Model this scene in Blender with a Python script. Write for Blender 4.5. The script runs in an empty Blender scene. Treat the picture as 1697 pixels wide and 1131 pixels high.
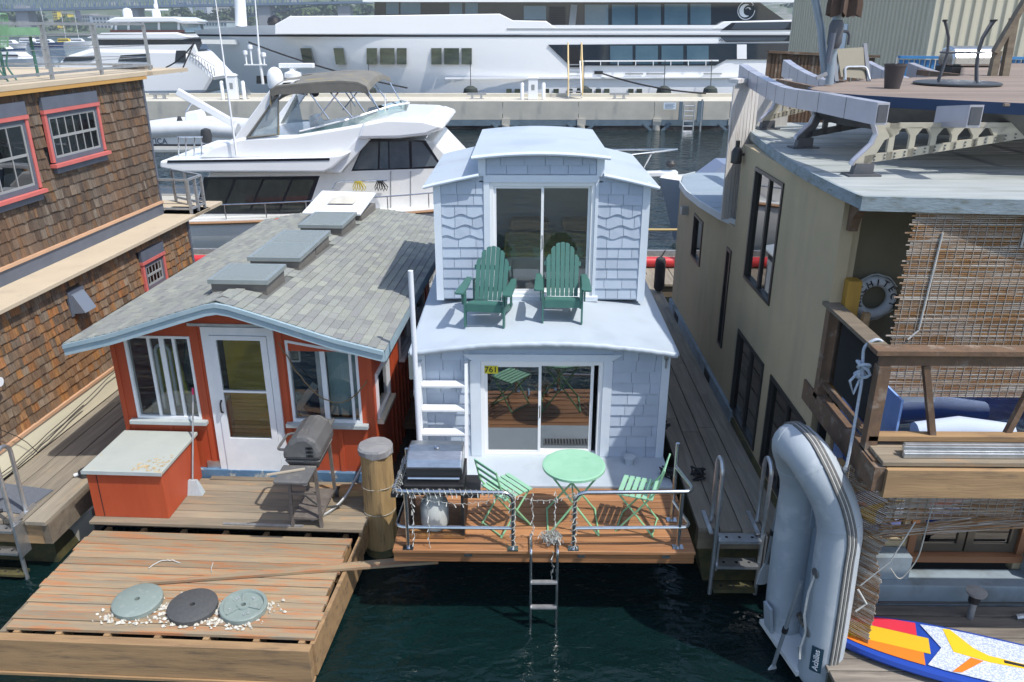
import bpy, bmesh, math, random
from mathutils import Vector, Matrix, Euler
random.seed(7)
scene = bpy.context.scene
R = math.radians
# ---------------------------------------------------------------- camera
CAM_Z, PITCH, YAW, FPX = 6.0, R(21.5), R(0.8), 1320.0
cam_data = bpy.data.cameras.new('camera')
cam_data.sensor_fit = 'HORIZONTAL'
cam_data.sensor_width = 36.0
cam_data.lens = 36.0 * FPX / 1697.0
cam_data.clip_start, cam_data.clip_end = 0.1, 6000
cam = bpy.data.objects.new('camera', cam_data)
cam.location = (0, 0, CAM_Z)
cam.rotation_euler = (math.pi / 2 - PITCH, 0, YAW)
scene.collection.objects.link(cam)
scene.camera = cam
# ---------------------------------------------------------------- sky and sun
SUN_DIR = Vector((0.40, -0.27, 0.80)).normalized()      # towards the sun
SUN_EL = math.asin(SUN_DIR.z)
SUN_AZ = math.atan2(SUN_DIR.x, SUN_DIR.y)
world = bpy.data.worlds.new('World')
scene.world = world
world.use_nodes = True
wn = world.node_tree.nodes
sky = wn.new('ShaderNodeTexSky')
sky.sky_type = 'NISHITA'
sky.sun_disc = False
sky.sun_elevation = SUN_EL
sky.sun_rotation = SUN_AZ
sky.air_density, sky.dust_density, sky.ozone_density = 1.0, 1.2, 1.0
wn['Background'].inputs['Strength'].default_value = 0.15
world.node_tree.links.new(sky.outputs[0], wn['Background'].inputs['Color'])
sun_data = bpy.data.lights.new('sun', 'SUN')
sun_data.energy = 3.1
sun_data.angle = R(0.6)
sun_data.color = (1.0, 0.96, 0.89)
sun = bpy.data.objects.new('sun', sun_data)
sun.rotation_euler = (-SUN_DIR).to_track_quat('-Z', 'Y').to_euler()
scene.collection.objects.link(sun)
scene.view_settings.view_transform = 'Standard'
scene.view_settings.look = 'None'
scene.view_settings.gamma = 1.0
scene.view_settings.use_curve_mapping = False
scene.view_settings.exposure = 0.62
if hasattr(scene, 'cycles'):
    scene.cycles.max_bounces = 6
    scene.cycles.diffuse_bounces = 3
    scene.cycles.glossy_bounces = 3
    scene.cycles.transmission_bounces = 4
    scene.cycles.volume_bounces = 0
    scene.cycles.transparent_max_bounces = 10

# ---------------------------------------------------------------- measuring helper: where a line of sight meets a plane of the place
def at(px, py, X=None, Y=None, Z=None):
    a, b = (px - 848.5) / FPX, (565.5 - py) / FPX
    cp, sp, cy, sy = math.cos(PITCH), math.sin(PITCH), math.cos(YAW), math.sin(YAW)
    x, y, z = a, cp + b * sp, -sp + b * cp
    d = (x * cy - y * sy, x * sy + y * cy, z)
    t = Y / d[1] if Y is not None else ((Z - CAM_Z) / d[2] if Z is not None else X / d[0])
    return Vector((d[0] * t, d[1] * t, CAM_Z + d[2] * t))

# ---------------------------------------------------------------- materials
def lin(c):
    if isinstance(c, str):
        c = [int(c[i:i + 2], 16) / 255 for i in (0, 2, 4)]
        return tuple(v / 12.92 if v <= 0.04045 else ((v + 0.055) / 1.055) ** 2.4 for v in c) + (1,)
    return tuple(c) + (1,)

def mt(name, c1, c2=None, c3=None, sc=6, st=(1, 1, 1), ramp=(.35, .65), ramp3=(.55, .65), sc3=None, st3=None, rough=.6, metal=0,
       bump=0, bsc=None, bst=None, rnd=0, spec=.5, detail=5, rrough=0, coat=0, rcols=None, smul=(.75, 1.2), lf=None):
    m = bpy.data.materials.new(name)
    m.use_nodes = True
    nt = m.node_tree
    N, L = nt.nodes, nt.links
    b = N['Principled BSDF']
    b.inputs['Roughness'].default_value = rough
    b.inputs['Metallic'].default_value = metal
    b.inputs['Specular IOR Level'].default_value = spec
    if coat:
        b.inputs['Coat Weight'].default_value = coat
        b.inputs['Coat Roughness'].default_value = .05
    c1 = lin(c1)
    if c2 is None and not rnd and not bump:
        b.inputs['Base Color'].default_value = c1
        return m
    tc = N.new('ShaderNodeTexCoord')
    src = tc.outputs['Object']
    oi = None
    if rnd:
        oi = N.new('ShaderNodeObjectInfo')
        cx = N.new('ShaderNodeCombineXYZ')
        ge = N.new('ShaderNodeNewGeometry')
        sm_ = N.new('ShaderNodeMath'); sm_.operation = 'ADD'; L.new(oi.outputs['Random'], sm_.inputs[0]); L.new(ge.outputs['Random Per Island'], sm_.inputs[1])
        frc = N.new('ShaderNodeMath'); frc.operation = 'FRACT'; L.new(sm_.outputs[0], frc.inputs[0])
        RND = frc.outputs[0]
        for k, v in enumerate((37.0, 91.0, 53.0)):
            mm = N.new('ShaderNodeMath'); mm.operation = 'MULTIPLY'; mm.inputs[1].default_value = v
            L.new(RND, mm.inputs[0]); L.new(mm.outputs[0], cx.inputs[k])
        va = N.new('ShaderNodeVectorMath'); va.operation = 'ADD'
        L.new(src, va.inputs[0]); L.new(cx.outputs[0], va.inputs[1])
        src = va.outputs[0]
    def noise(scale, stretch, det=detail):
        mp = N.new('ShaderNodeMapping'); mp.inputs['Scale'].default_value = stretch
        L.new(src, mp.inputs[0])
        nz = N.new('ShaderNodeTexNoise'); nz.inputs['Scale'].default_value = scale; nz.inputs['Detail'].default_value = det
        nz.inputs['Roughness'].default_value = .62
        L.new(mp.outputs[0], nz.inputs['Vector'])
        return nz.outputs['Fac']
    col = None
    if c2 is not None:
        f = noise(sc, st)
        r = N.new('ShaderNodeValToRGB')
        r.color_ramp.elements[0].position, r.color_ramp.elements[1].position = ramp
        r.color_ramp.elements[0].color, r.color_ramp.elements[1].color = c1, lin(c2)
        L.new(f, r.inputs[0])
        col = r.outputs[0]
        if rrough:
            mr = N.new('ShaderNodeMapRange'); mr.inputs['To Min'].default_value = rough - rrough; mr.inputs['To Max'].default_value = rough + rrough
            L.new(f, mr.inputs[0]); L.new(mr.outputs[0], b.inputs['Roughness'])
    else:
        rg = N.new('ShaderNodeRGB'); rg.outputs[0].default_value = c1; col = rg.outputs[0]
    if rcols:
        rr_ = N.new('ShaderNodeValToRGB'); el = rr_.color_ramp.elements
        while len(el) < len(rcols): el.new(.5)
        for i_, c_ in enumerate(rcols): el[i_].position = i_ / (len(rcols) - 1); el[i_].color = lin(c_)
        hs = N.new('ShaderNodeMath'); hs.operation = 'MULTIPLY'; hs.inputs[1].default_value = 7.31; L.new(RND, hs.inputs[0])
        h2 = N.new('ShaderNodeMath'); h2.operation = 'FRACT'; L.new(hs.outputs[0], h2.inputs[0]); L.new(h2.outputs[0], rr_.inputs[0])
        f = noise(sc, st)
        mr = N.new('ShaderNodeMapRange'); mr.inputs['From Min'].default_value = .3; mr.inputs['From Max'].default_value = .7
        mr.inputs['To Min'].default_value, mr.inputs['To Max'].default_value = smul; L.new(f, mr.inputs[0])
        vm = N.new('ShaderNodeVectorMath'); vm.operation = 'SCALE'; L.new(rr_.outputs[0], vm.inputs[0]); L.new(mr.outputs[0], vm.inputs['Scale'])
        col = vm.outputs[0]
    if c3 is not None:
        f = noise(sc3 or sc * .6, st3 or st)
        r = N.new('ShaderNodeValToRGB')
        r.color_ramp.elements[0].position, r.color_ramp.elements[1].position = ramp3
        L.new(f, r.inputs[0])
        mx = N.new('ShaderNodeMix'); mx.data_type = 'RGBA'
        L.new(r.outputs[0], mx.inputs[0]); L.new(col, mx.inputs[6]); mx.inputs[7].default_value = lin(c3)
        col = mx.outputs[2]
    if lf:      # broad patches of another tint, not tied to single pieces: (colour, scale, ramp, amount)
        nz = N.new('ShaderNodeTexNoise'); nz.inputs['Scale'].default_value = lf[1]; nz.inputs['Detail'].default_value = 4
        L.new(tc.outputs['Object'], nz.inputs['Vector'])
        r = N.new('ShaderNodeValToRGB'); r.color_ramp.elements[0].position, r.color_ramp.elements[1].position = lf[2]; L.new(nz.outputs['Fac'], r.inputs[0])
        k_ = N.new('ShaderNodeMath'); k_.operation = 'MULTIPLY'; k_.inputs[1].default_value = lf[3]; L.new(r.outputs[0], k_.inputs[0])
        mx = N.new('ShaderNodeMix'); mx.data_type = 'RGBA'; L.new(k_.outputs[0], mx.inputs[0]); L.new(col, mx.inputs[6]); mx.inputs[7].default_value = lin(lf[0])
        col = mx.outputs[2]
    if rnd:
        mr = N.new('ShaderNodeMapRange'); mr.inputs['To Min'].default_value = 1 - rnd; mr.inputs['To Max'].default_value = 1 + rnd
        L.new(RND, mr.inputs[0])
        vm = N.new('ShaderNodeVectorMath'); vm.operation = 'SCALE'
        L.new(col, vm.inputs[0]); L.new(mr.outputs[0], vm.inputs['Scale'])
        col = vm.outputs[0]
    L.new(col, b.inputs['Base Color'])
    if bump:
        f = noise(bsc or sc * 3, bst or st, 3)
        bp = N.new('ShaderNodeBump'); bp.inputs['Strength'].default_value = bump; bp.inputs['Distance'].default_value = .01
        L.new(f, bp.inputs['Height']); L.new(bp.outputs[0], b.inputs['Normal'])
    return m

def glass(name, tint=(.8, .86, .86), refl=.10, rough=.0):
    m = bpy.data.materials.new(name); m.use_nodes = True
    N, L = m.node_tree.nodes, m.node_tree.links
    N.remove(N['Principled BSDF'])
    tr = N.new('ShaderNodeBsdfTransparent'); tr.inputs[0].default_value = tint + (1,)
    gl = N.new('ShaderNodeBsdfGlossy'); gl.inputs['Roughness'].default_value = rough
    fr = N.new('ShaderNodeFresnel'); fr.inputs[0].default_value = 1.5
    ad = N.new('ShaderNodeMath'); ad.operation = 'ADD'; ad.use_clamp = True; ad.inputs[1].default_value = refl
    mx = N.new('ShaderNodeMixShader')
    L.new(fr.outputs[0], ad.inputs[0]); L.new(ad.outputs[0], mx.inputs[0])
    L.new(tr.outputs[0], mx.inputs[1]); L.new(gl.outputs[0], mx.inputs[2])
    L.new(mx.outputs[0], N['Material Output'].inputs['Surface'])
    return m

# ---------------------------------------------------------------- mesh helpers
COL = scene.collection
WORLD = {}
class MB:
    def __init__(s): s.v, s.f = [], []
    def add(s, vs, fs):
        o = len(s.v); s.v += [tuple(v) for v in vs]; s.f += [tuple(i + o for i in f) for f in fs]; return s
    def box(s, x0, x1, y0, y1, z0, z1):
        return s.add([(x0, y0, z0), (x1, y0, z0), (x1, y1, z0), (x0, y1, z0), (x0, y0, z1), (x1, y0, z1), (x1, y1, z1), (x0, y1, z1)],
                     [(0, 3, 2, 1), (4, 5, 6, 7), (0, 1, 5, 4), (1, 2, 6, 5), (2, 3, 7, 6), (3, 0, 4, 7)])
    def hexa(s, lo, hi):       # two quads, lower and upper, same winding
        return s.add(list(lo) + list(hi), [(3, 2, 1, 0), (4, 5, 6, 7), (0, 1, 5, 4), (1, 2, 6, 5), (2, 3, 7, 6), (3, 0, 4, 7)])
    def bar(s, p, q, w, h=None, up=(0, 0, 1)):   # rectangular bar, w across, h along 'up'
        h = h or w
        p, q = Vector(p), Vector(q); d = (q - p).normalized(); u = Vector(up)
        if abs(d.dot(u)) > .99: u = Vector((0, 1, 0))
        a = d.cross(u).normalized(); b = a.cross(d).normalized()
        a *= w / 2; b *= h / 2
        return s.hexa([p - a - b, p + a - b, p + a + b, p - a + b], [q - a - b, q + a - b, q + a + b, q - a + b])
    def tube(s, pts, r, n=8, closed=False, caps=True):
        P = [Vector(p) for p in pts]; m = len(P)
        rr = r if isinstance(r, (list, tuple)) else [r] * m
        rings = []; prev = None
        for i, p in enumerate(P):
            if closed: d = P[(i + 1) % m] - P[i - 1]
            else: d = P[min(i + 1, m - 1)] - P[max(i - 1, 0)]
            d = d.normalized() if d.length > 1e-9 else Vector((0, 0, 1))
            if prev is None:
                u = Vector((0, 0, 1)) if abs(d.z) < .9 else Vector((1, 0, 0))
                a = d.cross(u).normalized()
            else:
                a = prev - d * prev.dot(d)
                a = a.normalized() if a.length > 1e-6 else d.orthogonal().normalized()
            prev = a; b = d.cross(a)
            rings.append([p + (a * math.cos(2 * math.pi * k / n) + b * math.sin(2 * math.pi * k / n)) * rr[i] for k in range(n)])
        o = len(s.v)
        for g in rings: s.v += [tuple(v) for v in g]
        for i in range(m if closed else m - 1):
            j = (i + 1) % m
            for k in range(n):
                l = (k + 1) % n
                s.f.append((o + i * n + k, o + j * n + k, o + j * n + l, o + i * n + l))
        if caps and not closed:
            s.f.append(tuple(o + k for k in range(n))); s.f.append(tuple(o + (m - 1) * n + k for k in reversed(range(n))))
        return s
    def prism(s, poly, axis, lo, hi):    # poly of 2D points in the other two axes (in x,y,z order)
        n = len(poly)
        def mk(p, t):
            return {'x': (t, p[0], p[1]), 'y': (p[0], t, p[1]), 'z': (p[0], p[1], t)}[axis]
        return s.add([mk(p, lo) for p in poly] + [mk(p, hi) for p in poly],
                     [tuple(range(n - 1, -1, -1)), tuple(range(n, 2 * n))] + [(i, (i + 1) % n, n + (i + 1) % n, n + i) for i in range(n)])
    def lathe(s, prof, c=(0, 0, 0), n=20, axis='z', caps=True):
        o = len(s.v)
        for r, h in prof:
            for k in range(n):
                a = 2 * math.pi * k / n; u, w = r * math.cos(a), r * math.sin(a)
                p = {'z': (u, w, h), 'y': (u, h, w), 'x': (h, u, w)}[axis]
                s.v.append((c[0] + p[0], c[1] + p[1], c[2] + p[2]))
        for i in range(len(prof) - 1):
            for k in range(n):
                l = (k + 1) % n
                s.f.append((o + i * n + k, o + i * n + l, o + (i + 1) * n + l, o + (i + 1) * n + k))
        if caps:
            s.f.append(tuple(o + k for k in reversed(range(n)))); s.f.append(tuple(o + (len(prof) - 1) * n + k for k in range(n)))
        return s
    def grid(s, rows):     # rows of points
        o = len(s.v); n = len(rows[0])
        for r in rows: s.v += [tuple(p) for p in r]
        for i in range(len(rows) - 1):
            for k in range(n - 1):
                s.f.append((o + i * n + k, o + i * n + k + 1, o + (i + 1) * n + k + 1, o + (i + 1) * n + k))
        return s
    def shell(s, rows, off):   # a sheet with thickness: offset vector
        rows = [[Vector(p) for p in r] for r in rows]; off = Vector(off)
        s.grid(rows); s.grid([[p + off for p in r] for r in reversed(rows)])
        m = len(rows); n = len(rows[0])
        loop = [rows[0][k] for k in range(n)] + [rows[i][n - 1] for i in range(1, m)] + [rows[m - 1][k] for k in range(n - 2, -1, -1)] + [rows[i][0] for i in range(m - 2, 0, -1)]
        for i in range(len(loop)):
            p, q = loop[i], loop[(i + 1) % len(loop)]
            s.add([p, p + off, q + off, q], [(0, 1, 2, 3)])
        return s
    def xf(s, M):
        s.v = [tuple(M @ Vector(v)) for v in s.v]; return s
    def mesh(s, name, mats, smooth=False, fix=True):
        me = bpy.data.meshes.new(name)
        me.from_pydata(s.v, [], s.f)
        for m in (mats if isinstance(mats, (list, tuple)) else [mats]): me.materials.append(m)
        if fix:
            bm = bmesh.new(); bm.from_mesh(me)
            if smooth: bmesh.ops.remove_doubles(bm, verts=bm.verts, dist=1e-5)
            bmesh.ops.recalc_face_normals(bm, faces=bm.faces)
            bm.to_mesh(me); bm.free()
        if smooth:
            me.polygons.foreach_set('use_smooth', [True] * len(me.polygons))
            me.update()
            if hasattr(me, 'set_sharp_from_angle'): me.set_sharp_from_angle(angle=R(38))
        me.update()
        return me
    def build(s, name, mat, parent=None, smooth=False, bevel=0, label=None, kind=None, loc=None):
        if parent is not None and parent.name in WORLD:
            o = WORLD[parent.name]; s.v = [(a - o[0], b - o[1], c - o[2]) for a, b, c in s.v]
        ob = bpy.data.objects.new(name, s.mesh(name, mat, smooth))
        COL.objects.link(ob)
        if parent is not None:
            ob.parent = parent
            if parent.name in WORLD: WORLD[ob.name] = WORLD[parent.name]
        if bevel:
            md = ob.modifiers.new('bevel', 'BEVEL'); md.width = bevel; md.segments = 2; md.limit_method = 'ANGLE'; md.angle_limit = R(40)
        if label: ob['label'] = label
        if kind: ob['kind'] = kind
        return ob

def tag(o, label=None, cat=None, group=None, kind=None):
    if label: o['label'] = label
    if cat: o['category'] = cat
    if group: o['group'] = group
    if kind: o['kind'] = kind
    return o

def empty(name, loc, label=None, cat=None, group=None, rz=0, world=False, kind=None):
    o = bpy.data.objects.new(name, None)
    o.location = loc; o.rotation_euler = (0, 0, R(rz)); o.empty_display_size = .1
    COL.objects.link(o)
    if world: WORLD[o.name] = tuple(loc)
    return tag(o, label, cat, group, kind)

def inst(me, name, parent, loc, rot=(0, 0, 0), scale=(1, 1, 1)):
    ob = bpy.data.objects.new(name, me); COL.objects.link(ob)
    if parent is not None:
        ob.parent = parent
        if parent.name in WORLD:
            o = WORLD[parent.name]; loc = (loc[0] - o[0], loc[1] - o[1], loc[2] - o[2])
    ob.location = loc; ob.rotation_euler = rot; ob.scale = scale
    return ob

def copy_tree(o, parent=None):
    c = o.copy(); COL.objects.link(c); c.parent = parent
    for ch in [x for x in list(bpy.data.objects) if x.parent == o]: copy_tree(ch, c)
    return c

def single(mb, name, mat, loc, label, cat, group=None, smooth=False, bevel=0, kind=None):
    """a thing that is one mesh; vertices given in place, origin moved to loc"""
    mb.v = [(a - loc[0], b - loc[1], c - loc[2]) for a, b, c in mb.v]
    ob = mb.build(name, mat, None, smooth, bevel)
    ob.location = loc
    return tag(ob, label, cat, group, kind)

def arc(c, r, a0, a1, n, axis='y'):
    out = []
    for i in range(n + 1):
        a = R(a0 + (a1 - a0) * i / n); u, w = r * math.cos(a), r * math.sin(a)
        out.append({'y': (c[0] + u, c[1], c[2] + w), 'x': (c[0], c[1] + u, c[2] + w), 'z': (c[0] + u, c[1] + w, c[2])}[axis])
    return out

def rounded(pts, r, n=4):
    """round the corners of a polyline"""
    P = [Vector(p) for p in pts]; out = [P[0]]
    for i in range(1, len(P) - 1):
        a, b, c = P[i - 1], P[i], P[i + 1]
        d1, d2 = (a - b), (c - b); q = min(r, d1.length * .45, d2.length * .45)
        s, e = b + d1.normalized() * q, b + d2.normalized() * q
        for k in range(n + 1):
            t = k / n; out.append(s * (1 - t) ** 2 + b * 2 * t * (1 - t) + e * t * t)
    out.append(P[-1]); return out

def sag(p, q, drop, n=10):
    p, q = Vector(p), Vector(q)
    return [p.lerp(q, i / n) - Vector((0, 0, drop * 4 * (i / n) * (1 - i / n))) for i in range(n + 1)]

def sway(pts, amp, seed=0):
    rr = random.Random(seed)
    return [Vector(p) + Vector((rr.uniform(-amp, amp), rr.uniform(-amp, amp), rr.uniform(-amp, amp))) for p in pts]

_pm = {}
def plank_mesh(L, w, t, mat, axis='x'):
    k = (round(L, 3), round(w, 3), t, mat.name, axis)
    if k not in _pm:
        b = MB(); e = min(.004, t / 4)
        l, h = L / 2, w / 2
        lo = [(-l, -h, -t), (l, -h, -t), (l, h, -t), (-l, h, -t)]
        mi = [(-l, -h, -e), (l, -h, -e), (l, h, -e), (-l, h, -e)]
        hi = [(-l + e, -h + e, 0), (l - e, -h + e, 0), (l - e, h - e, 0), (-l + e, h - e, 0)]
        b.add(lo + mi + hi, [(3, 2, 1, 0), (8, 9, 10, 11)] + [(i + a, (i + 1) % 4 + a, (i + 1) % 4 + a + 4, i + a + 4) for a in (0, 4) for i in range(4)])
        if axis == 'y': b.v = [(-y, x, z) for x, y, z in b.v]
        _pm[k] = b.mesh('plank', mat, fix=False)
    return _pm[k]

def planks(parent, mat, x0, x1, y0, y1, z, n, along='x', t=.03, gap=.01, jz=.003, jl=0, skip=(), name='plank', seed=1, jr=.0):
    rr = random.Random(seed); out = []
    span = (y1 - y0) if along == 'x' else (x1 - x0)
    w = span / n - gap; L = (x1 - x0) if along == 'x' else (y1 - y0)
    me = plank_mesh(L, w, t, mat, along)
    for i in range(n):
        if i in skip: continue
        c = (i + .5) * span / n; d = rr.uniform(-jl, jl)
        loc = ((x0 + x1) / 2 + d, y0 + c, z) if along == 'x' else (x0 + c, (y0 + y1) / 2 + d, z)
        out.append(inst(me, name, parent, (loc[0], loc[1], loc[2] + rr.uniform(-jz, jz)), (0, 0, rr.uniform(-jr, jr))))
    return out
# ---------------------------------------------------------------- shared materials
M = {}
M['house_blue'] = mt('pale_blue_paint', (.405, .475, .575), (.44, .51, .605), sc=3, rough=.5, rnd=.07, bump=.15, bsc=60, bst=(1, 1, .15), lf=((.33, .39, .47), 2.2, (.52, .78), .5))
M['house_trim'] = mt('white_trim_paint', (.61, .68, .76), (.66, .725, .79), sc=4, rough=.4)
M['house_roof'] = mt('pale_grey_blue_roof_coating', (.425, .485, .55), (.455, .515, .575), c3=(.39, .45, .515), sc=1.3, sc3=.8, rough=.5, bump=.12, bsc=22, lf=((.31, .35, .385), 1.7, (.52, .80), .55))
M['white_paint'] = mt('white_paint', (.78, .80, .82), (.70, .73, .76), sc=5, rough=.45)
M['pvc'] = mt('white_pvc', (.72, .75, .8), (.65, .69, .74), sc=3, rough=.35)
M['vinyl'] = mt('white_vinyl', (.80, .82, .83), rough=.35)
M['dark'] = mt('dark_interior', (.012, .013, .015), rough=.9)
M['black'] = mt('black_plastic', (.012, .012, .013), (.02, .02, .022), sc=10, rough=.5)
M['steel'] = mt('stainless_steel', (.62, .63, .64), (.5, .51, .53), sc=8, rough=.22, metal=1)
M['alu'] = mt('aluminium', (.62, .64, .66), (.48, .50, .52), sc=9, rough=.38, metal=.85)
M['galv'] = mt('dull_galvanised', (.42, .43, .44), (.32, .33, .34), sc=12, rough=.5, metal=.6)
M['glass'] = glass('window_glass', (.62, .70, .70), .10)
def milky(name, col, k, rough=.2):
    m = bpy.data.materials.new(name); m.use_nodes = True
    N, L = m.node_tree.nodes, m.node_tree.links
    b = N['Principled BSDF']; b.inputs['Base Color'].default_value = col + (1,); b.inputs['Roughness'].default_value = rough
    tr = N.new('ShaderNodeBsdfTransparent'); tr.inputs[0].default_value = (.85, .9, .88, 1)
    mx = N.new('ShaderNodeMixShader'); mx.inputs[0].default_value = k
    L.new(tr.outputs[0], mx.inputs[1]); L.new(b.outputs[0], mx.inputs[2]); L.new(mx.outputs[0], N['Material Output'].inputs['Surface'])
    return m
M['glass_clear'] = glass('clear_house_glass', (.96, .975, .97), .02)
M['glass_door'] = glass('sliding_door_glass', (.42, .50, .52), .26)
M['glass_dark'] = glass('dark_tinted_glass', (.10, .12, .13), .10)
M['deck_cedar'] = mt('stained_cedar', (.30, .135, .055), (.40, .195, .085), c3=(.17, .08, .038), sc=2.2, st=(.5, 8, 6), sc3=3, st3=(.4, 12, 9), ramp3=(.50, .70), rough=.5, rnd=.22, detail=8, bump=.25, bsc=10, bst=(.6, 14, 14))
M['deck_worn'] = mt('worn_painted_deck', (.35, .25, .145), (.235, .195, .14), c3=(.38, .175, .08), sc=3.2, st=(.45, 7, 3), sc3=3.4, st3=(.6, 6, 3), ramp3=(.49, .62), ramp=(.36, .64), rough=.78, rnd=.16, bump=.45, bsc=9, bst=(.5, 16, 14), detail=9)
M['deck_grey'] = mt('weathered_deck', (.30, .24, .165), (.21, .175, .13), c3=(.38, .24, .13), sc=2.0, st=(.6, 5, 5), sc3=2.0, st3=(.7, 4, 4), ramp3=(.58, .7), rough=.8, rnd=.15, bump=.35, bsc=9, bst=(.6, 14, 14))
M['dock_y'] = mt('grey_dock_board', (.285, .25, .195), (.185, .16, .125), c3=(.33, .25, .16), sc=2.2, st=(6, .5, 5), sc3=1.6, st3=(3, .6, 3), ramp3=(.62, .74), rough=.85, rnd=.12, bump=.4, bsc=9, bst=(14, .6, 14))
M['dock_x'] = mt('grey_dock_plank', (.25, .22, .18), (.14, .12, .10), c3=(.10, .085, .07), sc=2.2, st=(.5, 6, 5), sc3=2.5, st3=(.6, 5, 3), ramp3=(.55, .7), rough=.85, rnd=.18, bump=.45, bsc=9, bst=(.6, 14, 14))
M['fir'] = mt('raw_fir_fascia', (.39, .25, .125), (.28, .175, .09), c3=(.15, .105, .068), sc=1.8, st=(.6, 6, 6), sc3=2.4, st3=(.7, 4, 4), ramp3=(.52, .70), detail=8, rough=.65, bump=.3, bsc=8, bst=(.6, 12, 12), rnd=.1)
M['beam_grey'] = mt('grey_timber', (.21, .17, .12), (.14, .11, .08), sc=2, st=(1, 5, 5), rough=.85, bump=.4, rnd=.12)
M['timber_brown'] = mt('brown_weathered_timber', (.16, .095, .055), (.11, .07, .045), c3=(.22, .17, .13), sc=2, st=(4, 4, 4), rough=.8, bump=.4, rnd=.15)
M['alga'] = mt('algae_timber', (.10, .085, .03), (.045, .045, .02), sc=6, rough=.8, bump=.5)
M['rope_white'] = mt('white_rope', (.55, .55, .52), (.42, .42, .40), sc=60, rough=.85)
M['rope_blue'] = mt('blue_grey_rope', (.33, .40, .50), (.52, .56, .60), sc=50, rough=.85)
M['rope_black'] = mt('black_line', (.02, .02, .022), rough=.8)
M['rubber'] = mt('black_rubber', (.022, .024, .026), (.04, .042, .045), sc=6, rough=.55)
M['concrete'] = mt('pale_concrete', (.46, .44, .385), (.38, .37, .33), c3=(.30, .30, .28), sc=.8, sc3=1.4, st3=(1, 1, .3), ramp3=(.58, .75), rough=.85)
M['concrete_top'] = mt('pale_concrete_deck', (.56, .53, .44), (.50, .47, .40), sc=.5, rough=.9)
M['steel_blue'] = mt('blue_grey_steel', (.12, .17, .21), (.09, .13, .165), sc=2, rough=.6)
M['gel'] = mt('white_gelcoat', (.84, .85, .86), (.80, .815, .83), sc=.8, rough=.22, coat=.3)
M['gel_warm'] = mt('ivory_gelcoat', (.80, .80, .775), (.74, .74, .72), sc=1.1, rough=.3, coat=.2)
M['navy'] = mt('navy_stripe', (.01, .013, .022), rough=.3)
M['red_hose'] = mt('red_pipe', (.62, .045, .05), (.50, .04, .045), sc=4, rough=.4)

def water_material():
    m = bpy.data.materials.new('lake_water'); m.use_nodes = True
    N, L = m.node_tree.nodes, m.node_tree.links
    b = N['Principled BSDF']
    b.inputs['Roughness'].default_value = .03
    b.inputs['IOR'].default_value = 1.33
    b.inputs['Specular IOR Level'].default_value = .5
    tc = N.new('ShaderNodeTexCoord')
    def nz(scale, st, rot, det=2):
        mp = N.new('ShaderNodeMapping'); mp.inputs['Scale'].default_value = st; mp.inputs['Rotation'].default_value = (0, 0, rot)
        L.new(tc.outputs['Object'], mp.inputs[0])
        n = N.new('ShaderNodeTexNoise'); n.inputs['Scale'].default_value = scale; n.inputs['Detail'].default_value = det
        n.inputs['Distortion'].default_value = .6
        L.new(mp.outputs[0], n.inputs['Vector']); return n.outputs['Fac']
    bn = nz(.6, (1, 1, 1), 0)
    r = N.new('ShaderNodeValToRGB')
    r.color_ramp.elements[0].color = (.0022, .0085, .0095, 1); r.color_ramp.elements[1].color = (.0035, .0165, .0165, 1)
    L.new(bn, r.inputs[0]); L.new(r.outputs[0], b.inputs['Base Color'])
    a = nz(1.1, (1, 1.8, 1), .5); c = nz(4.6, (1, 1.7, 1), -.5); d = nz(13, (1, 1.5, 1), .2)
    def mul(x, k):
        q = N.new('ShaderNodeMath'); q.operation = 'MULTIPLY'; q.inputs[1].default_value = k; L.new(x, q.inputs[0]); return q.outputs[0]
    def add(x, y):
        q = N.new('ShaderNodeMath'); L.new(x, q.inputs[0]); L.new(y, q.inputs[1]); return q.outputs[0]
    h = add(add(mul(a, 1.0), mul(c, .30)), mul(d, .06))
    bp = N.new('ShaderNodeBump'); bp.inputs['Strength'].default_value = 1.0; bp.inputs['Distance'].default_value = .12
    L.new(h, bp.inputs['Height']); L.new(bp.outputs[0], b.inputs['Normal'])
    return m
M['water'] = water_material()
# ---------------------------------------------------------------- setting: water
b = MB(); S = 2500
b.add([(-S, -60, 0), (S, -60, 0), (S, 3500, 0), (-S, 3500, 0)], [(0, 1, 2, 3)])
water = b.build('water', M['water']); tag(water, kind='structure')

# ---------------------------------------------------------------- wooden service dock behind the houses
dk = empty('cross_dock', (0, 18.4, .62), 'grey wooden dock crossing behind the houses with a red pipe along it', 'dock', world=True)
planks(dk, M['dock_y'], -9.0, 9.0, 17.2, 19.6, .62, 62, along='y', t=.05, gap=.012, seed=3)
b = MB(); b.box(-9, 9, 17.25, 17.45, .30, .565); b.box(-9, 9, 19.35, 19.55, .30, .565); b.build('bearer', M['beam_grey'], dk)
for i in range(5): b = MB(); b.box(-8 + i * 4 - .9, -8 + i * 4 + .9, 17.5, 19.3, -.35, .3); b.build('float', M['concrete'], dk)
b = MB(); b.box(-9, 9, 19.62, 19.74, .45, .74); b.build('edge_board', M['galv'], dk)
b = MB(); b.box(-9, 9, 18.9, 19.3, .622, .66); b.build('cable_cover', M['concrete'], dk)
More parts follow.
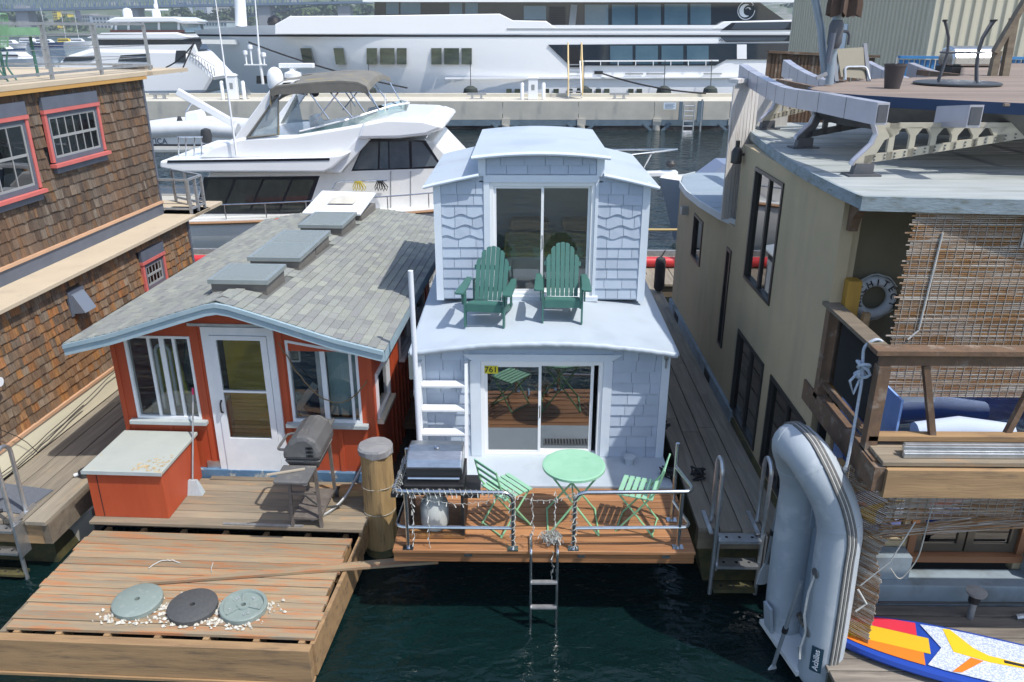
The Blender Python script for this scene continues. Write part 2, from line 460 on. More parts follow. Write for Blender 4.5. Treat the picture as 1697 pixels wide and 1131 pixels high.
# red pipe
for k, (x0, x1) in enumerate([(-9.0, 2.2), (2.75, 6.5)]):
    b = MB(); b.tube([(x0, 18.55, .755), (x1, 18.55, .755)], .125, 14)
    p = single(b, 'red_pipe', M['red_hose'], ((x0 + x1) / 2, 18.55, .63), ['red pipe lying on the cross dock behind the grey roofed house', 'short red pipe on the dock between pale house and tan building'][k], 'pipe', 'red dock pipes', smooth=True)
    b = MB(); b.tube([(x1 - .03, 18.55, .755), (x1 + .06, 18.55, .755)], .1, 12); b.v = [(a - (x0 + x1) / 2, c - 18.55, d - .63) for a, c, d in b.v]
    b.build('pipe_coupling', M['rubber'], p, smooth=True)
# yellow mooring line beyond the dock
b = MB(); b.tube(sag((1.9, 20.3, 1.15), (5.2, 20.3, 1.15), .03), .035, 6)
single(b, 'mooring_rope', mt('tan_rope', (.48, .36, .16), rough=.85), (3.5, 20.3, 1.1), 'tan mooring rope stretched above the water behind the cross dock', 'rope', smooth=True)

# ---------------------------------------------------------------- concrete pier
def build_pier():
    a0 = at(-300, 168.8, Z=1.70); a1 = at(1500, 168.8, Z=1.70)
    d = (a1 - a0); d.z = 0; u = d.normalized(); nrm = Vector((-u.y, u.x, 0))
    L = d.length
    root = empty('concrete_pier', (a0.x, a0.y, 0), 'long pale concrete pier on blue steel frames in front of the big yacht', 'pier', rz=math.degrees(math.atan2(u.y, u.x)))
    b = MB(); b.box(0, L, .02, 4.2, 1.40, 1.70); b.build('deck_slab', M['concrete_top'], root)
    b = MB(); b.box(0, L, 3.7, 4.2, 1.702, 1.90); b.build('rear_kerb', M['concrete_top'], root)
    seg = 4.72; n = int(L / seg)
    me = MB().box(.015, seg - .015, -.10, .018, .62, 1.73).mesh('fascia_panel', M['concrete'])
    for i in range(n): inst(me, 'fascia_panel', root, (i * seg, 0, 0))
    b = MB(); b.box(0, L, -.16, .2, .26, .60); b.box(0, L, 3.6, 3.9, .18, .60); b.build('steel_beam', M['steel_blue'], root)
    pm = MB().lathe([(.24, -1.5), (.24, .30)], n=12).mesh('pile', M['concrete'], True)
    cm = MB().box(-.26, .26, -.06, .3, .30, .70).mesh('pile_cap', M['concrete'])
    br = MB(); br.bar((-.85, .2, .42), (-.2, .2, -.15), .16); br.bar((.85, .2, .42), (.2, .2, -.15), .16)
    bm_ = br.mesh('brace', M['steel_blue'])
    for i in range(n):
        x = i * seg + .2
        p = inst(pm, 'pile', root, (x, -.08, 0)); inst(cm, 'pile_cap', root, (x, -.16, 0)); inst(bm_, 'brace', root, (x, -.42, 0))
        inst(pm, 'pile', root, (x, 3.7, 0))
    b = MB(); b.box(0, L, 3.0, 3.4, -.05, .16); b.build('red_boom', mt('dull_red_band', (.16, .025, .02), rough=.7), root)
    return root, L
pier, PL = build_pier()
PY = lambda px: at(px, 162, Z=1.70)      # a point on the pier's deck near its front edge
# dock cleats
for k, (px, lab) in enumerate([(400, 'dark mooring cleat on the pier behind the bimini canopy'), (790, 'dark mooring cleat at the middle of the pier'), (1026, 'dark mooring cleat on the pier right of the pier boarding steps'), (265, 'dark mooring cleat at the left end of the pier')]):
    p = at(px, 164, Z=1.71); r = empty('mooring_cleat', p, lab, 'cleat', 'cleats along the pier')
    b = MB(); b.bar((-.62, 0, .30), (.62, 0, .30), .15, .13); b.build('horn', M['galv'], r)
    b = MB(); b.box(-.36, -.22, -.1, .1, 0, .24); b.box(.22, .36, -.1, .1, 0, .24); b.box(-.45, .45, -.12, .12, -.01, .02); b.build('foot', M['galv'], r)
# power pedestals
for px, lab, h in [(883, 'white power pedestal with two bollards on the pier, below the big yacht', 1.3), (388, 'white power pedestal on the pier just left of the radar arch', 1.45)]:
    p = at(px, 165, Z=1.71); r = empty('power_pedestal', p, lab, 'pedestal', 'pedestals on the pier')
    b = MB(); b.box(-.3, .3, -.22, .22, 0, h); b.build('cabinet', M['gel'], r, bevel=.02)
    b = MB(); b.hexa([(-.36, -.27, h), (.36, -.27, h), (.36, .27, h), (-.36, .27, h)], [(-.2, -.15, h + .13), (.2, -.15, h + .13), (.2, .15, h + .13), (-.2, .15, h + .13)]); b.build('cap', M['gel'], r)
    b = MB(); b.box(-.1, .1, -.235, -.222, h * .45, h * .7); b.build('socket_panel', M['galv'], r)
    for s in (-.68, .68):
        b = MB(); b.lathe([(.12, 0), (.12, h * .72), (.07, h * .78)], (s, 0, 0), 12); b.build('bollard', M['gel'], r, smooth=True)
# boarding steps from the pier to the yacht
p = at(953, 164, Z=1.71); r = empty('boarding_steps', p, 'aluminium boarding steps with yellow handrails leading onto the big yacht', 'steps')
b = MB(); b.bar((-.42, 0, .1), (-.38, 1.9, 2.2), .08, .16); b.bar((.42, 0, .1), (.38, 1.9, 2.2), .08, .16); b.build('stringer', M['alu'], r)
sm = MB().box(-.38, .38, 0, .26, 0, .05).mesh('tread', M['alu'])
for i in range(9): inst(sm, 'tread', r, (0, .1 + i * .2, .18 + i * .225))
for s in (-1, 1):
    b = MB(); b.tube(rounded([(s * .46, 0, .2), (s * .46, .05, 1.2), (s * .44, 1.9, 3.4), (s * .42, 1.95, 2.3)], .15), .05, 8); b.build('handrail', mt('yellow_handrail', (.62, .46, .22), rough=.5), r, smooth=True)
# pier ladder and notice
p = at(1142, 170, Z=1.70) ; r = empty('pier_ladder', (p.x, p.y - .16, 0), 'galvanised ladder on the pier face reaching the water, near the right', 'ladder')
b = MB()
for s in (-.32, .32): b.tube([(s, -.05, -.6), (s, -.05, 1.6)], .045, 8)
b.build('rail', M['alu'], r, smooth=True)
rm = MB().tube([(-.32, -.05, 0), (.32, -.05, 0)], .035, 8).mesh('rung', M['alu'])
for i in range(7): inst(rm, 'rung', r, (0, 0, -.3 + i * .3))
b = MB(); b.box(-.62, -.42, -.12, .04, .6, 1.75); b.build('guard', M['steel_blue'], r)
b = MB(); b.box(.5, .85, -.15, .04, .55, 1.8); b.build('guard', M['steel_blue'], r)
b = MB(); b.tube([(.75, -.1, -.6), (.75, -.1, 1.9)], .06, 8); b.build('guide_pipe', M['galv'], r)
p = at(1110, 176, Y=p.y - .13); r = empty('pier_notice', p, 'small pale blue notice plate on the pier face', 'sign')
b = MB(); b.box(-.38, .38, -.03, 0, -.2, .2); b.build('plate', mt('pale_plate', (.6, .68, .75), rough=.5), r)
b = MB()
for i in range(4): b.box(-.3, .3 - .1 * (i % 2), -.036, -.031, .10 - i * .08, .14 - i * .08)
b.build('print', mt('grey_print', (.18, .24, .32)), r)
# ================================================================ pale blue houseboat in the middle
WX, WY, DZ = .24, 8.80, .95
wh = empty('houseboat', (WX, WY, DZ), 'pale blue shingled two storey houseboat with a roof terrace and glass sliding doors', 'houseboat', world=True)
X0, X1 = -1.25, 1.755           # outer faces of the lower walls
def roofz(x):                    # arched roof top of the lower storey
    t = (x - .25) / 1.53
    return 2.60 - .13 * t * t
def uz(x): return roofz(x)
# float under the house
b = MB(); b.box(-1.2, 1.7, 8.2, 13.6, .05, .80); b.build('hull', mt('hull_dark', (.03, .035, .035), (.05, .06, .05), sc=3, rough=.8), wh)
# lower walls: three sides closed, front with the door opening
DXL, DXR, DZT = -.505, .975, 2.275
b = MB(); th = .07
b.box(X0, DXL, WY, WY + th, .97, 2.42); b.box(DXR, X1, WY, WY + th, .97, 2.42)
b.prism([(X0, 2.42)] + [(X0 + (X1 - X0) * i / 16, roofz(X0 + (X1 - X0) * i / 16) - .055) for i in range(17)] + [(X1, 2.42)], 'y', WY, WY + th)
b.box(DXL, DXR, WY, WY + th, DZT, 2.42)
b.box(X0, X0 + th, WY + th, 13.3, .80, 2.43); b.box(X1 - th, X1, WY + th, 13.3, .80, 2.43); b.box(X0 + th, X1 - th, 13.23, 13.3, .80, 2.43)
wl = b.build('wall', M['house_blue'], wh)
# interior floor and back
b = MB(); b.box(X0 + th, X1 - th, WY + .02, 13.2, .90, .965); b.build('floor', mt('grey_floor', (.30, .31, .32), (.26, .27, .28), sc=3, rough=.4), wh)
b = MB(); b.box(-.9, -.45, 10.4, 12.4, .97, 1.75); b.box(.9, 1.6, 10.2, 12.0, .97, 1.7); b.build('counter', mt('dim_cabinet', (.10, .09, .08), rough=.6), wh)
# side shingles on the front, row by row
def shingle_rows(parent, x0, x1, z0, z1, y, pitch, wmin, wmax, mat, seed, wave_rows=(), t0=.006, t1=.022, wave_amp=.022):
    rr = random.Random(seed)
    n = int(round((z1 - z0) / pitch)); p = (z1 - z0) / n
    for r in range(n):
        zb = z0 + r * p; zt = zb + p + .012
        x = x0 - (rr.random() * wmin * .6 if r % 2 else 0)
        edges = [x0]
        x += rr.uniform(wmin, wmax)
        while x < x1 - .06:
            if x > x0 + .05: edges.append(x)
            x += rr.uniform(wmin, wmax)
        edges.append(x1)
        for e0, e1 in zip(edges[:-1], edges[1:]):
            a, c = e0 + .003, e1 - .003
            k = 8 if r in wave_rows else 1
            dz = rr.uniform(0, .004)
            bot = []
            for i in range(k + 1):
                xx = a + (c - a) * i / k
                bot.append((xx, zb + dz + (wave_amp * math.sin((xx - x0) * 2 * math.pi / .30 + r * 1.1) if r in wave_rows else 0)))
            b = MB(); w = len(bot)
            fr = [(xx, y - t1, z) for xx, z in bot] + [(xx, y - t0, zt) for xx, z in reversed(bot)]
            bk = [(xx, y + .004, z) for xx, z in bot] + [(xx, y + .004, zt) for xx, z in reversed(bot)]
            m = 2 * w
            b.add(fr + bk, [(i, 2 * w - 2 - i + 0, 0, 0) for i in []] + [tuple(range(m)), tuple(range(2 * m - 1, m - 1, -1))] + [(i, i + m, (i + 1) % m + m, (i + 1) % m) for i in range(m)])
            b.build('shingle', mat, parent)
shingle_rows(wl, 1.085, X1 - .085, .985, 2.44, WY, .147, .17, .29, M['house_blue'], 11)
shingle_rows(wl, X0 + .085, -.63, .985, 2.44, WY, .147, .17, .29, M['house_blue'], 12)
# trim
b = MB(); b.box(X1 - .085, X1 + .012, WY - .028, WY + .05, .96, 2.43); b.build('corner_board', M['house_trim'], wl)
b = MB(); b.box(X0 - .012, X0 + .085, WY - .028, WY + .05, .96, 2.43); b.build('corner_board', M['house_trim'], wl)
# header with flared ends, side casings
b = MB(); b.prism([(-.60, 2.285), (1.065, 2.285), (1.19, 2.372), (-.715, 2.372)], 'y', WY - .035, WY + .002); b.build('door_header', M['house_trim'], wl)
b = MB(); b.box(-.63, DXL, WY - .028, WY + .001, .99, 2.283); b.build('door_casing', M['house_trim'], wl)
b = MB(); b.box(DXR, 1.085, WY - .028, WY + .001, .99, 2.283); b.build('door_casing', M['house_trim'], wl)
def sliding_door(parent, xl, xr, zb, zt, y, gap_r=.0, gm=None, name='sliding_door'):
    f = .05
    b = MB(); b.box(xl, xr, y - .01, y + .09, zt - f, zt); b.box(xl, xr, y - .01, y + .09, zb, zb + f * .8)
    b.box(xl, xl + f, y - .01, y + .09, zb + f * .8, zt - f); b.box(xr - f, xr, y - .01, y + .09, zb + f * .8, zt - f)
    d = b.build(name, M['vinyl'], parent, bevel=.004)
    mid = (xl + xr) / 2 - gap_r * .4
    for k, (a, c, yy) in enumerate([(xl + f, mid + .02, y + .01), (mid - .015, xr - f - gap_r, y + .048)]):
        s = .034 if k == 0 else .036
        b = MB(); z0, z1 = zb + f * .8, zt - f
        b.box(a, a + s, yy, yy + .035, z0, z1); b.box(c - s, c, yy, yy + .035, z0, z1)
        b.box(a + s, c - s, yy, yy + .035, z0, z0 + s); b.box(a + s, c - s, yy, yy + .035, z1 - s, z1)
        b.build('sash', M['vinyl'], d)
        b = MB(); b.box(a + s, c - s, yy + .013, yy + .019, z0 + s, z1 - s); b.build('pane', gm or M['glass_door'], d)
    b = MB(); b.tube(rounded([(mid + .005, y + .008, zb + .42 * (zt - zb)), (mid + .005, y - .02, zb + .42 * (zt - zb)), (mid + .005, y - .02, zb + .54 * (zt - zb)), (mid + .005, y + .008, zb + .54 * (zt - zb))], .01), .007, 6); b.build('handle', M['steel'], d, smooth=True)
    return d
sliding_door(wh, DXL, DXR, .975, DZT, WY + .005, .055)
# number plate
b = MB(); b.box(-.462, -.292, WY + .008, WY + .013, 2.105, 2.205); npl = b.build('number_plate', mt('yellow_plate', (.62, .55, .03), rough=.4), wh)
def text(body, size, mat, parent, loc, rot=(math.pi / 2, 0, 0), name='lettering', ext=.001, sx=1.0, align='CENTER'):
    cu = bpy.data.curves.new(name, 'FONT'); cu.body = body; cu.size = size; cu.extrude = ext; cu.align_x = align; cu.align_y = 'CENTER'; cu.offset = size * .012
    cu.materials.append(mat)
    tmp = bpy.data.objects.new('tmp_text', cu); COL.objects.link(tmp)
    bpy.context.view_layer.update()
    me = bpy.data.meshes.new_from_object(tmp.evaluated_get(bpy.context.evaluated_depsgraph_get()))
    bpy.data.objects.remove(tmp); bpy.data.curves.remove(cu)
    if not me.materials: me.materials.append(mat)
    ob = bpy.data.objects.new(name, me); COL.objects.link(ob)
    if parent is not None:
        ob.parent = parent
        if parent.name in WORLD:
            o = WORLD[parent.name]; loc = (loc[0] - o[0], loc[1] - o[1], loc[2] - o[2])
    ob.location = loc; ob.rotation_euler = rot; ob.scale = (sx, 1, 1)
    return ob
text('761', .105, M['black'], npl, (-.377, WY + .0065, 2.155))
# lower roof, arched, with rolled front edge
b = MB(); rows = []
RX0, RX1, RY0, RY1 = -1.31, 1.81, 8.62, 13.4
for yy in (RY0, 9.2, 10, 11, 12, RY1):
    rows.append([(RX0 + (RX1 - RX0) * i / 24, yy, roofz(RX0 + (RX1 - RX0) * i / 24) + (.045 * min(1, (yy - RY0) / 1.3))) for i in range(25)])
b.shell(rows, (0, 0, -.05)); lr = b.build('roof', M['house_roof'], wh, smooth=True)
rr = random.Random(5)
b = MB(); b.tube([(RX0 + (RX1 - RX0) * i / 60, RY0 - .004 + rr.uniform(-.003, .003), roofz(RX0 + (RX1 - RX0) * i / 60) - .028 + rr.uniform(-.005, .004)) for i in range(61)], .036, 10)
b.build('rolled_edge', M['house_roof'], lr, smooth=True)
b = MB(); b.tube([(RX1 + .0, 8.63, roofz(RX1) - .02), (RX1, 13.3, roofz(RX1) + .02)], .03, 8); b.tube([(RX0, 8.63, roofz(RX0) - .02), (RX0, 13.3, roofz(RX0) + .02)], .03, 8); b.build('rolled_edge', M['house_roof'], lr, smooth=True)
# white slab step in front of the wall, cedar deck
b = MB(); b.box(-1.22, 1.78, 8.10, WY + .06, .90, .985); b.build('porch_slab', M['house_roof'], wh, bevel=.012)
dkw = MB(); dkw.box(-1.26, 1.74, 7.0, 8.08, .84, .918); dkw = dkw.build('deck', M['timber_brown'], wh)
for pl in planks(dkw, M['deck_cedar'], -1.335, 1.80, 6.87, 8.10, .955, 9, t=.034, gap=.011, jz=.0015, seed=21): pass
b = MB(); b.box(-1.33, 1.795, 6.90, 6.94, .80, .918); b.build('fascia', M['deck_cedar'], dkw)
b = MB()
for x in (-.55, .62, 1.5): b.box(x - .04, x + .04, 6.868, 6.898, .885, .917)
b.build('bracket', M['steel'], dkw)
# vent cap and scupper marks on the slab
b = MB(); b.lathe([(.055, .985), (.055, 1.06), (.075, 1.065), (.075, 1.09), (.0, 1.10)], (1.33, 8.62, 0), 16); b.build('vent_cap', M['house_roof'], wh, smooth=True)
# boat hook clips by right corner, meter box at left, pvc pipe is separate
b = MB(); b.bar((1.715, WY - .04, 2.21), (1.715, WY - .04, 2.33), .02); b.lathe([(.03, -.01), (.03, .01)], (1.715, WY - .04, 2.34), 10, 'y'); b.build('hook', M['galv'], wh)
b = MB(); b.box(-1.40, -1.265, WY + .2, WY + .34, 1.93, 2.26); mb_ = b.build('meter_box', mt('beige_box', (.52, .54, .47), rough=.5), wh, bevel=.01)
b = MB(); b.tube(rounded([(-1.33, WY + .2, 1.95), (-1.33, WY + .1, 1.75), (-1.33, WY + .25, 1.68), (-1.33, WY + .3, 1.93)], .06), .014, 6); b.build('conduit', M['pvc'], mb_, smooth=True)

# ---------------- upper storey
UY, UB = 10.08, 2.63
UX0, UX1 = -1.13, 1.60
EV = 4.17                       # side eave
CX0, CX1 = -.555, 1.005        # raised centre
b = MB()
b.box(UX0, -.37 - .055, UY, UY + th, UB, EV); b.box(.86 + .055, UX1, UY, UY + th, UB, EV)
b.prism([(UX0, EV), (CX0, EV), (CX0, EV + .13)], 'y', UY, UY + th); b.prism([(CX1, EV), (UX1, EV), (CX1, EV + .13)], 'y', UY, UY + th)
b.box(CX0, CX1, UY, UY + th, EV + .03, 4.53)
b.box(UX0, UX0 + th, UY + th, 10.4, UB, EV); b.box(UX0, UX0 + th, 10.4, 12.2, UB, 2.75); b.box(UX0, UX0 + th, 10.4, 12.2, 4.06, EV); b.box(UX0, UX0 + th, 12.2, 12.6, UB, EV); b.box(UX1 - th, UX1, UY + th, 10.4, UB, EV); b.box(UX1 - th, UX1, 10.4, 12.2, UB, 2.75); b.box(UX1 - th, UX1, 10.4, 12.2, 4.06, EV); b.box(UX1 - th, UX1, 12.2, 12.6, UB, EV); b.box(UX0 + th, UX1 - th, 12.53, 12.6, UB, EV - .03); b.box(CX0, CX1, 12.53, 12.6, EV - .03, 4.50)  # openings in both side walls are added to light the loft
b.box(CX0, CX0 + .06, UY + th, 12.53, EV + .12, 4.50); b.box(CX1 - .06, CX1, UY + th, 12.53, EV + .12, 4.50)
uw = b.build('upper_wall', M['house_blue'], wh)
for sx0, sx1, sd in [(UX0 + .085, CX0 + .07 - .015, 31), (CX1 - .07 + .015, UX1 - .085, 32)]:
    shingle_rows(uw, sx0, sx1, UB + .02, EV + .0, UY, .140, .14, .24, M['house_blue'], sd, wave_rows=(6, 7, 8))
shingle_rows(uw, CX0 + .09, CX1 - .09, 4.285, 4.50, UY, .108, .20, .30, M['house_blue'], 33)
for a, c in [(UX0 - .01, UX0 + .085), (UX1 - .085, UX1 + .01)]:
    b = MB(); b.box(a, c, UY - .028, UY + .05, UB - .01, EV + .01); b.build('corner_board', M['house_trim'], uw)
for a, c in [(CX0 - .01, CX0 + .085), (CX1 - .085, CX1 + .01)]:
    b = MB(); b.box(a, c, UY - .026, UY + .05, EV + .09, 4.515); b.build('corner_board', M['house_trim'], uw)
# door casing
b = MB(); b.box(-.50, .955, UY - .032, UY + .001, 4.185, 4.275); b.box(-.50, -.425, UY - .03, UY + .001, UB + .03, 4.183); b.box(.915, .99 - .035, UY - .03, UY + .001, UB + .03, 4.183); b.build('door_casing', M['house_trim'], uw)
sliding_door(wh, -.425, .915, UB + .06, 4.185, UY + .003, .0, glass('loft_door_glass', (.95, .97, .95), .05), name='loft_door')
b = MB(); b.box(-.46, .99, UY - .09, UY + .08, UB - .0, UB + .06); b.build('door_sill', M['house_trim'], uw)
# side roofs and raised centre roof
for s in (0, 1):
    b = MB(); rows = []
    for yy in (UY - .10, 11, 12.72):
        if s == 0: rows.append([(-1.255 + (.70) * i / 6, yy, EV - .022 + .155 * (i / 6) ** .9) for i in range(7)])
        else: rows.append([(1.005 + .70 * i / 6, yy, EV + .133 - .155 * (i / 6) ** 1.1) for i in range(7)])
    b.shell(rows, (0, 0, -.035)); ro = b.build('side_roof', M['house_roof'], wh, smooth=True)
    b = MB(); b.tube([Vector(p) + Vector((0, -.005, -.018)) for p in rows[0]], .022, 8); b.build('edge_trim', M['house_trim'], ro, smooth=True)
b = MB(); rows = []
for yy in (UY - .13, 11, 12.0, 12.74):
    rows.append([(-.64 + 1.715 * i / 16, yy, 4.575 - .055 * ((i - 8) / 8) ** 2) for i in range(17)])
b.shell(rows, (0, 0, -.04)); ro = b.build('centre_roof', M['house_roof'], wh, smooth=True)
b = MB(); b.tube([Vector(p) + Vector((0, -.005, -.02)) for p in rows[0]], .024, 8); b.build('edge_trim', M['house_trim'], ro, smooth=True)
for xx in (UX1 - .04, UX0 + .034): b = MB(); b.box(xx, xx + .006, 10.4, 12.2, 2.75, 4.06); b.build('side_pane', M['glass_clear'], wh)  # side windows added out of view to let daylight into the loft
# loft interior: floor, bed, walls already dim
b = MB(); b.box(UX0 + th, UX1 - th, UY + th, 12.5, UB + .035, UB + .06); b.build('loft_floor', mt('loft_floor_wood', (.28, .2, .12), rough=.5), wh)
b = MB(); b.box(-.25, 1.35, 10.75, 12.4, UB + .06, UB + .42); bed = b.build('bed', mt('white_sheet', (.62, .62, .58), rough=.9), wh, bevel=.05)
b = MB(); b.box(-.27, 1.37, 10.70, 11.9, UB + .40, UB + .47); b.build('blanket', mt('olive_patterned_blanket', (.50, .44, .16), (.33, .33, .12), sc=9, rough=.95, c3=(.58, .52, .34), sc3=5), bed, bevel=.03)
for x in (.05, .85):
    b = MB(); b.box(x - .25, x + .35, 12.0, 12.35, UB + .45, UB + .62); b.build('pillow', mt('tan_pillow', (.42, .30, .20), rough=.95), bed, bevel=.06)

# ---------------- railing on the deck (pipe)
ral = MB()
def on_deck(px, py, z=.955): return at(px, py, Z=z)
pL, pA = Vector((-1.27, 6.98, .955)), Vector((-.01 - .0, 6.95, .955))
pB, pR = Vector((.605, 6.96, .955)), Vector((1.66, 6.98, .955))
pL = on_deck(677, 908); pA = on_deck(850, 910); pB = on_deck(950, 910); pR = on_deck(1123, 908)
pLb = on_deck(666, 825) + Vector((-.02, 0, 0)); pRb = on_deck(1119, 845)
pLb = Vector((pL.x - .08, 7.62, .955)); pRb = Vector((pR.x + .02, 7.45, .955))
H, Hm = .68, .255
def rail_post(parent, p, h, wrap=False):
    b = MB(); b.tube([p, p + Vector((0, 0, h))], .0215, 10); o = b.build('post', M['steel'], parent, smooth=True)
    b = MB(); b.box(p.x - .055, p.x + .055, p.y - .04, p.y + .04, p.z + .0, p.z + .012); b.build('foot_plate', M['steel'], o)
for nm, a, ab, c in [('railing', pL, pLb, pA), ('railing', pR, pRb, pB)]:
    sd = -1 if a is pL else 1
    r = MB()
    top = rounded([ab + Vector((0, 0, H)), Vector((a.x + sd * .13, a.y + .0, a.z + H)), c + Vector((0, 0, H)), c], .12, 5)
    r.tube(top, .0215, 10)
    ro = r.build(nm, M['steel'], wh, smooth=True)
    r = MB(); r.tube(rounded([ab + Vector((0, 0, Hm)), Vector((a.x + sd * .12, a.y, a.z + Hm)), c + Vector((0, 0, Hm))], .10, 5), .0185, 8); r.build('middle_rail', M['steel'], ro, smooth=True)
    rail_post(ro, a, H + .0); rail_post(ro, ab, H + (.28 if sd == 1 else .1))
    b = MB(); b.box(c.x - .055, c.x + .055, c.y - .04, c.y + .04, c.z, c.z + .012); b.build('foot_plate', M['steel'], ro)
# ================================================================ red houseboat with grey shingle roof
M['red'] = mt('barn_red_boards', (.40, .062, .020), (.46, .080, .028), c3=(.30, .045, .018), sc=1.5, st=(3, 3, .5), sc3=2, ramp3=(.6, .8), rough=.55, bump=.15, bsc=6, bst=(8, 8, .5), rnd=.06)
M['fascia_blue'] = mt('worn_blue_grey_fascia', (.27, .38, .44), (.33, .43, .48), c3=(.40, .47, .50), sc=3, sc3=5, st3=(1, 1, 4), ramp3=(.6, .68), rough=.6, bump=.1, rnd=.04)
M['sill_grey'] = mt('grey_sill_paint', (.42, .46, .46), (.36, .40, .41), sc=4, rough=.6)
M['roof_shingle'] = mt('grey_green_roof_shingle', (.2, .2, .2), (.3, .3, .3), sc=60, rough=.95, rnd=.05, bump=.5, bsc=140, smul=(.86, 1.14), spec=.2,
                       rcols=[(.245, .255, .232), (.285, .30, .265), (.235, .24, .238), (.31, .322, .28), (.262, .27, .255), (.215, .222, .22), (.277, .292, .262)])
M['sky_frame'] = mt('brown_grey_skylight_frame', (.17, .155, .135), (.14, .13, .12), sc=5, rough=.5)
M['sky_flash'] = mt('grey_flashing', (.30, .335, .335), (.26, .295, .295), sc=5, rough=.4, metal=.3)
M['sky_glass'] = milky('skylight_glazing', (.31, .34, .32), .62, .16)
RO, RZ = (-3.45, 8.95, .58), -2.2
rh = empty('houseboat', RO, 'barn red houseboat with grey shingle roof, four skylights and white storm door', 'houseboat', rz=RZ)
def lerp(a, b, t): return a + (b - a) * t
_pf = [(0, 2.525), (.12, 2.507), (.45, 2.405), (.82, 2.285), (1.3, 2.128), (1.87, 1.985)]
def rz_(x, y):
    ax = abs(x); t = (y + .45) / 6.95
    for (a, za), (c, zc) in zip(_pf[:-1], _pf[1:]):
        if ax <= c or c == 1.87:
            z0 = lerp(za, zc, (ax - a) / (c - a)); break
    z1 = 2.14 - .26 * (ax / 1.87) ** 1.4
    return lerp(z0, z1, t)
RYF, RYB = -.44, 6.5
# roof deck (sheathing)
b = MB(); xs = [-1.87 + 3.74 * i / 30 for i in range(31)]
SKY = [(.01, .18, .90, .37, 2.60), (.02, 1.44, 2.28, .365, 2.53), (-.02, 2.36, 3.14, .37, 2.50), (0, 3.77, 4.78, .37, 2.43)]
ys_ = [RYF, .22, .86, 1.48, 2.24, 2.40, 3.10, 3.81, 4.74, 5.3, RYB]; xs = sorted(set([-1.87 + 3.74 * i / 30 for i in range(31) if abs(-1.87 + 3.74 * i / 30) > .36 or i == 15] + [-.33, .33, -.17, .17]))
for j in range(len(ys_) - 1):
    for i in range(len(xs) - 1):
        if j in (1, 3, 5, 7) and -.34 < (xs[i] + xs[i + 1]) / 2 < .34: continue
        q = [(xs[i], ys_[j]), (xs[i + 1], ys_[j]), (xs[i + 1], ys_[j + 1]), (xs[i], ys_[j + 1])]
        b.hexa([(x, y, rz_(x, y) - .062) for x, y in q], [(x, y, rz_(x, y) - .012) for x, y in q])
rroof = b.build('roof', mt('roof_underlay', (.12, .125, .12), rough=.95), rh)
# fascia following the gable, front
for s in (-1, 1):
    b = MB(); pts = [(s * 1.885 * i / 14, RYF - .012) for i in range(15)]
    fr = [(x, y, rz_(x, RYF) - .004) for x, y in pts]; 
    b.shell([[(x, y, z) for x, y, z in fr], [(x, y, z - .135) for x, y, z in fr]], (0, -.03, 0)); b.build('gable_fascia', M['fascia_blue'], rroof)
    b = MB(); b.shell([[(x, y - .032, z + .004) for x, y, z in fr], [(x, y - .032, z - .045) for x, y, z in fr]], (0, -.018, 0)); b.build('drip_board', M['fascia_blue'], rroof)
    b = MB(); b.hexa([(s * 1.872, RYF, 1.84), (s * 1.90, RYF, 1.84), (s * 1.90, RYB, 1.74), (s * 1.872, RYB, 1.74)], [(s * 1.872, RYF, 1.985), (s * 1.90, RYF, 1.985), (s * 1.90, RYB, 1.88), (s * 1.872, RYB, 1.88)]); b.build('eave_fascia', M['fascia_blue'], rroof)
# shingles: tabs in courses parallel to the ridge
tabs = []; rr = random.Random(41)
NC = 19
for s in (-1, 1):
    for c in range(NC):
        xa, xb = 1.90 * c / NC, 1.90 * (c + 1) / NC        # upper, lower
        y = RYF - .015 - rr.random() * .2
        while y < RYB:
            w = rr.uniform(.13, .29); y0, y1 = max(y, RYF - .02), min(y + w, RYB + .01); y += w
            if y1 - y0 < .04 or any(xb < h_ + .06 and y1 > a_ + .03 and y0 < c_ - .03 for _, a_, c_, h_, _z in SKY): continue
            g = .002
            lift = .010 + rr.uniform(0, .004)
            q = [(s * (xa - .01), y0 + g, rz_(xa, y0) + .001), (s * (xa - .01), y1 - g, rz_(xa, y1) + .001), (s * xb, y1 - g, rz_(xb, y1) + lift), (s * xb, y0 + g, rz_(xb, y0) + lift)]
            q0 = [(x, yy, z - .012) for x, yy, z in q]
            tabs.append((s, c, y0, q0, q))
ysh = sorted(tabs, key=lambda t: (t[2] + (.9 if t[0] < 0 else 0) - (0.02 * t[1])))
for k, (s, c, y0, q0, q) in enumerate(ysh[:300]):
    b = MB(); b.hexa(q0, q); b.build('shingle', M['roof_shingle'], rroof)
b = MB()
for s, c, y0, q0, q in ysh[300:]: b.hexa(q0, q)
b.build('shingles', M['roof_shingle'], rroof, kind='stuff')
y = RYF - .02; 
while y < RYB - .1:
    y1 = y + .20
    if not any(a - .12 < y + .1 < c + .03 for a, c in [(.1, .98), (1.38, 3.2), (3.7, 4.85), (5.0, 6.6)]):
        b = MB(); z0, z1 = rz_(0, y) + .022, rz_(0, y1 + .03) + .013
        rows = [[(x, y, z0 - abs(x) * .36 + .008) for x in (-.15, -.07, 0, .07, .15)], [(x, y1 + .03, z1 - abs(x) * .36) for x in (-.15, -.07, 0, .07, .15)]]
        b.shell(rows, (0, 0, -.01)); b.build('ridge_shingle', M['roof_shingle'], rroof)
    y = y1
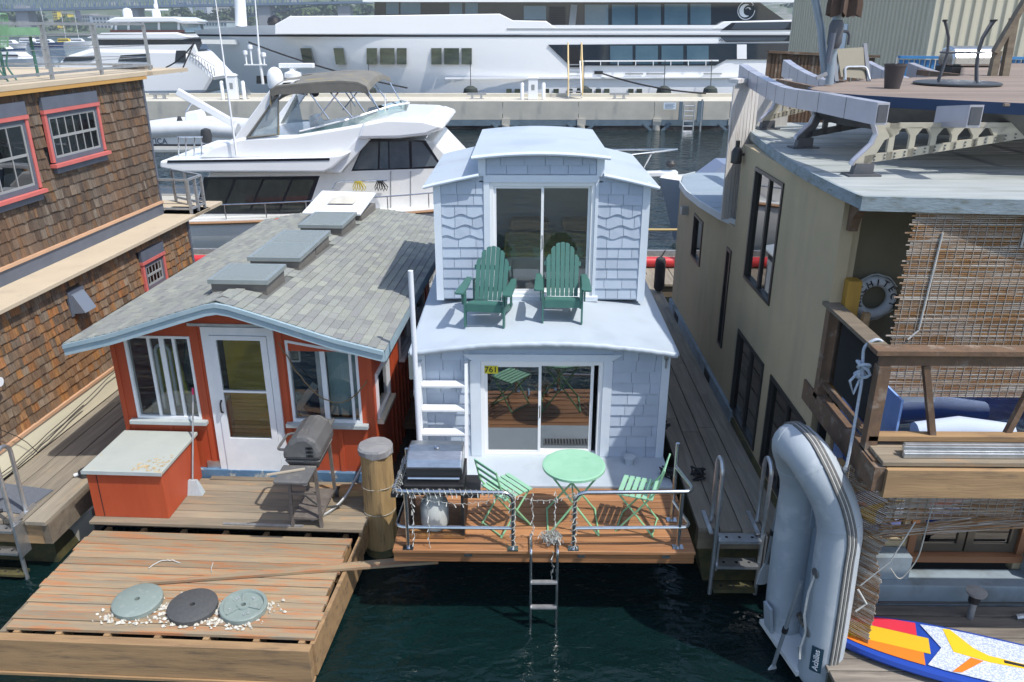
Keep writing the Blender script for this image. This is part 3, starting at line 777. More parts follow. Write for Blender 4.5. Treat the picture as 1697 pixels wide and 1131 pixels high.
# small crickets of shingle in front of the skylights
# skylights
for (xc, ya, yb, hw, top) in SKY:
    b = MB(); z0, z1 = top - .30, top - .063
    b.box(xc - hw + .03, xc - hw + .06, ya + .03, yb - .03, z0, z1); b.box(xc + hw - .06, xc + hw - .03, ya + .03, yb - .03, z0, z1); b.box(xc - hw + .06, xc + hw - .06, ya + .03, ya + .06, z0, z1); b.box(xc - hw + .06, xc + hw - .06, yb - .06, yb - .03, z0, z1)
    sk = b.build('skylight', M['sky_frame'], rh)
    b = MB(); z0, z1 = top - .062, top - .008; b.box(xc - hw, xc - hw + .055, ya, yb, z0, z1); b.box(xc + hw - .055, xc + hw, ya, yb, z0, z1); b.box(xc - hw + .055, xc + hw - .055, ya, ya + .055, z0, z1); b.box(xc - hw + .055, xc + hw - .055, yb - .055, yb, z0, z1); b.build('skylight_frame', M['sky_flash'], sk)
    b = MB(); b.hexa([(xc - hw + .05, ya + .05, top - .011), (xc + hw - .05, ya + .05, top - .011), (xc + hw - .05, yb - .05, top - .011), (xc - hw + .05, yb - .05, top - .011)],
                     [(xc - hw + .06, ya + .06, top), (xc + hw - .06, ya + .06, top), (xc + hw - .06, yb - .06, top), (xc - hw + .06, yb - .06, top)]); b.build('glazing', M['sky_glass'], sk)
b = MB(); b.box(-.55, .36, 5.12, 6.3, 1.95, 2.27); hh = b.build('roof_hatch', M['sky_frame'], rh)
b = MB(); b.hexa([(-.70, 5.08, 2.30), (.37, 5.02, 2.30), (.37, 6.35, 2.42), (-.72, 6.5, 2.42)], [(-.70, 5.08, 2.34), (.37, 5.02, 2.34), (.37, 6.35, 2.46), (-.72, 6.5, 2.46)]); b.build('hatch_lid', M['white_paint'], hh, bevel=.01)
# front wall
WH_ = 1.62; th = .08
b = MB()
def under(x): return rz_(x, 0) - .075
def wallstrip(x0, x1, z0, z1=None):
    if z1 is not None: b.box(x0, x1, 0, th, z0, z1)
    else:
        n = 8; b.prism([(x0, z0)] + [(x1, z0)] + [(x1 + (x0 - x1) * i / n, under(x1 + (x0 - x1) * i / n)) for i in range(n + 1)], 'y', 0, th)
wallstrip(-WH_, -1.43, -.10); wallstrip(-1.43, -.60, -.10, .80); wallstrip(-1.43, -.60, 1.92)
wallstrip(-.60, -.44, -.10); wallstrip(-.44, .45, 2.06); wallstrip(.45, .575, -.10); wallstrip(.575, 1.455, -.10, .80); wallstrip(.575, 1.455, 1.76); wallstrip(1.455, WH_, -.10)
b.build('front_wall', M['red'], rh)
fw = [o for o in bpy.data.objects if o.parent == rh and o.name.startswith('front_wall')][0]
for x, z0, z1 in [(-1.03, -.08, .74), (.80, -.08, .74), (1.16, -.08, .74), (-1.585, -.08, 1.95), (1.585, -.08, 1.93), (-.52, -.08, 2.1), (.515, -.08, 2.1)]:
    b = MB(); b.box(x - .03, x + .03, -.012, .001, z0, z1); b.build('batten', M['red'], fw)
# side walls with battens
for s in (-1, 1):
    b = MB(); xa, xb = sorted((s * (WH_ - .07), s * WH_))
    if s == -1: b.box(xa, xb, th, 6.2, -.3, 1.93)
    else:
        wins = [(.05, .86, .80, 1.40), (1.65, 2.45, 1.0, 1.62), (3.05, 3.85, 1.0, 1.62), (4.4, 5.2, 1.0, 1.62)]
        yy = th
        for a, c, z0, z1 in [(.12, .86, .80, 1.42)] + wins[1:]:
            b.box(xa, xb, yy, a, -.3, 1.92); b.box(xa, xb, a, c, -.3, z0); b.box(xa, xb, a, c, z1, 1.92); yy = c
        b.box(xa, xb, yy, 6.2, -.3, 1.92)
    sw = b.build('side_wall', M['red'], rh)
    if s == 1:
        for k in range(22):
            y = .95 + k * .245
            if any(a - .04 < y < c + .04 for a, c, _, _ in wins):
                bb = MB(); bb.box(xb, xb + .02, y - .025, y + .025, -.28, .96); bb.build('batten', M['red'], sw)
            else:
                bb = MB(); bb.box(xb, xb + .02, y - .025, y + .025, -.28, 1.88); bb.build('batten', M['red'], sw)
        for i, (a, c, z0, z1) in enumerate([(.12, .86, .80, 1.42)] + wins[1:]):
            w = MB(); f = .05; x_ = xb + .028
            w.box(xa, x_, a, c, z0, z0 + f); w.box(xa, x_, a, c, z1 - f, z1); w.box(xa, x_, a, a + f, z0 + f, z1 - f); w.box(xa, x_, c - f, c, z0 + f, z1 - f)
            wo = w.build('side_window', M['white_paint'], rh)
            w = MB(); w.box(xb - .02, xb - .014, a + f, c - f, z0 + f, z1 - f); w.build('pane', M['glass'], wo)
            w = MB(); w.box(xb - .01, xb + .085, a - .04, c + .04, z0 - .05, z0 - .002); w.build('sill', mt('cream_sill', (.55, .52, .42), rough=.6) if i == 0 else M['white_paint'], wo)
b = MB(); b.box(-WH_, WH_, 6.2, 6.28, -.3, 1.95); b.build('back_wall', M['red'], rh)
b = MB(); b.box(-1.5, 1.52, .1, 6.2, -.08, -.02); b.build('floor', mt('dim_floor', (.22, .21, .19), (.16, .15, .14), sc=3, rough=.5), rh)
b = MB(); b.box(-1.7, 1.7, .0, 6.3, -.56, -.31); b.build('hull', mt('dark_logs', (.05, .045, .04), (.09, .075, .06), sc=3, rough=.9), rh)
b = MB(); b.box(-WH_, WH_, -.06, -.001, -.10, .10); b.build('blue_skirt', mt('blue_peeling_skirt', (.07, .15, .26), (.10, .2, .32), c3=(.45, .44, .38), sc=5, sc3=8, rough=.7), rh)
b = MB(); b.box(1.63, 1.85, 2.2, 2.28, .1, .2); b.hexa([(1.64, 1.6, -.12), (1.84, 1.6, -.12), (1.84, 5.8, -.12), (1.64, 5.8, -.12)], [(1.64, 1.6, -.02), (1.84, 1.6, -.02), (1.84, 5.8, -.02), (1.64, 5.8, -.02)]); b.build('side_log', M['timber_brown'], rh)
# interior
def panel(name, mat, x0, x1, y0, y1, z0, z1, lab=None, par=None): 
    q = MB(); q.box(x0, x1, y0, y1, z0, z1); return q.build(name, mat, par or rh, label=lab)
panel('partition', mt('beige_interior', (.50, .46, .38), rough=.9), -1.5, 1.52, 2.1, 2.15, -.02, 1.9)
panel('inner_panel', mt('mustard_yellow', (.52, .40, .035), (.46, .34, .03), sc=4, rough=.6), -.56, -.02, .82, .86, 0, 1.98)
panel('jamb', M['white_paint'], -.02, .03, .78, .88, 0, 1.98)
idr = panel('inner_door', mt('deep_blue_paint', (.018, .06, .12), (.022, .07, .14), sc=4, rough=.4), .03, .75, .82, .86, 0, 1.98)
q = MB()
for z in (1.28, 1.58, 1.86): q.box(.12, .46, .800, .819, z - .014, z + .014)
for x in (.12, .30, .46): q.box(x - .012, x + .012, .798, .817, 1.28, 1.86)
q.build('muntin', M['white_paint'], idr)
q = MB(); q.box(.13, .45, .812, .818, 1.3, 1.85); q.build('pane', mt('grey_pane', (.18, .22, .23), rough=.15), idr)
q = MB(); q.bar((.10, .809, .25), (.64, .809, .95), .10, .02, (0, 1, 0)); q.bar((.64, .806, .25), (.10, .806, .95), .10, .018, (0, 1, 0)); q.build('cross_brace', mt('grey_white_brace', (.5, .53, .55), rough=.6), idr)
q = MB(); q.lathe([(.0, -.06), (.03, -.05), (.03, -.02), (.012, 0)], (.10, .815, 1.12), 12, 'y'); q.build('knob', mt('brass', (.5, .35, .12), rough=.3, metal=1), idr, smooth=True)
q = MB()
for i in range(9):
    a = i / 8; q.tube([(-1.22 + a * .22, .35 + .03 * math.sin(i * 2.2), 1.66 - .1 * abs(a - .5)), (-1.25 + a * .28, .36, 1.35), (-1.28 + a * .34, .37 + .02 * math.cos(i * 3), .98)], .032, 6)
q.build('raincoat', mt('yellow_green_coat', (.50, .46, .02), (.36, .36, .02), sc=6, rough=.7), rh, smooth=True)
q = MB(); q.tube(arc((-1.12, .28, 1.60), .09, 180, 0, 10) + [(-1.03, .28, .85)], .022, 8); q.tube([(-1.21, .28, 1.6), (-1.21, .28, .8)], .022, 8); q.build('grab_bar', M['white_paint'], rh, smooth=True)
q = MB(); q.lathe([(.02, 1.75), (.05, 1.6), (.08, 1.35), (.085, 1.2), (.03, 1.15)], (-.80, .3, 0), 10); q.build('hanging_bag', M['black'], rh, smooth=True)
panel('counter', mt('grey_counter', (.34, .36, .36), rough=.5), -1.45, -.6, .4, .9, .3, .82)
panel('tall_cupboard', mt('dim_brown', (.10, .075, .05), rough=.6), -.95, -.6, 1.0, 1.5, 0, 1.8)
panel('curtain', mt('pale_teal_curtain', (.30, .42, .44), (.24, .36, .38), sc=8, st=(6, 1, 1), rough=.8), 1.03, 1.42, .14, .16, .84, 1.72)
panel('white_post', M['white_paint'], .80, .92, .4, .5, 0, 1.8)
# storm door
b = MB(); b.box(-.44, -.345, -.03, .07, 0, 2.06); b.box(.365, .45, -.03, .07, 0, 2.06); b.box(-.345, .365, -.03, .07, 1.96, 2.06); sd_ = b.build('storm_door', M['white_paint'], rh)
b = MB(); b.box(-.341, .361, -.042, -.002, .01, .56); b.box(-.341, -.26, -.042, -.002, .56, 1.955); b.box(.285, .361, -.042, -.002, .56, 1.955); b.box(-.26, .285, -.042, -.002, 1.90, 1.955); b.box(-.26, .285, -.042, -.002, 1.20, 1.225); b.build('door_leaf', M['white_paint'], sd_)
for z0, z1 in ((.56, 1.20), (1.225, 1.90)):
    b = MB(); b.box(-.26, .285, -.024, -.018, z0, z1); b.build('pane', M['glass_clear'], sd_)
b = MB(); b.tube(rounded([(-.30, -.04, .92), (-.30, -.085, .95), (-.30, -.085, 1.06), (-.30, -.04, 1.09)], .02), .012, 6); b.build('handle', M['black'], sd_, smooth=True)
b = MB(); b.box(-.60, .56, -.02, .0, 2.065, 2.10); b.build('head_flashing', M['alu'], rh)
b = MB(); b.box(-.56, .5, -.14, -.0, -.03, .012); b.build('threshold', M['beam_grey'], rh)
b = MB(); b.box(-.62, -.45, -.016, -.001, .02, .20); b.build('kick_plate', M['alu'], rh)
# front windows
for (x0, x1, z0, z1, z1r, splits) in [(-1.43, -.60, .80, 1.925, 1.925, (.36, .55, .74)), (.575, 1.455, .80, 1.90, 1.76, (.50, .88))]:
    f = .032
    b = MB(); b.box(x0, x1, -.012, .07, z0, z0 + f); b.box(x0, x0 + f, -.012, .07, z0 + f, z1); b.box(x1 - f, x1, -.012, .07, z0 + f, z1r)
    b.hexa([(x0 + f, -.012, z1 - f), (x1 - f, -.012, z1r - f), (x1 - f, .07, z1r - f), (x0 + f, .07, z1 - f)], [(x0 + f, -.012, z1), (x1 - f, -.012, z1r), (x1 - f, .07, z1r), (x0 + f, .07, z1)])
    wo = b.build('front_window', M['white_paint'], rh)
    for k, s in enumerate(splits):
        xm = lerp(x0, x1, s); zt = lerp(z1, z1r, s) - f; wd = .03 if k == (1 if len(splits) == 3 else 0) else .017
        b = MB(); b.box(xm - wd, xm + wd, .004 + .012 * (k % 2), .05, z0 + f, zt); b.build('sash_bar', M['white_paint'], wo)
    b = MB(); b.prism([(x0 + f, z0 + f), (x1 - f, z0 + f), (x1 - f, z1r - f), (x0 + f, z1 - f)], 'y', .028, .034); b.build('pane', M['glass_clear'], wo)
    b = MB(); b.box(x0 - .08, x1 + .08, -.085, -.001, z0 - .055, z0 - .002); b.build('sill', M['sill_grey'], wo, bevel=.006)
# loose cable hanging on the right of the door
# ---------------- deck in front and lower platform
rdk = MB(); rdk.box(-1.5, 1.55, -1.0, -.1, -.14, -.045); rdk = rdk.build('deck', M['timber_brown'], rh)
planks(rdk, M['deck_grey'], -1.60, 1.66, -1.13, -.10, .0, 7, t=.038, gap=.008, jz=.003, jl=.012, seed=51)
b = MB(); b.box(1.60, 1.645, -1.10, .2, -.36, -.045); b.build('side_beam', M['fir'], rdk)
pfm = empty('swim_platform', RO, 'low worn timber swim platform in front of the red houseboat', 'platform', rz=RZ)
planks(pfm, M['deck_worn'], -1.585, 1.515, -2.765, -1.135, -.115, 13, t=.036, gap=.008, jz=.003, jl=.03, jr=.0035, seed=52)
b = MB(); b.box(-1.78, 1.53, -2.90, -2.80, -.55, -.155); b.build('front_beam', M['fir'], pfm, bevel=.006)
b = MB(); b.box(-1.80, 1.535, -2.92, -2.80, -.58, -.552); b.build('front_lip', M['fir'], pfm)
b = MB(); b.hexa([(1.505, -2.795, -.55), (1.55, -2.795, -.55), (1.64, -1.12, -.50), (1.60, -1.12, -.50)], [(1.505, -2.795, -.16), (1.55, -2.795, -.16), (1.64, -1.12, -.10), (1.60, -1.12, -.10)]); b.build('side_beam', M['fir'], pfm)
b = MB(); b.box(1.40, 1.50, -1.7, -1.12, -.3, -.157); b.build('corner_block', M['fir'], pfm)
b = MB(); b.box(-1.62, -1.56, -2.79, -1.2, -.40, -.155); b.build('side_beam', M['beam_grey'], pfm)
jm = MB().box(-.03, .03, -2.795, -1.0, -.32, -.156).mesh('joist', M['fir'])
for x in (-1.45, -1.02, -.53, -.02, .47, .97, 1.42): inst(jm, 'joist', pfm, (x, 0, 0))
b = MB(); b.box(-1.5, 1.45, -2.7, -1.0, -.7, -.36); b.build('float', mt('dark_float', (.03, .03, .028), rough=.9), pfm)
# ================================================================ brown shingled house at the left
M['cedar_shingle'] = mt('weathered_cedar_shingle', (.1, .1, .1), (.2, .2, .2), sc=9, st=(5, 5, .5), rough=.85, rnd=.16, bump=.6, bsc=14, bst=(9, 9, .4), smul=(.5, 1.4), lf=((.34, .15, .04), .9, (.48, .68), .42),
    rcols=[(.13, .080, .045), (.19, .125, .075), (.30, .125, .038), (.16, .115, .08), (.21, .155, .105), (.105, .066, .04), (.26, .20, .14), (.17, .10, .055), (.34, .165, .055)])
M['cedar_grey'] = mt('grey_cedar_shingle', (.1, .1, .1), (.2, .2, .2), sc=9, st=(5, 5, .5), rough=.88, rnd=.14, bump=.6, bsc=14, bst=(9, 9, .4), smul=(.5, 1.4), lf=((.19, .10, .05), .8, (.50, .68), .5),
    rcols=[(.085, .060, .044), (.13, .095, .068), (.17, .095, .048), (.10, .072, .052), (.165, .130, .100), (.068, .046, .034), (.115, .076, .050), (.19, .155, .12), (.15, .080, .038)])
M['copper'] = mt('copper_flashing', (.60, .36, .22), (.52, .33, .21), sc=3, rough=.5)
M['slate_paint'] = mt('slate_blue_paint', (.115, .13, .165), (.095, .11, .14), sc=4, rough=.6)
M['sand_roof'] = mt('sand_coloured_deck_coating', (.52, .43, .31), (.47, .39, .285), c3=(.40, .33, .25), sc=1.2, sc3=2.5, ramp3=(.58, .8), rough=.85, bump=.1, bsc=50)
M['coral'] = mt('coral_red_trim', (.60, .15, .13), (.54, .13, .115), sc=4, rough=.55)
M['cream'] = mt('cream_painted_skirt', (.64, .60, .45), (.58, .54, .41), sc=2, st=(1, .3, 3), rough=.6)
BO, BZ = (-6.5, 9.14, .75), -3.5
bh = empty('shingled_house', BO, 'two storey house in weathered brown cedar shingles with coral red window trim', 'house', rz=BZ)
YA, YB = -2.6, 5.18
b = MB(); b.box(-4.0, -.02, YA, YB, .05, 1.97); lw = b.build('lower_wall', mt('wall_backing', (.05, .04, .03), rough=.9), bh)
b = MB(); b.box(-4.0, -.52, YA, 5.30, 2.06, 4.45); uw_ = b.build('upper_wall', M['dark'], bh)
pcs = []
def cedar_rows(par, mat, x, y0, y1, z0, z1, pitch, holes, seed):
    rr = random.Random(seed); n = round((z1 - z0) / pitch); p = (z1 - z0) / n
    for r in range(n):
        zb = z0 + r * p; y = y0 - rr.random() * .1
        while y < y1:
            w = rr.uniform(.05, .135); a, c = max(y, y0), min(y + w, y1); y += w
            if c - a < .02 or any(c > h0 and a < h1 and zb + p > g0 and zb < g1 for h0, h1, g0, g1 in holes): continue
            d = rr.uniform(-.010, .010); e = rr.uniform(0, .010); zt = min(zb + p + .02, z1 + .005)
            lo = [(x - .02, a + .002, zb + d), (x + .016 + e, a + .002, zb + d), (x + .016 + e, c - .002, zb + d), (x - .02, c - .002, zb + d)]
            hi = [(x - .02, a + .002, zt), (x + .002, a + .002, zt), (x + .002, c - .002, zt), (x - .02, c - .002, zt)]
            pcs.append((par, mat, lo, hi, (a + c) / 2, zb))
cedar_rows(lw, M['cedar_shingle'], 0, -1.4, YB, .36, 1.97, .135, [(3.44, 4.13, 1.10, 1.78), (1.47, 1.75, 1.46, 1.74)], 61)
cedar_rows(uw_, M['cedar_grey'], -.5, .4, 5.30, 2.28, 4.43, .150, [(2.45, 3.80, 3.36, 4.26), (.52, 2.03, 3.06, 4.24)], 62)
def cam_d(t):   # visible and near ones first
    y = t[4]; pxl = -6.5 + y * .06; return (y + 9.1) + (0 if y > .35 else 6)
for par in (lw, uw_):
    sub = sorted([t for t in pcs if t[0] == par ], key=cam_d)
    for t in sub[:150]: q = MB(); q.hexa(t[2], t[3]); q.build('shingle', t[1], par)
    q = MB()
    for t in sub[150:]: q.hexa(t[2], t[3])
    q.build('shingles', M['cedar_shingle'] if par == lw else M['cedar_grey'], par, kind='stuff')
# corner boards at the far end
b = MB(); b.box(-.10, .035, YB, YB + .05, .05, 1.97); b.build('corner_board', M['slate_paint'], lw)
b = MB(); b.box(-.60, -.47, 5.302, 5.35, 2.06, 4.44); b.build('corner_board', M['slate_paint'], uw_)
# skirt: copper flashing, cream board
b = MB(); b.box(-.02, .055, -1.6, YB, .315, .358); b.build('copper_flashing', M['copper'], lw)
b = MB(); b.hexa([(-.02, -1.6, .0), (.075, -1.6, .0), (.075, YB, .0), (-.02, YB, .0)], [(-.02, -1.6, .312), (.035, -1.6, .312), (.035, YB, .312), (-.02, YB, .312)]); b.build('skirt_board', M['cream'], lw)
# ledge roof between the storeys
b = MB(); b.box(-.60, .14, YA, 5.95, 1.985, 2.045); b.build('ledge_roof', M['sand_roof'], bh, bevel=.008)
b = MB(); b.box(-.52, -.455, YA, 5.30, 2.046, 2.245); b.build('ledge_upstand', M['slate_paint'], bh)
b = MB(); b.box(-.52, -.43, YA, 5.31, 2.247, 2.285); b.build('copper_flashing', M['copper'], bh)
# back balcony bit of the ledge
b = MB(); b.box(-4.0, .14, 5.3, 6.5, 1.985, 2.045); b.build('ledge_roof', M['sand_roof'], bh)
# roof deck
b = MB(); b.box(-4.0, -.40, YA, 6.2, 4.46, 4.54); rd = b.build('roof_deck', M['sand_roof'], bh, bevel=.01)
b = MB(); b.box(-4.0, -.395, YA, 5.35, 4.41, 4.458); b.build('roof_edge_board', mt('ochre_edge', (.50, .28, .08), rough=.7), bh)
b = MB(); b.box(-4, -.30, 5.4, 6.75, 4.47, 4.535); b.build('roof_overhang', M['sand_roof'], bh)
b = MB(); b.box(-1.35, -.75, 6.0, 6.3, 4.536, 4.60); b.build('roof_plank', M['dock_x'], bh)
# windows with dark header and coral trim
def cedar_window(x, y0, y1, z0, z1, grid, par, nm='window'):
    f = .05
    b = MB(); b.box(x - .02, x + .03, y0, y1, z0 - .02, z0 + f); b.box(x - .02, x + .03, y0, y1, z1 - f, z1); b.box(x - .02, x + .03, y0, y0 + f, z0 + f, z1 - f); b.box(x - .02, x + .03, y1 - f, y1, z0 + f, z1 - f)
    w = b.build(nm, M['slate_paint'], par)
    b = MB(); b.box(x, x + .05, y0 - .06, y1 + .06, z1 + .055, z1 + .23); b.build('header', M['slate_paint'], w)
    b = MB(); b.box(x, x + .06, y0 - .07, y1 + .07, z1 + .002, z1 + .053); b.build('head_trim', M['coral'], w)
    for a, c in ((y0 - .06, y0 - .002), (y1 + .002, y1 + .06)):
        b = MB(); b.box(x, x + .045, a, c, z0 - .0, z1); b.build('side_trim', M['coral'], w)
    b = MB(); b.box(x, x + .10, y0 - .09, y1 + .09, z0 - .07, z0 - .022); b.build('sill', M['coral'], w)
    b = MB(); b.box(x, x + .055, y0 - .03, y1 + .03, z0 - .16, z0 - .072); b.build('apron', M['slate_paint'], w)
    gy, gz = grid; b = MB(); xx = x + .004
    a0, a1, c0, c1 = y0 + f, y1 - f, z0 + f, z1 - f; zm = (c0 + c1) / 2
    b.box(xx, xx + .018, a0, a0 + .03, c0, c1); b.box(xx, xx + .018, a1 - .03, a1, c0, c1); b.box(xx, xx + .018, a0 + .03, a1 - .03, c0, c0 + .03); b.box(xx, xx + .018, a0 + .03, a1 - .03, c1 - .03, c1); b.box(xx, xx + .02, a0 + .03, a1 - .03, zm - .018, zm + .018)
    for k in range(1, gy): 
        y = a0 + (a1 - a0) * k / gy; b.box(xx + .002, xx + .014, y - .009, y + .009, c0 + .03, c1 - .03)
    b.build('sash', mt('grey_sash', (.30, .31, .31), rough=.5), w)
    b = MB(); b.box(xx + .004, xx + .008, a0 + .03, a1 - .03, c0 + .03, c1 - .03); b.build('pane', glass('house_glass', (.55, .6, .58), .14), w)
    b = MB()
    n = 22
    b.grid([[(x - .012 + .008 * math.sin(k * 2.1), a0 + (a1 - a0) * k / n, z) for k in range(n + 1)] for z in (c0, c1)])
    b.build('curtain', mt('pale_green_curtain', (.34, .37, .31), (.22, .25, .21), sc=6, st=(1, 8, .3), rough=.9), w)
    return w
cedar_window(-.49, 2.48, 3.76, 3.42, 4.10, (6, 2), bh)
cedar_window(-.49, .55, 2.0, 3.14, 4.08, (4, 2), bh)
cedar_window(.005, 3.47, 4.10, 1.16, 1.60, (5, 2), bh)
# vent hood
vh = MB(); vh.box(.0, .03, 1.42, 1.80, 1.42, 1.78); vh = vh.build('vent_hood', M['slate_paint'], bh)
b = MB(); b.hexa([(.03, 1.47, 1.45), (.20, 1.47, 1.47), (.20, 1.75, 1.47), (.03, 1.75, 1.45)], [(.03, 1.47, 1.73), (.06, 1.47, 1.73), (.06, 1.75, 1.73), (.03, 1.75, 1.73)]); b.build('cowl', mt('blue_grey_metal', (.21, .24, .29), rough=.45, metal=.3), vh)
# flood lamp at the left edge, cables
b = MB(); b.lathe([(.02, 0), (.05, .04), (.06, .10)], (.05, -.35, 1.22), 12, 'x'); b.build('wall_lamp', M['white_paint'], bh, smooth=True)
# railings: steel posts with cables
def cable_rail(nm, pts, z, h, lab, ncab=3, posts_extra=(), bottom=True, closed_ends=True):
    r = empty(nm, BO, lab, 'railing', 'steel railings of the shingled house', rz=BZ)
    for a, c in zip(pts[:-1], pts[1:]):
        a3, c3 = Vector((a[0], a[1], z)), Vector((c[0], c[1], z))
        q = MB(); q.bar(a3 + Vector((0, 0, h)), c3 + Vector((0, 0, h)), .05, .035); q.build('top_rail', M['galv'], r)
        if bottom: q = MB(); q.bar(a3 + Vector((0, 0, .09)), c3 + Vector((0, 0, .09)), .035, .035); q.build('bottom_rail', M['galv'], r)
        for k in range(ncab):
            zz = h * (k + 1) / (ncab + 1) + .03
            q = MB(); q.tube([a3 + Vector((0, 0, zz)), c3 + Vector((0, 0, zz))], .006, 5); q.build('cable', M['steel'], r)
    for p in list(pts) + list(posts_extra):
        q = MB(); q.box(p[0] - .022, p[0] + .022, p[1] - .022, p[1] + .022, z, z + h); q.build('post', M['galv'], r)
    return r
cable_rail('deck_railing', [(-3.6, 5.9), (-.52, 5.75), (-.52, 1.2), (-.52, -1.5)], 4.54, .76, 'grey steel cable railing round the roof deck of the shingled house', posts_extra=[(-.52, 4.2), (-.52, 2.9), (-1.5, 5.8), (-2.5, 5.85)])
cable_rail('ledge_railing', [(-.75, 5.33), (.06, 5.33), (.08, 5.85), (-.75, 6.4)], 2.045, .62, 'small grey steel railing at the far end of the ledge roof', posts_extra=[(.07, 5.6), (-.35, 6.1)])
# ================================================================ walkway between pale house and tan building
wk = empty('boardwalk', (2.4, 7.45, .85), 'narrow shaded grey boardwalk beside the tan building', 'boardwalk', world=True)
rr = random.Random(71)
xs_ = [1.955, 2.19, 2.43, 2.67, 2.93]
for i in range(4):
    y = 7.46 - .02 * i; k = 0
    while y < 17.15:
        Lp = rr.uniform(2.2, 3.6); y1 = min(y + Lp, 17.18)
        if 17.18 - y1 < .5: y1 = 17.18
        me = plank_mesh(round(y1 - y - .008, 2), xs_[i + 1] - xs_[i] - .012, .045, M['dock_y'], 'y')
        inst(me, 'plank', wk, ((xs_[i] + xs_[i + 1]) / 2, (y + y1) / 2, .85 + rr.uniform(-.004, .004)))
        y = y1
b = MB(); b.box(1.97, 2.90, 7.50, 7.62, .55, .80); b.build('front_beam', M['beam_grey'], wk)
b = MB(); b.box(1.965, 2.06, 7.64, 17.1, .52, .803); b.build('side_beam', M['alga'], wk)
b = MB(); b.hexa([(2.2, 7.65, -.4), (2.95, 7.65, -.4), (2.95, 8.1, -.4), (2.2, 8.1, -.4)], [(2.0, 7.65, .53), (2.95, 7.65, .53), (2.95, 8.1, .53), (2.0, 8.1, .53)]); b.build('float', M['alga'], wk)
b = MB(); b.box(2.1, 2.95, 8.3, 17.0, -.3, .5); b.build('float', mt('dark_floatation', (.03, .03, .03), rough=.9), wk)

# ================================================================ tan stucco building
M['stucco'] = mt('tan_stucco', (.46, .37, .235), (.41, .335, .215), c3=(.36, .30, .20), sc=1.2, sc3=2.2, st3=(1, 1, .22), ramp3=(.48, .78), rough=.9, bump=.25, bsc=60)
M['alum_dark'] = mt('dark_bronze_frame', (.028, .026, .025), rough=.4)
M['tb_glass'] = glass('tan_house_glass', (.18, .2, .2), .30)
M['curb_blue'] = mt('pale_blue_concrete_hull', (.26, .32, .36), (.21, .26, .30), c3=(.13, .145, .14), sc=2, sc3=2.2, st3=(1, 1, .5), ramp3=(.50, .72), rough=.75)
M['metal_roof'] = mt('grey_membrane_roof', (.42, .44, .43), (.30, .33, .325), c3=(.17, .19, .155), sc=2.2, st=(.35, 4, 1), sc3=1.6, st3=(.4, 2.5, 1), ramp3=(.50, .70), detail=8, rough=.6)
M['roof_edge'] = mt('streaked_grey_roof_edge', (.27, .33, .37), (.20, .24, .25), c3=(.12, .13, .09), sc=6, st=(1, 1, 3), sc3=5, ramp3=(.55, .7), rough=.8, bump=.4)
M['rib_tan'] = mt('cream_steel_rib', (.45, .41, .32), (.38, .35, .28), sc=4, rough=.55)
M['rib_dark'] = mt('dark_steel_edge', (.07, .075, .085), (.10, .10, .11), sc=6, rough=.5)
M['clad'] = mt('lilac_grey_metal_cladding', (.50, .50, .56), (.44, .44, .50), sc=3, rough=.35, metal=.45)
M['old_white'] = mt('peeling_white_boards', (.62, .60, .58), (.54, .52, .50), c3=(.33, .27, .24), sc=2, st=(6, 6, .5), sc3=3, st3=(6, 6, .4), ramp3=(.60, .68), rough=.85, bump=.3, rnd=.05)
M['top_deck'] = mt('brown_grey_roof_deck', (.25, .19, .15), (.19, .15, .125), sc=2.2, st=(.5, 6, 5), rough=.75, rnd=.14, bump=.3)
TX = 2.95
tb = empty('tan_building', (TX, 7.3, .8), 'tan stucco floating building with curved roof ribs and a shaded balcony', 'building', world=True)
def wall_holes(b, x0, x1, u0, u1, v0, v1, holes):   # wall in a plane of constant x, thickness x0..x1, u = y, v = z
    us = sorted({u0, u1} | {h for q in holes for h in q[:2]})
    for a, c in zip(us[:-1], us[1:]):
        cuts = sorted([(q[2], q[3]) for q in holes if q[0] < c - 1e-6 and q[1] > a + 1e-6])
        z = v0
        for g0, g1 in cuts:
            if g0 > z: b.box(x0, x1, a, c, z, g0)
            z = g1
        if z < v1: b.box(x0, x1, a, c, z, v1)
WIN = dict(big=(9.05, 10.23, 2.90, 4.36), door1=(8.96, 10.2, .98, 2.18), door2=(7.42, 8.66, .98, 2.18))
b = MB(); wall_holes(b, TX, TX + .12, 7.30, 10.95, .80, 4.54, list(WIN.values()))
tw = b.build('side_wall', M['stucco'], tb)
WIN2 = dict(small=(12.85, 13.57, 2.28, 3.04), slit=(10.96, 11.22, 1.58, 3.06))
b = MB(); wall_holes(b, TX, TX + .12, 10.952, 15.0, .80, 3.40, list(WIN2.values()))
b.box(TX + .12, 7.0, 14.88, 15.0, .8, 3.40)
b.build('rear_wall', M['stucco'], tb)
b = MB(); b.box(TX + .12, 8, 10.83, 10.95, .8, 4.54); b.build('rear_wall', M['stucco'], tb)
b = MB(); b.box(TX + .45, TX + .5, 8.15, 10.8, .9, 4.5); b.box(TX + .45, TX + .5, 11.0, 14.8, .9, 3.35); b.build('interior', mt('dim_interior', (.05, .05, .05), (.09, .085, .08), sc=2, rough=.9), tb)
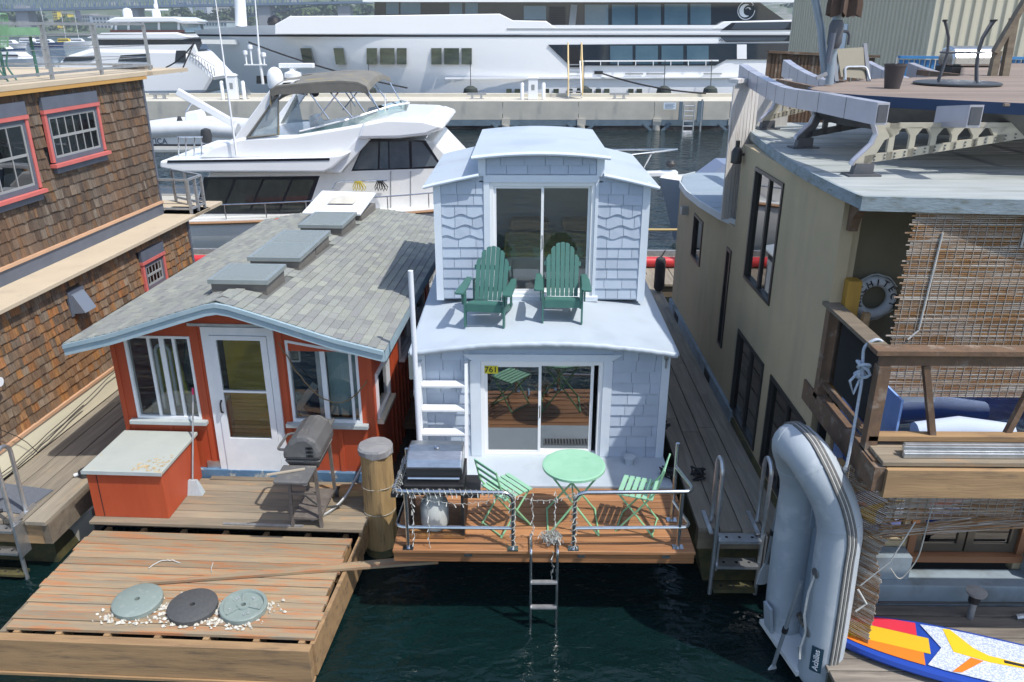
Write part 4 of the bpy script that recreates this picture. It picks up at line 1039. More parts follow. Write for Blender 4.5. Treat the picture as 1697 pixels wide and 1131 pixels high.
def bronze_window(y0, y1, z0, z1, mull=(), blind=0, name='window'):
    f = .045; x0, x1 = TX - .018, TX + .10
    b = MB(); b.box(x0, x1, y0, y1, z0, z0 + f); b.box(x0, x1, y0, y1, z1 - f, z1); b.box(x0, x1, y0, y0 + f, z0 + f, z1 - f); b.box(x0, x1, y1 - f, y1, z0 + f, z1 - f)
    w = b.build(name, M['alum_dark'], tb)
    for m in mull:
        y = y0 + (y1 - y0) * m; b = MB(); b.box(TX + .005, TX + .06, y - .03, y + .03, z0 + f, z1 - f); b.build('mullion', M['alum_dark'], w)
    ys = [y0 + f] + [y0 + (y1 - y0) * m for m in mull] + [y1 - f]
    for k, (a, c) in enumerate(zip(ys[:-1], ys[1:])):
        b = MB(); b.box(TX + .028, TX + .034, a, c, z0 + f, z1 - f); b.build('pane', M['tb_glass'], w)
    if blind:
        b = MB(); b.box(TX + .09, TX + .11, ys[0], ys[1] if blind == 1 else ys[-1], z0 + .3, z1 - f); b.build('blind', mt('pale_blind', (.42, .42, .40), rough=.9), w)
    return w
bronze_window(*WIN['big'], mull=(.5,), blind=1); bronze_window(*WIN['door1'], mull=(.5,), name='glass_door'); bronze_window(*WIN['door2'], mull=(.5,), name='glass_door')
bronze_window(*WIN2['small']); bronze_window(*WIN2['slit'])
b = MB(); b.box(TX - .05, TX - .001, 10.0, 15.0, .80, 1.02); b.build('base_curb', M['curb_blue'], tb)
b = MB(); b.box(TX - .035, TX - .001, 7.4, 9.998, .80, .93); b.build('base_curb', M['alga'], tb)
for y in (11.3, 14.0):
    b = MB(); b.box(TX - .058, TX - .052, y, y + .35, .86, .98); b.build('curb_vent', M['dark'], tb)
b = MB(); b.box(TX - .12, TX, 14.1, 14.25, 2.88, 3.02); b.build('wall_vent', M['galv'], tb)
b = MB(); b.lathe([(.05, 4.30), (.075, 4.31), (.075, 4.46), (.05, 4.50), (.03, 4.52), (.03, 4.60)], (TX - .10, 10.85, 0), 10); b.bar((TX - .1, 10.85, 4.42), (TX, 10.85, 4.42), .03); b.build('wall_lantern', M['alum_dark'], tb, smooth=True)
# lower rear roof with curved edge
ed = [(3.06, 10.955), (2.90, 11.6), (2.79, 12.4), (2.74, 13.3), (2.78, 14.1), (2.95, 14.8), (3.25, 15.15), (7.0, 15.15), (7.0, 10.955)]
b = MB(); b.prism(ed, 'z', 3.40, 3.455); lr2 = b.build('rear_roof', mt('blue_grey_roof_sheet', (.30, .36, .41), (.25, .31, .36), c3=(.20, .24, .25), sc=1.5, st=(.5, 3, 1), rough=.55), tb)
b = MB(); e2 = ed[:7]; b.shell([[(x - .012, y, 3.375) for x, y in e2], [(x - .012, y, 3.475) for x, y in e2]], (-.02, 0, 0)); b.build('roof_rim', mt('pale_rim', (.55, .60, .63), (.48, .53, .56), sc=4, rough=.5), lr2)
# main roof: convex left edge
re_ = [(2.93, 6.86), (2.90, 7.4), (2.905, 8.0), (2.93, 8.8), (2.99, 9.6), (3.08, 10.5), (3.20, 11.5), (3.34, 12.6), (10, 12.6), (10, 6.1)]
b = MB(); b.prism(re_, 'z', 4.555, 4.645); mr_ = b.build('main_roof', M['metal_roof'], tb)
b = MB(); L8 = re_[:8]; b.shell([[(x - .002, y, 4.545) for x, y in L8], [(x - .002, y, 4.652) for x, y in L8]], (-.03, 0, 0)); b.build('side_rim', M['roof_edge'], mr_)
b = MB(); b.shell([[(2.90, 6.86, 4.53), (10.0, 6.10, 4.53)], [(2.90, 6.86, 4.655), (10.0, 6.10, 4.655)]], (0, -.035, 0)); b.build('front_rim', M['roof_edge'], mr_)
b = MB(); b.prism([(6.86, 4.53), (7.3, 4.53), (7.3, 4.25), (7.24, 4.25), (7.20, 4.38), (7.12, 4.46), (7.0, 4.50)], 'x', 3.0, 3.08); b.build('corner_bracket', M['timber_brown'], tb)
# front of the building: recess wall, balcony
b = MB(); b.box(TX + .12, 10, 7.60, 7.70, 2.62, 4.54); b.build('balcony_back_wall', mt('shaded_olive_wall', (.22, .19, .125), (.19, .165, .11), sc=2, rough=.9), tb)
b = MB(); b.box(TX + .121, TX + .2, 7.35, 7.599, 2.62, 4.54); b.build('reveal', M['stucco'], tb)
bal = MB(); bal.box(TX, 10, 5.90, 6.2, 2.52, 2.615); bal = bal.build('balcony', M['timber_brown'], tb)
planks(bal, M['deck_grey'], TX + .04, 10, 5.80, 6.19, 2.655, 3, t=.038, gap=.008, seed=72)
b = MB(); b.box(3.02, 10, 5.76, 5.86, 2.34, 2.60); b.build('front_beam', M['fir'], bal)
b = MB(); b.box(TX - .02, TX + .08, 5.80, 7.6, 2.38, 2.60); b.build('side_beam', M['timber_brown'], bal)
# balcony rail
ZR = 3.50; yf = 6.13
rl = MB(); rl.box(2.90, 10, yf - .075, yf + .075, ZR, ZR + .04); rl = rl.build('balcony_railing', M['timber_brown'], tb)
b = MB(); b.box(2.96, 10, yf - .02, yf + .02, ZR - .11, ZR - .002); b.build('rail_board', M['timber_brown'], rl)
b = MB(); b.box(2.90, 3.05, yf + .08, 7.35, ZR + .004, ZR + .04); b.build('side_rail', M['beam_grey'], rl)
for x, y, h in [(3.0, yf, ZR - .11), (2.98, 7.26, ZR), (4.55, yf, ZR - .11)]:
    b = MB(); b.box(x - .05, x + .05, y - .05, y + .05, 2.3 if y == yf else 2.55, h); b.build('post', M['timber_brown'], rl)
b = MB(); b.bar((3.35, yf, ZR - .11), (3.55, yf, 2.66), .055, .05); b.build('brace', M['timber_brown'], rl)
b = MB(); b.bar((4.35, yf + .05, ZR - .11), (4.18, yf + .05, 2.66), .05, .05); b.build('brace', M['timber_brown'], rl)
b = MB(); b.box(2.97, 10, yf - .05, yf + .05, 2.70, 2.745); b.build('bottom_rail', M['fir'], rl)
b = MB(); b.box(2.96, 3.02, yf + .06, 7.2, 2.70, 2.74); b.build('bottom_rail', M['timber_brown'], rl)
b = MB(); b.box(3.06, 3.19, 7.2, 7.34, 2.65, 3.78); b.build('yellow_post', mt('yellow_stained_post', (.42, .24, .03), (.33, .18, .03), sc=3, st=(4, 4, .5), rough=.6, bump=.3), tb)
b = MB(); b.bar((3.20, 7.1, 2.66), (3.24, 7.12, 3.5), .06); b.build('yellow_brace', M['fir'], tb)
# blue glazed door behind the rail
bw = MB()
for a, c in ((3.2, 3.27), (4.98, 5.1)): bw.box(a, c, 6.92, 7.0, 2.0, 3.0)
bw.box(3.27, 4.98, 6.92, 7.0, 2.93, 3.0); bw.box(3.27, 4.98, 6.92, 7.0, 2.0, 2.07); bw = bw.build('blue_window', mt('royal_blue_frame', (.03, .09, .30), rough=.5), tb)
b = MB(); b.box(3.27, 4.98, 6.95, 6.956, 2.07, 2.93); b.build('pane', glass('blue_glass', (.72, .82, .97), .18), bw)
b = MB(); b.box(3.1, 6, 7.015, 7.03, 2.0, 3.05); b.build('sky_reflection_sheet', mt('sky_reflection_blue', (.26, .42, .80), (.20, .34, .70), sc=3, rough=.9), bw)  # brightened blue sheet paints the sky's reflection behind the glass
b = MB(); b.box(3.62, 3.95, 6.935, 6.945, 2.66, 2.86); b.build('paper_notice', M['white_paint'], bw)
b = MB(); b.tube([(3.7, 6.72, 2.45), (4.1, 6.72, 2.48), (4.6, 6.72, 2.45)], [.10, .13, .09], 10); b.build('cushion', mt('pale_blue_cushion', (.5, .58, .72), rough=.9), bw, smooth=True)
b = MB(); b.box(3.0, 3.006, 6.25, 7.15, 2.78, 3.42); b.build('blue_side_pane', bpy.data.materials['blue_glass'], tb)
b = MB(); b.box(3.30, 3.32, 6.3, 6.9, 2.3, 2.98); b.build('side_reflection_sheet', bpy.data.materials['sky_reflection_blue'], tb)  # sheet in the same painted sky-reflection blue, inside the side pane
# lower storey
lo = MB()
for a, c, z0, z1 in [(3.06, 3.30, .62, 2.5), (3.30, 3.98, .62, 1.02), (3.30, 3.98, 1.98, 2.5), (3.98, 4.10, .62, 2.5), (4.10, 5.20, 2.2, 2.5), (5.20, 10, .62, 2.5)]:
    lo.box(a, c, 7.05, 7.15, z0, z1)
lo = lo.build('lower_front_wall', M['stucco'], tb)
b = MB(); b.box(3.30, 3.98, 7.09, 7.096, 1.02, 1.98); b.build('pane', glass('corner_pane', (.2, .3, .3), .4), lo)
b = MB(); b.box(3.28, 4.0, 7.02, 7.10, .97, 1.015); b.build('sill', M['stucco'], lo)
for a, c in ((4.12, 4.64), (4.66, 5.18)):
    d = MB(); f = .075; z0, z1 = .86, 2.2
    d.box(a, a + f, 7.06, 7.11, z0, z1); d.box(c - f, c, 7.06, 7.11, z0, z1); d.box(a + f, c - f, 7.06, 7.11, z0, z0 + .1); d.box(a + f, c - f, 7.06, 7.11, z1 - .08, z1)
    d = d.build('door_leaf', mt('dark_olive_door', (.075, .062, .045), (.06, .05, .036), sc=4, rough=.5), tb)
    b = MB(); b.box(a + f, c - f, 7.08, 7.086, z0 + .1, z1 - .08); b.build('pane', M['tb_glass'], d)
b = MB(); b.box(4.06, 5.24, 6.98, 7.12, .78, .855); b.box(4.04, 4.115, 7.02, 7.14, .857, 2.2); b.box(5.185, 5.26, 7.02, 7.14, .857, 2.2); b.build('door_frame', mt('reddish_timber', (.22, .10, .045), rough=.6), tb)
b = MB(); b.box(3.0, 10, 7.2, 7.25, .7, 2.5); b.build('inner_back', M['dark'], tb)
hl = MB(); hl.box(3.10, 10, 6.75, 7.04, .40, .66); hl = hl.build('hull_curb', M['curb_blue'], tb, bevel=.01)
b = MB(); b.box(3.10, 4.02, 6.85, 7.04, .662, .93); b.build('hull_step', M['curb_blue'], hl)
b = MB(); b.box(5.28, 10, 6.85, 7.04, .662, .93); b.build('hull_step', M['curb_blue'], hl)
b = MB(); b.box(3.0, 10, 6.95, 15, -.3, .42); b.box(2.97, 3.05, 7.3, 14.9, -.3, .795); b.build('hull', mt('dark_hull', (.035, .04, .04), rough=.85), tb)
# ---------------- ribs on the roof
def truss(foot, dx, dy, L, zr, mat, edge, nm='roof_rib'):
    """riveted rib plate: foot at roof edge, runs inwards along (dx,dy)"""
    u = Vector((dx, dy, 0)).normalized(); nrm = Vector((-u.y, u.x, 0)) * .02
    f = Vector(foot)
    def P(s, z): return f + u * s + Vector((0, 0, z))
    root = MB()
    def plate(poly, mb=None, t=1.0):
        mb = mb or root; n = len(poly)
        mb.add([P(s, z) - nrm * t for s, z in poly] + [P(s, z) + nrm * t for s, z in poly], [tuple(range(n)), tuple(range(2 * n - 1, n - 1, -1))] + [(i, (i + 1) % n, n + (i + 1) % n, n + i) for i in range(n)])
    top = zr
    low = lambda s: .10 + (top - .10) * (max(0, s) / L) ** 1.0 * .72
    # leg
    plate([(0, .10), (.16, .10), (.27, top - .16), (.40, top - .10), (.40, top), (.16, top), (.20, top - .10), (.17, top - .2), (.02, .14)])
    # bottom chord
    n = 8
    for i in range(n):
        s0, s1 = .1 + (L - .1) * i / n, .1 + (L - .1) * (i + 1) / n
        plate([(s0, low(s0)), (s1, low(s1)), (s1, low(s1) + .075), (s0, low(s0) + .075)])
    plate([(.3, top - .05), (L, top - .05), (L, top), (.3, top)])
    cells = [.34 + (L * .72 - .34) * i / 5 for i in range(6)]
    for i, s in enumerate(cells):
        w = .028
        plate([(s - w, low(s)), (s + w, low(s)), (s + w, top - .12), (s + w + .05, top - .052), (s + w + .05, top - .04), (s - w - .05, top - .04), (s - w - .05, top - .052), (s - w, top - .12)])
    plate([(L * .72, low(L * .72)), (L, low(L)), (L, top), (L * .72, top)])
    rt = root.build(nm, mat, tb)
    e = MB(); e.tube([P(-.012, .1), P(.0, .14), P(.15, top - .2), P(.185, top - .1), P(.14, top)], .028, 6)
    e.build('flange', edge, rt)
    e = MB(); e.add([P(-.06, 0) - nrm * 5, P(.26, 0) - nrm * 5, P(.26, 0) + nrm * 5, P(-.06, 0) + nrm * 5, P(-.06, .018) - nrm * 5, P(.26, .018) - nrm * 5, P(.26, .018) + nrm * 5, P(-.06, .018) + nrm * 5], [(3, 2, 1, 0), (4, 5, 6, 7), (0, 1, 5, 4), (1, 2, 6, 5), (2, 3, 7, 6), (3, 0, 4, 7)])
    e.add([P(.0, .018) - nrm * 2.2, P(.2, .018) - nrm * 2.2, P(.2, .018) + nrm * 2.2, P(.0, .018) + nrm * 2.2, P(.02, .12) - nrm * 2.2, P(.2, .12) - nrm * 2.2, P(.2, .12) + nrm * 2.2, P(.02, .12) + nrm * 2.2], [(3, 2, 1, 0), (4, 5, 6, 7), (0, 1, 5, 4), (1, 2, 6, 5), (2, 3, 7, 6), (3, 0, 4, 7)])
    e.build('foot_plate', M['rib_dark'], rt)
    e = MB()
    for i in range(16):
        s = .2 + (L - .35) * i / 16
        for k in (.022, .055):
            c = P(s, low(s) + k); e.box(c.x - .007, c.x + .007, c.y - .028 , c.y + .028, c.z - .007, c.z + .007)
    e.build('rivets', M['rib_dark'], rt, kind='stuff')
    return rt
truss((3.22, 7.93, 4.645), 1, .05, 1.9, .50, M['rib_tan'], M['clad'])
truss((3.28, 9.85, 4.645), 1, .12, 1.7, .48, M['rib_dark'], M['clad'])
truss((3.38, 11.75, 4.645), 1, .2, 1.3, .48, M['rib_tan'], M['clad'])
def clad_beam(pts, h, w, nm, joints=True, end=True):
    P = [Vector(p) for p in pts]; b = MB()
    n = len(P); secs = []
    for i in range(n):
        d = (P[min(i + 1, n - 1)] - P[max(i - 1, 0)]); d.z = 0; d.normalize(); s = Vector((-d.y, d.x, 0)) * w / 2
        secs.append([P[i] - s - Vector((0, 0, h / 2)), P[i] + s - Vector((0, 0, h / 2)), P[i] + s + Vector((0, 0, h / 2)), P[i] - s + Vector((0, 0, h / 2))])
    for i in range(n - 1): b.hexa(secs[i], secs[i + 1])
    o = b.build(nm, M['clad'], tb)
    if joints:
        for i in range(1, n - 1):
            j = MB(); c = sum(secs[i], Vector()) / 4
            d = (P[i + 1] - P[i - 1]).normalized() * .005
            q = [c + (v - c) * 1.012 for v in secs[i]]
            j.hexa([v - d for v in q], [v + d for v in q]); j.build('joint', M['rib_dark'], o)
    if end:
        s = secs[-1]; c = sum(s, Vector()) / 4; d = (P[-1] - P[-2]).normalized()
        j = MB(); j.hexa([c + (v - c) * .80 + d * .002 for v in s], [c + (v - c) * .80 + d * .008 for v in s]); j.build('end_cap', M['rib_dark'], o)
    return o
bp_ = [((1231, 120), 12.4), ((1247, 131), 12.0), ((1262, 140), 11.65), ((1278, 149), 11.3), ((1293, 156), 10.95), ((1308, 161), 10.6), ((1330, 165), 10.1), ((1365, 170), 9.4), ((1410, 179), 8.8), ((1462, 189), 8.2)]
clad_beam([at(*p, Y=y * .935) for p, y in bp_], .20, .12, 'roof_beam')
clad_beam([at(*p, Y=y) for p, y in [((1302, 113), 14.2), ((1314, 122), 13.8), ((1327, 130), 13.4), ((1342, 138), 13.0), ((1362, 146), 12.5), ((1390, 152), 12.0)]], .26, .12, 'roof_beam', end=False)
clad_beam([at(*p, Y=y) for p, y in [((1437, 112), 15.5), ((1450, 119), 15.2), ((1466, 127), 14.8), ((1490, 137), 14.2), ((1520, 146), 13.6)]], .22, .12, 'roof_beam', end=False)
clad_beam([at(*p, Y=y) for p, y in [((1508, 116), 15.8), ((1525, 123), 15.4), ((1542, 129), 15.0), ((1560, 135), 14.6), ((1590, 142), 14.0)]], .25, .12, 'roof_beam', end=False)
clad_beam([at(*p, Y=y) for p, y in [((1560, 194), 8.1), ((1616, 193), 7.55)]], .2, .13, 'roof_beam', joints=False)
# round roof deck
ZD = 5.33
dpts = [at(px, py, Z=ZD) for px, py in [(1697, 172.5), (1600, 168), (1500, 163), (1430, 159), (1380, 155), (1345, 149.5), (1337, 147), (1345, 144), (1375, 139), (1430, 131)]]
poly = [(11.5, dpts[0].y - 1.1)] + [(p.x, p.y) for p in dpts] + [(6.5, 12.6), (8.0, 15.5), (10, 17.5), (13, 18), (13, 8)]
dkr = MB()
for x_ in (3.7, 4.5, 5.3, 6.1, 7.0, 8.0, 9.0): dkr.box(x_ - .03, x_ + .03, max(8.3, 10.2 - (x_ - 3.4) * 1.3), 12.4 if x_ < 6.6 else 15, ZD - .12, ZD - .028)
dkr = dkr.build('roof_terrace', M['timber_brown'], tb)
# planks clipped to the outline (rows along x)
def inside_span(y):
    xs = []
    for i in range(len(poly)):
        (x0, y0), (x1, y1) = poly[i], poly[(i + 1) % len(poly)]
        if (y0 <= y < y1) or (y1 <= y < y0): xs.append(x0 + (y - y0) / (y1 - y0) * (x1 - x0))
    xs.sort(); return xs
y = 7.3
while y < 17.5:
    xs = inside_span(y + .07)
    for a, c in zip(xs[::2], xs[1::2]):
        c = min(c, 12)
        xm_ = inside_span(y + .14); xn_ = inside_span(y + .002)
        if xm_ and xn_: a = max(a, min(xm_), min(xn_)) if y > 8 else a
        if c - a > .1:
            me = plank_mesh(round(c - a, 2), .132, .026, M['top_deck'], 'x'); inst(me, 'plank', dkr, ((a + c) / 2, y + .07, ZD))
    y += .147
b = MB(); pp = poly[:9]; b.shell([[(x, y_ - .012, ZD - .10) for x, y_ in pp], [(x, y_ - .012, ZD + .006) for x, y_ in pp]], (0, -.02, 0)); b.build('blue_edge', mt('navy_edge', (.015, .04, .10), rough=.5), dkr)
b = MB(); b.shell([[(x + .25, y_ + .12, ZD - .36) for x, y_ in pp], [(x + .03, y_ + .03, ZD - .10) for x, y_ in pp]], (.01, .02, 0)); b.build('under_skirt', mt('dark_metal_skirt', (.16, .155, .15), (.10, .10, .10), sc=3, rough=.45, metal=.5), dkr)
# white weathered privacy wall at the rear corner
ww = MB()
for i in range(8):
    t = i / 8; x = 2.80 + .055 * i * 1.0; yy = 11.15 + .35 * t
    ww2 = MB(); ww2.hexa([(x + .03 * t, yy, 3.46), (x + .055, yy + .04, 3.46), (x + .055, yy + .09, 3.46), (x + .03 * t, yy + .05, 3.46)], [(x, yy, 5.28 + .02 * (i % 3)), (x + .054, yy + .04, 5.28 + .02 * (i % 3)), (x + .054, yy + .09, 5.28 + .02 * (i % 3)), (x, yy + .05, 5.28 + .02 * (i % 3))])
    if i == 0: pw = ww2.build('privacy_wall', M['old_white'], tb)
    else: ww2.build('board', M['old_white'], pw)
b = MB(); b.bar((2.80, 11.2, 5.33), (3.3, 11.58, 5.35), .16, .05); b.build('cap_board', M['old_white'], pw)
b = MB(); b.box(3.3, 3.9, 12.2, 12.26, 4.6, 5.3); b.build('rear_panel', M['old_white'], pw)
# ---------------- bamboo blinds
M['bamboo'] = mt('bamboo_slats', (.30, .155, .055), (.22, .11, .045), c3=(.42, .38, .33), sc=4, st=(.5, 1, 1), sc3=2.2, st3=(.8, 1, 2), ramp3=(.42, .60), rough=.7, rnd=.22)
def blind(nm, lab, x0, x1, y, z0, z1, nslat, par, seed, ragged=.12, tilt=0, xdir=None, grow=0):
    rr = random.Random(seed); r = empty(nm, (x0, y, z1), lab, 'blind', 'bamboo blinds on the tan building', world=True)
    b = MB(); h = (z1 - z0) / nslat
    for i in range(nslat):
        z = z0 + (i + .5) * h + rr.uniform(-.002, .002)
        a = x0 + grow * (1 - i / nslat) * -1 - rr.random() * ragged * rr.random()
        b.bar((a, y + rr.uniform(-.004, .004), z), (x1, y + rr.uniform(-.004, .004), z + rr.uniform(-.003, .003)), .006, h * .66)
    b.build('slats', M['bamboo'], r, kind='stuff')
    c = MB(); k = 0; x = x0 + .03
    while x < x1: c.box(x - .003, x + .003, y - .007, y - .0045, z0, z1); x += .075
    c.build('threads', mt('pale_thread', (.31, .27, .23), rough=.9), r, kind='stuff')
    return r
bl = blind('bamboo_blind', 'large brown bamboo blind hanging over the balcony below the grey roof edge', 3.37, 5.6, 6.80, 2.78, 4.54, 96, tb, 81, .08, grow=.0)
for (xa, za, xb, zb) in [(3.62, 4.35, 3.58, 3.45), (4.32, 4.54, 4.32, 4.22)]:
    b = MB(); b.tube([(xa, 6.785, za), (xb, 6.785, zb)] + ([(xb - .08, 6.785, zb - .09)] if zb < 4 else []), .009, 6); b.build('pull_cord', M['rope_white'], bl)
# ================================================================ motor yacht behind the houses
M['yglass'] = glass('yacht_tinted_glass', (.16, .20, .20), .16)
M['yglass_clear'] = glass('yacht_clear_screen', (.72, .80, .78), .10)
M['vinyl_window'] = milky('cloudy_vinyl_window', (.45, .50, .55), .5, .2)
M['canvas'] = mt('mossy_grey_canvas', (.20, .19, .165), (.15, .145, .13), c3=(.36, .27, .06), sc=2, sc3=1.6, st3=(.6, 3, 1), ramp3=(.58, .72), rough=.9)
M['teak'] = mt('teak_trim', (.36, .20, .10), rough=.5)
YN = 21.6                                                     # near side of the yacht
def yq(px, py, Y=YN): p = at(px, py, Y=Y); return (p.x, p.z)
my = empty('motor_yacht', (at(600, 300, Y=YN).x, 24, 0), 'white motor yacht with radar arch and grey bimini moored behind the houses', 'yacht', world=True)
xs0 = yq(262, 300)[0]; xs1 = yq(1090, 290)[0]; Lh = xs1 - xs0
# hull: lofted
rows = []
for i in range(25):
    t = i / 24; x = xs0 + Lh * t
    w = 2.25 * (1 - max(0, (t - .45) / .55) ** 2.2) + .02
    zs = 1.0 + .95 * t ** 1.6
    fl = .78 - .5 * max(0, t - .5)
    yc = YN + 2.25
    rows.append([(x - .9 * max(0, t - .6) * 1.2, yc - w * fl, -.35), (x - .4 * max(0, t - .6), yc - w * .93, .25), (x, yc - w, zs - .12), (x, yc - w, zs), (x, yc - w + .12, zs), (x, yc + w - .12, zs), (x, yc + w, zs), (x - .4 * max(0, t - .6), yc + w * .93, .25), (x - .9 * max(0, t - .6) * 1.2, yc + w * fl, -.35)])
b = MB(); b.grid(rows); b.add(rows[0], [tuple(range(9))]); b.build('hull', M['gel_warm'], my, smooth=True)
b = MB(); b.tube([(r[3][0], r[3][1] - .03, r[3][2] - .06) for r in rows], .045, 6); b.build('rub_rail', M['teak'], my, smooth=True)
# side deck rail
b = MB(); r0 = [Vector(r[3]) + Vector((0, .1, .0)) for r in rows]
top = [p + Vector((0, 0, .42)) for p in r0[1:24]]
b.tube([r0[1]] + top + [r0[23]], .02, 6); b.build('side_rail', M['steel'], my, smooth=True)
for i in range(1, 24, 2):
    b = MB(); b.tube([r0[i], r0[i] + Vector((0, 0, .42))], .016, 6); b.build('stanchion', M['steel'], my)
def slab(nm, pts, y0, y1, mat, par=None, bevel=0, Y=YN, smooth=False):
    b = MB(); b.prism([yq(px, py, Y) for px, py in pts], 'y', y0, y1); return b.build(nm, mat, par or my, bevel=bevel, smooth=smooth)
cab = slab('cabin', [(300, 355), (335, 292), (560, 290), (600, 240), (715, 238), (765, 290), (1010, 305), (1040, 330), (1000, 360), (305, 368)], YN + .55, YN + 4.0, M['gel_warm'], bevel=.06)
# salon windows: four leaning dark panes
for k, (a, c) in enumerate([(332, 366), (370, 412), (416, 460), (464, 500)]):
    s = (345 - 332) * 0
    b = MB()
    def wq(px, py): return yq(px, py, YN + .52)
    lo_, hi_ = 351, 298
    off = 22
    pts = [wq(a, lo_), wq(c, lo_), wq(c + off, hi_), wq(a + off - (8 if k == 0 else 0), hi_)]
    b.prism(pts, 'y', YN + .525, YN + .548); b.build('salon_window', mt('black_glass', (.02, .023, .022), (.06, .065, .055), sc=1.2, st=(1, 1, .5), rough=.05, coat=.3) if k == 0 else bpy.data.materials['black_glass'], cab)  # lighter grey-green patches paint reflections into the glass colour
slab('window_border', [(324, 355), (338, 294), (530, 292), (508, 355)], YN + .545, YN + .552, M['navy'], cab, Y=YN + .54)
# flybridge deck / overhang
fb = slab('flybridge_deck', [(262, 268), (262, 280), (300, 287), (535, 287), (548, 281), (580, 253), (560, 258), (520, 262)], YN + .1, YN + 4.4, M['gel'], bevel=.05)
slab('dark_stripe', [(275, 267), (545, 263), (545, 267), (275, 271)], YN + .085, YN + .1, M['navy'], fb)
co = slab('flybridge_coaming', [(318, 266), (345, 246), (392, 232), (480, 228), (600, 208), (715, 200), (735, 207), (735, 216), (700, 228), (605, 232), (575, 258), (548, 265)], YN + .35, YN + 4.15, M['gel'], bevel=.12)
slab('pillar', [(536, 288), (560, 290), (612, 232), (592, 228)], YN + .25, YN + .6, M['gel'], bevel=.03)
slab('brow', [(590, 232), (600, 205), (640, 197), (700, 199), (728, 207), (735, 214), (705, 226), (660, 231)], YN + .1, YN + 4.4, M['gel'], bevel=.12)
# pilothouse glazing
for pts in ([(586, 281), (606, 236), (627, 235), (626, 280)], [(629, 280), (630, 235), (643, 235), (644, 280)], [(646, 280), (645, 235), (677, 234), (679, 278)], [(683, 278), (682, 234), (700, 236), (728, 275)]):
    slab('pilothouse_window', pts, YN + .53, YN + .548, mt('pilothouse_glass', (.07, .095, .115), (.14, .17, .19), sc=.9, rough=.08, coat=.2) if pts[0][0] == 586 else bpy.data.materials['pilothouse_glass'], cab, Y=YN + .53)
slab('pilothouse_border', [(582, 284), (605, 233), (705, 233), (735, 279)], YN + .549, YN + .553, M['navy'], cab, Y=YN + .54)
# raked front windscreen of the pilothouse
f0, f1 = yq(742, 282, YN + .6), yq(702, 232, YN + .6)
b = MB(); b.add([(f0[0], YN + .7, f0[1]), (f1[0], YN + .7, f1[1]), (f1[0], YN + 3.8, f1[1]), (f0[0] + .2, YN + 3.8, f0[1])], [(0, 1, 2, 3)]); b.build('windscreen', M['yglass_clear'], my)
for y in (YN + .68, YN + 1.8, YN + 2.9): b = MB(); b.tube([(f0[0] + .02, y, f0[1]), (f1[0] + .02, y, f1[1])], .04, 6); b.build('windscreen_post', M['gel'], my)
# door panels and grab rail on the cabin side
for px in (647, 680): slab('door_seam', [(px, 284), (px + 1.2, 284), (px + 1.2, 345), (px, 345)], YN + .535, YN + .549, M['galv'], cab, Y=YN + .54)
b = MB(); b.tube(rounded([(yq(545, 318)[0], YN + .4, yq(545, 318)[1]), (yq(552, 306)[0], YN + .4, yq(552, 306)[1]), (yq(638, 303)[0], YN + .4, yq(638, 303)[1])], .1), .018, 6); b.build('grab_rail', M['steel'], my, smooth=True)
rr = random.Random(91)
for nm, px, col in (('yellow_line', 588, (.5, .40, .05)), ('dark_line', 625, (.02, .02, .02))):
    b = MB(); c = yq(px, 308)
    for k in range(5): d_ = -.1 + .05 * k; b.tube([(c[0] + d_ * .5, YN + .37, c[1] + .06), (c[0] + d_ * 1.3, YN + .36, c[1] - .10), (c[0] + d_ * 1.6 + .03, YN + .36, c[1] - .20 - .02 * (k % 2)), (c[0] + d_ * 1.5 + .08, YN + .35, c[1] - .10), (c[0] + d_ * .5 + .04, YN + .37, c[1] + .06)], .014, 5)
    b.build('rope_coil', mt(nm, col, rough=.9), my, smooth=True)
# radar arch, both legs and crossbar
for yy in (YN + .4, YN + 3.8):
    slab('arch_leg', [(368, 248), (440, 150), (462, 137), (482, 136), (460, 154), (403, 236)], yy, yy + .22, M['gel'], bevel=.03)
slab('arch_top', [(446, 152), (462, 137), (484, 135), (470, 150)], YN + .4, YN + 4.0, M['gel'], bevel=.03)
slab('side_curtain', [(402, 232), (455, 157), (455, 226)], YN + .38, YN + .39, M['vinyl_window'])
slab('side_curtain', [(462, 210), (492, 154), (502, 204)], YN + 3.8, YN + 3.81, M['vinyl_window'], Y=YN + 3.8)
b = MB(); e = [(402, 232), (455, 157), (455, 226), (402, 232)]; b.tube([(yq(*p)[0], YN + .37, yq(*p)[1]) for p in e], .035, 6); b.build('curtain_edge', M['canvas'], my)
b = MB(); b.lathe([(.13, -.02), (.13, .04)], (yq(463, 172)[0], YN + 3.78, yq(463, 172)[1]), 14, 'y'); b.build('speaker', M['black'], my)
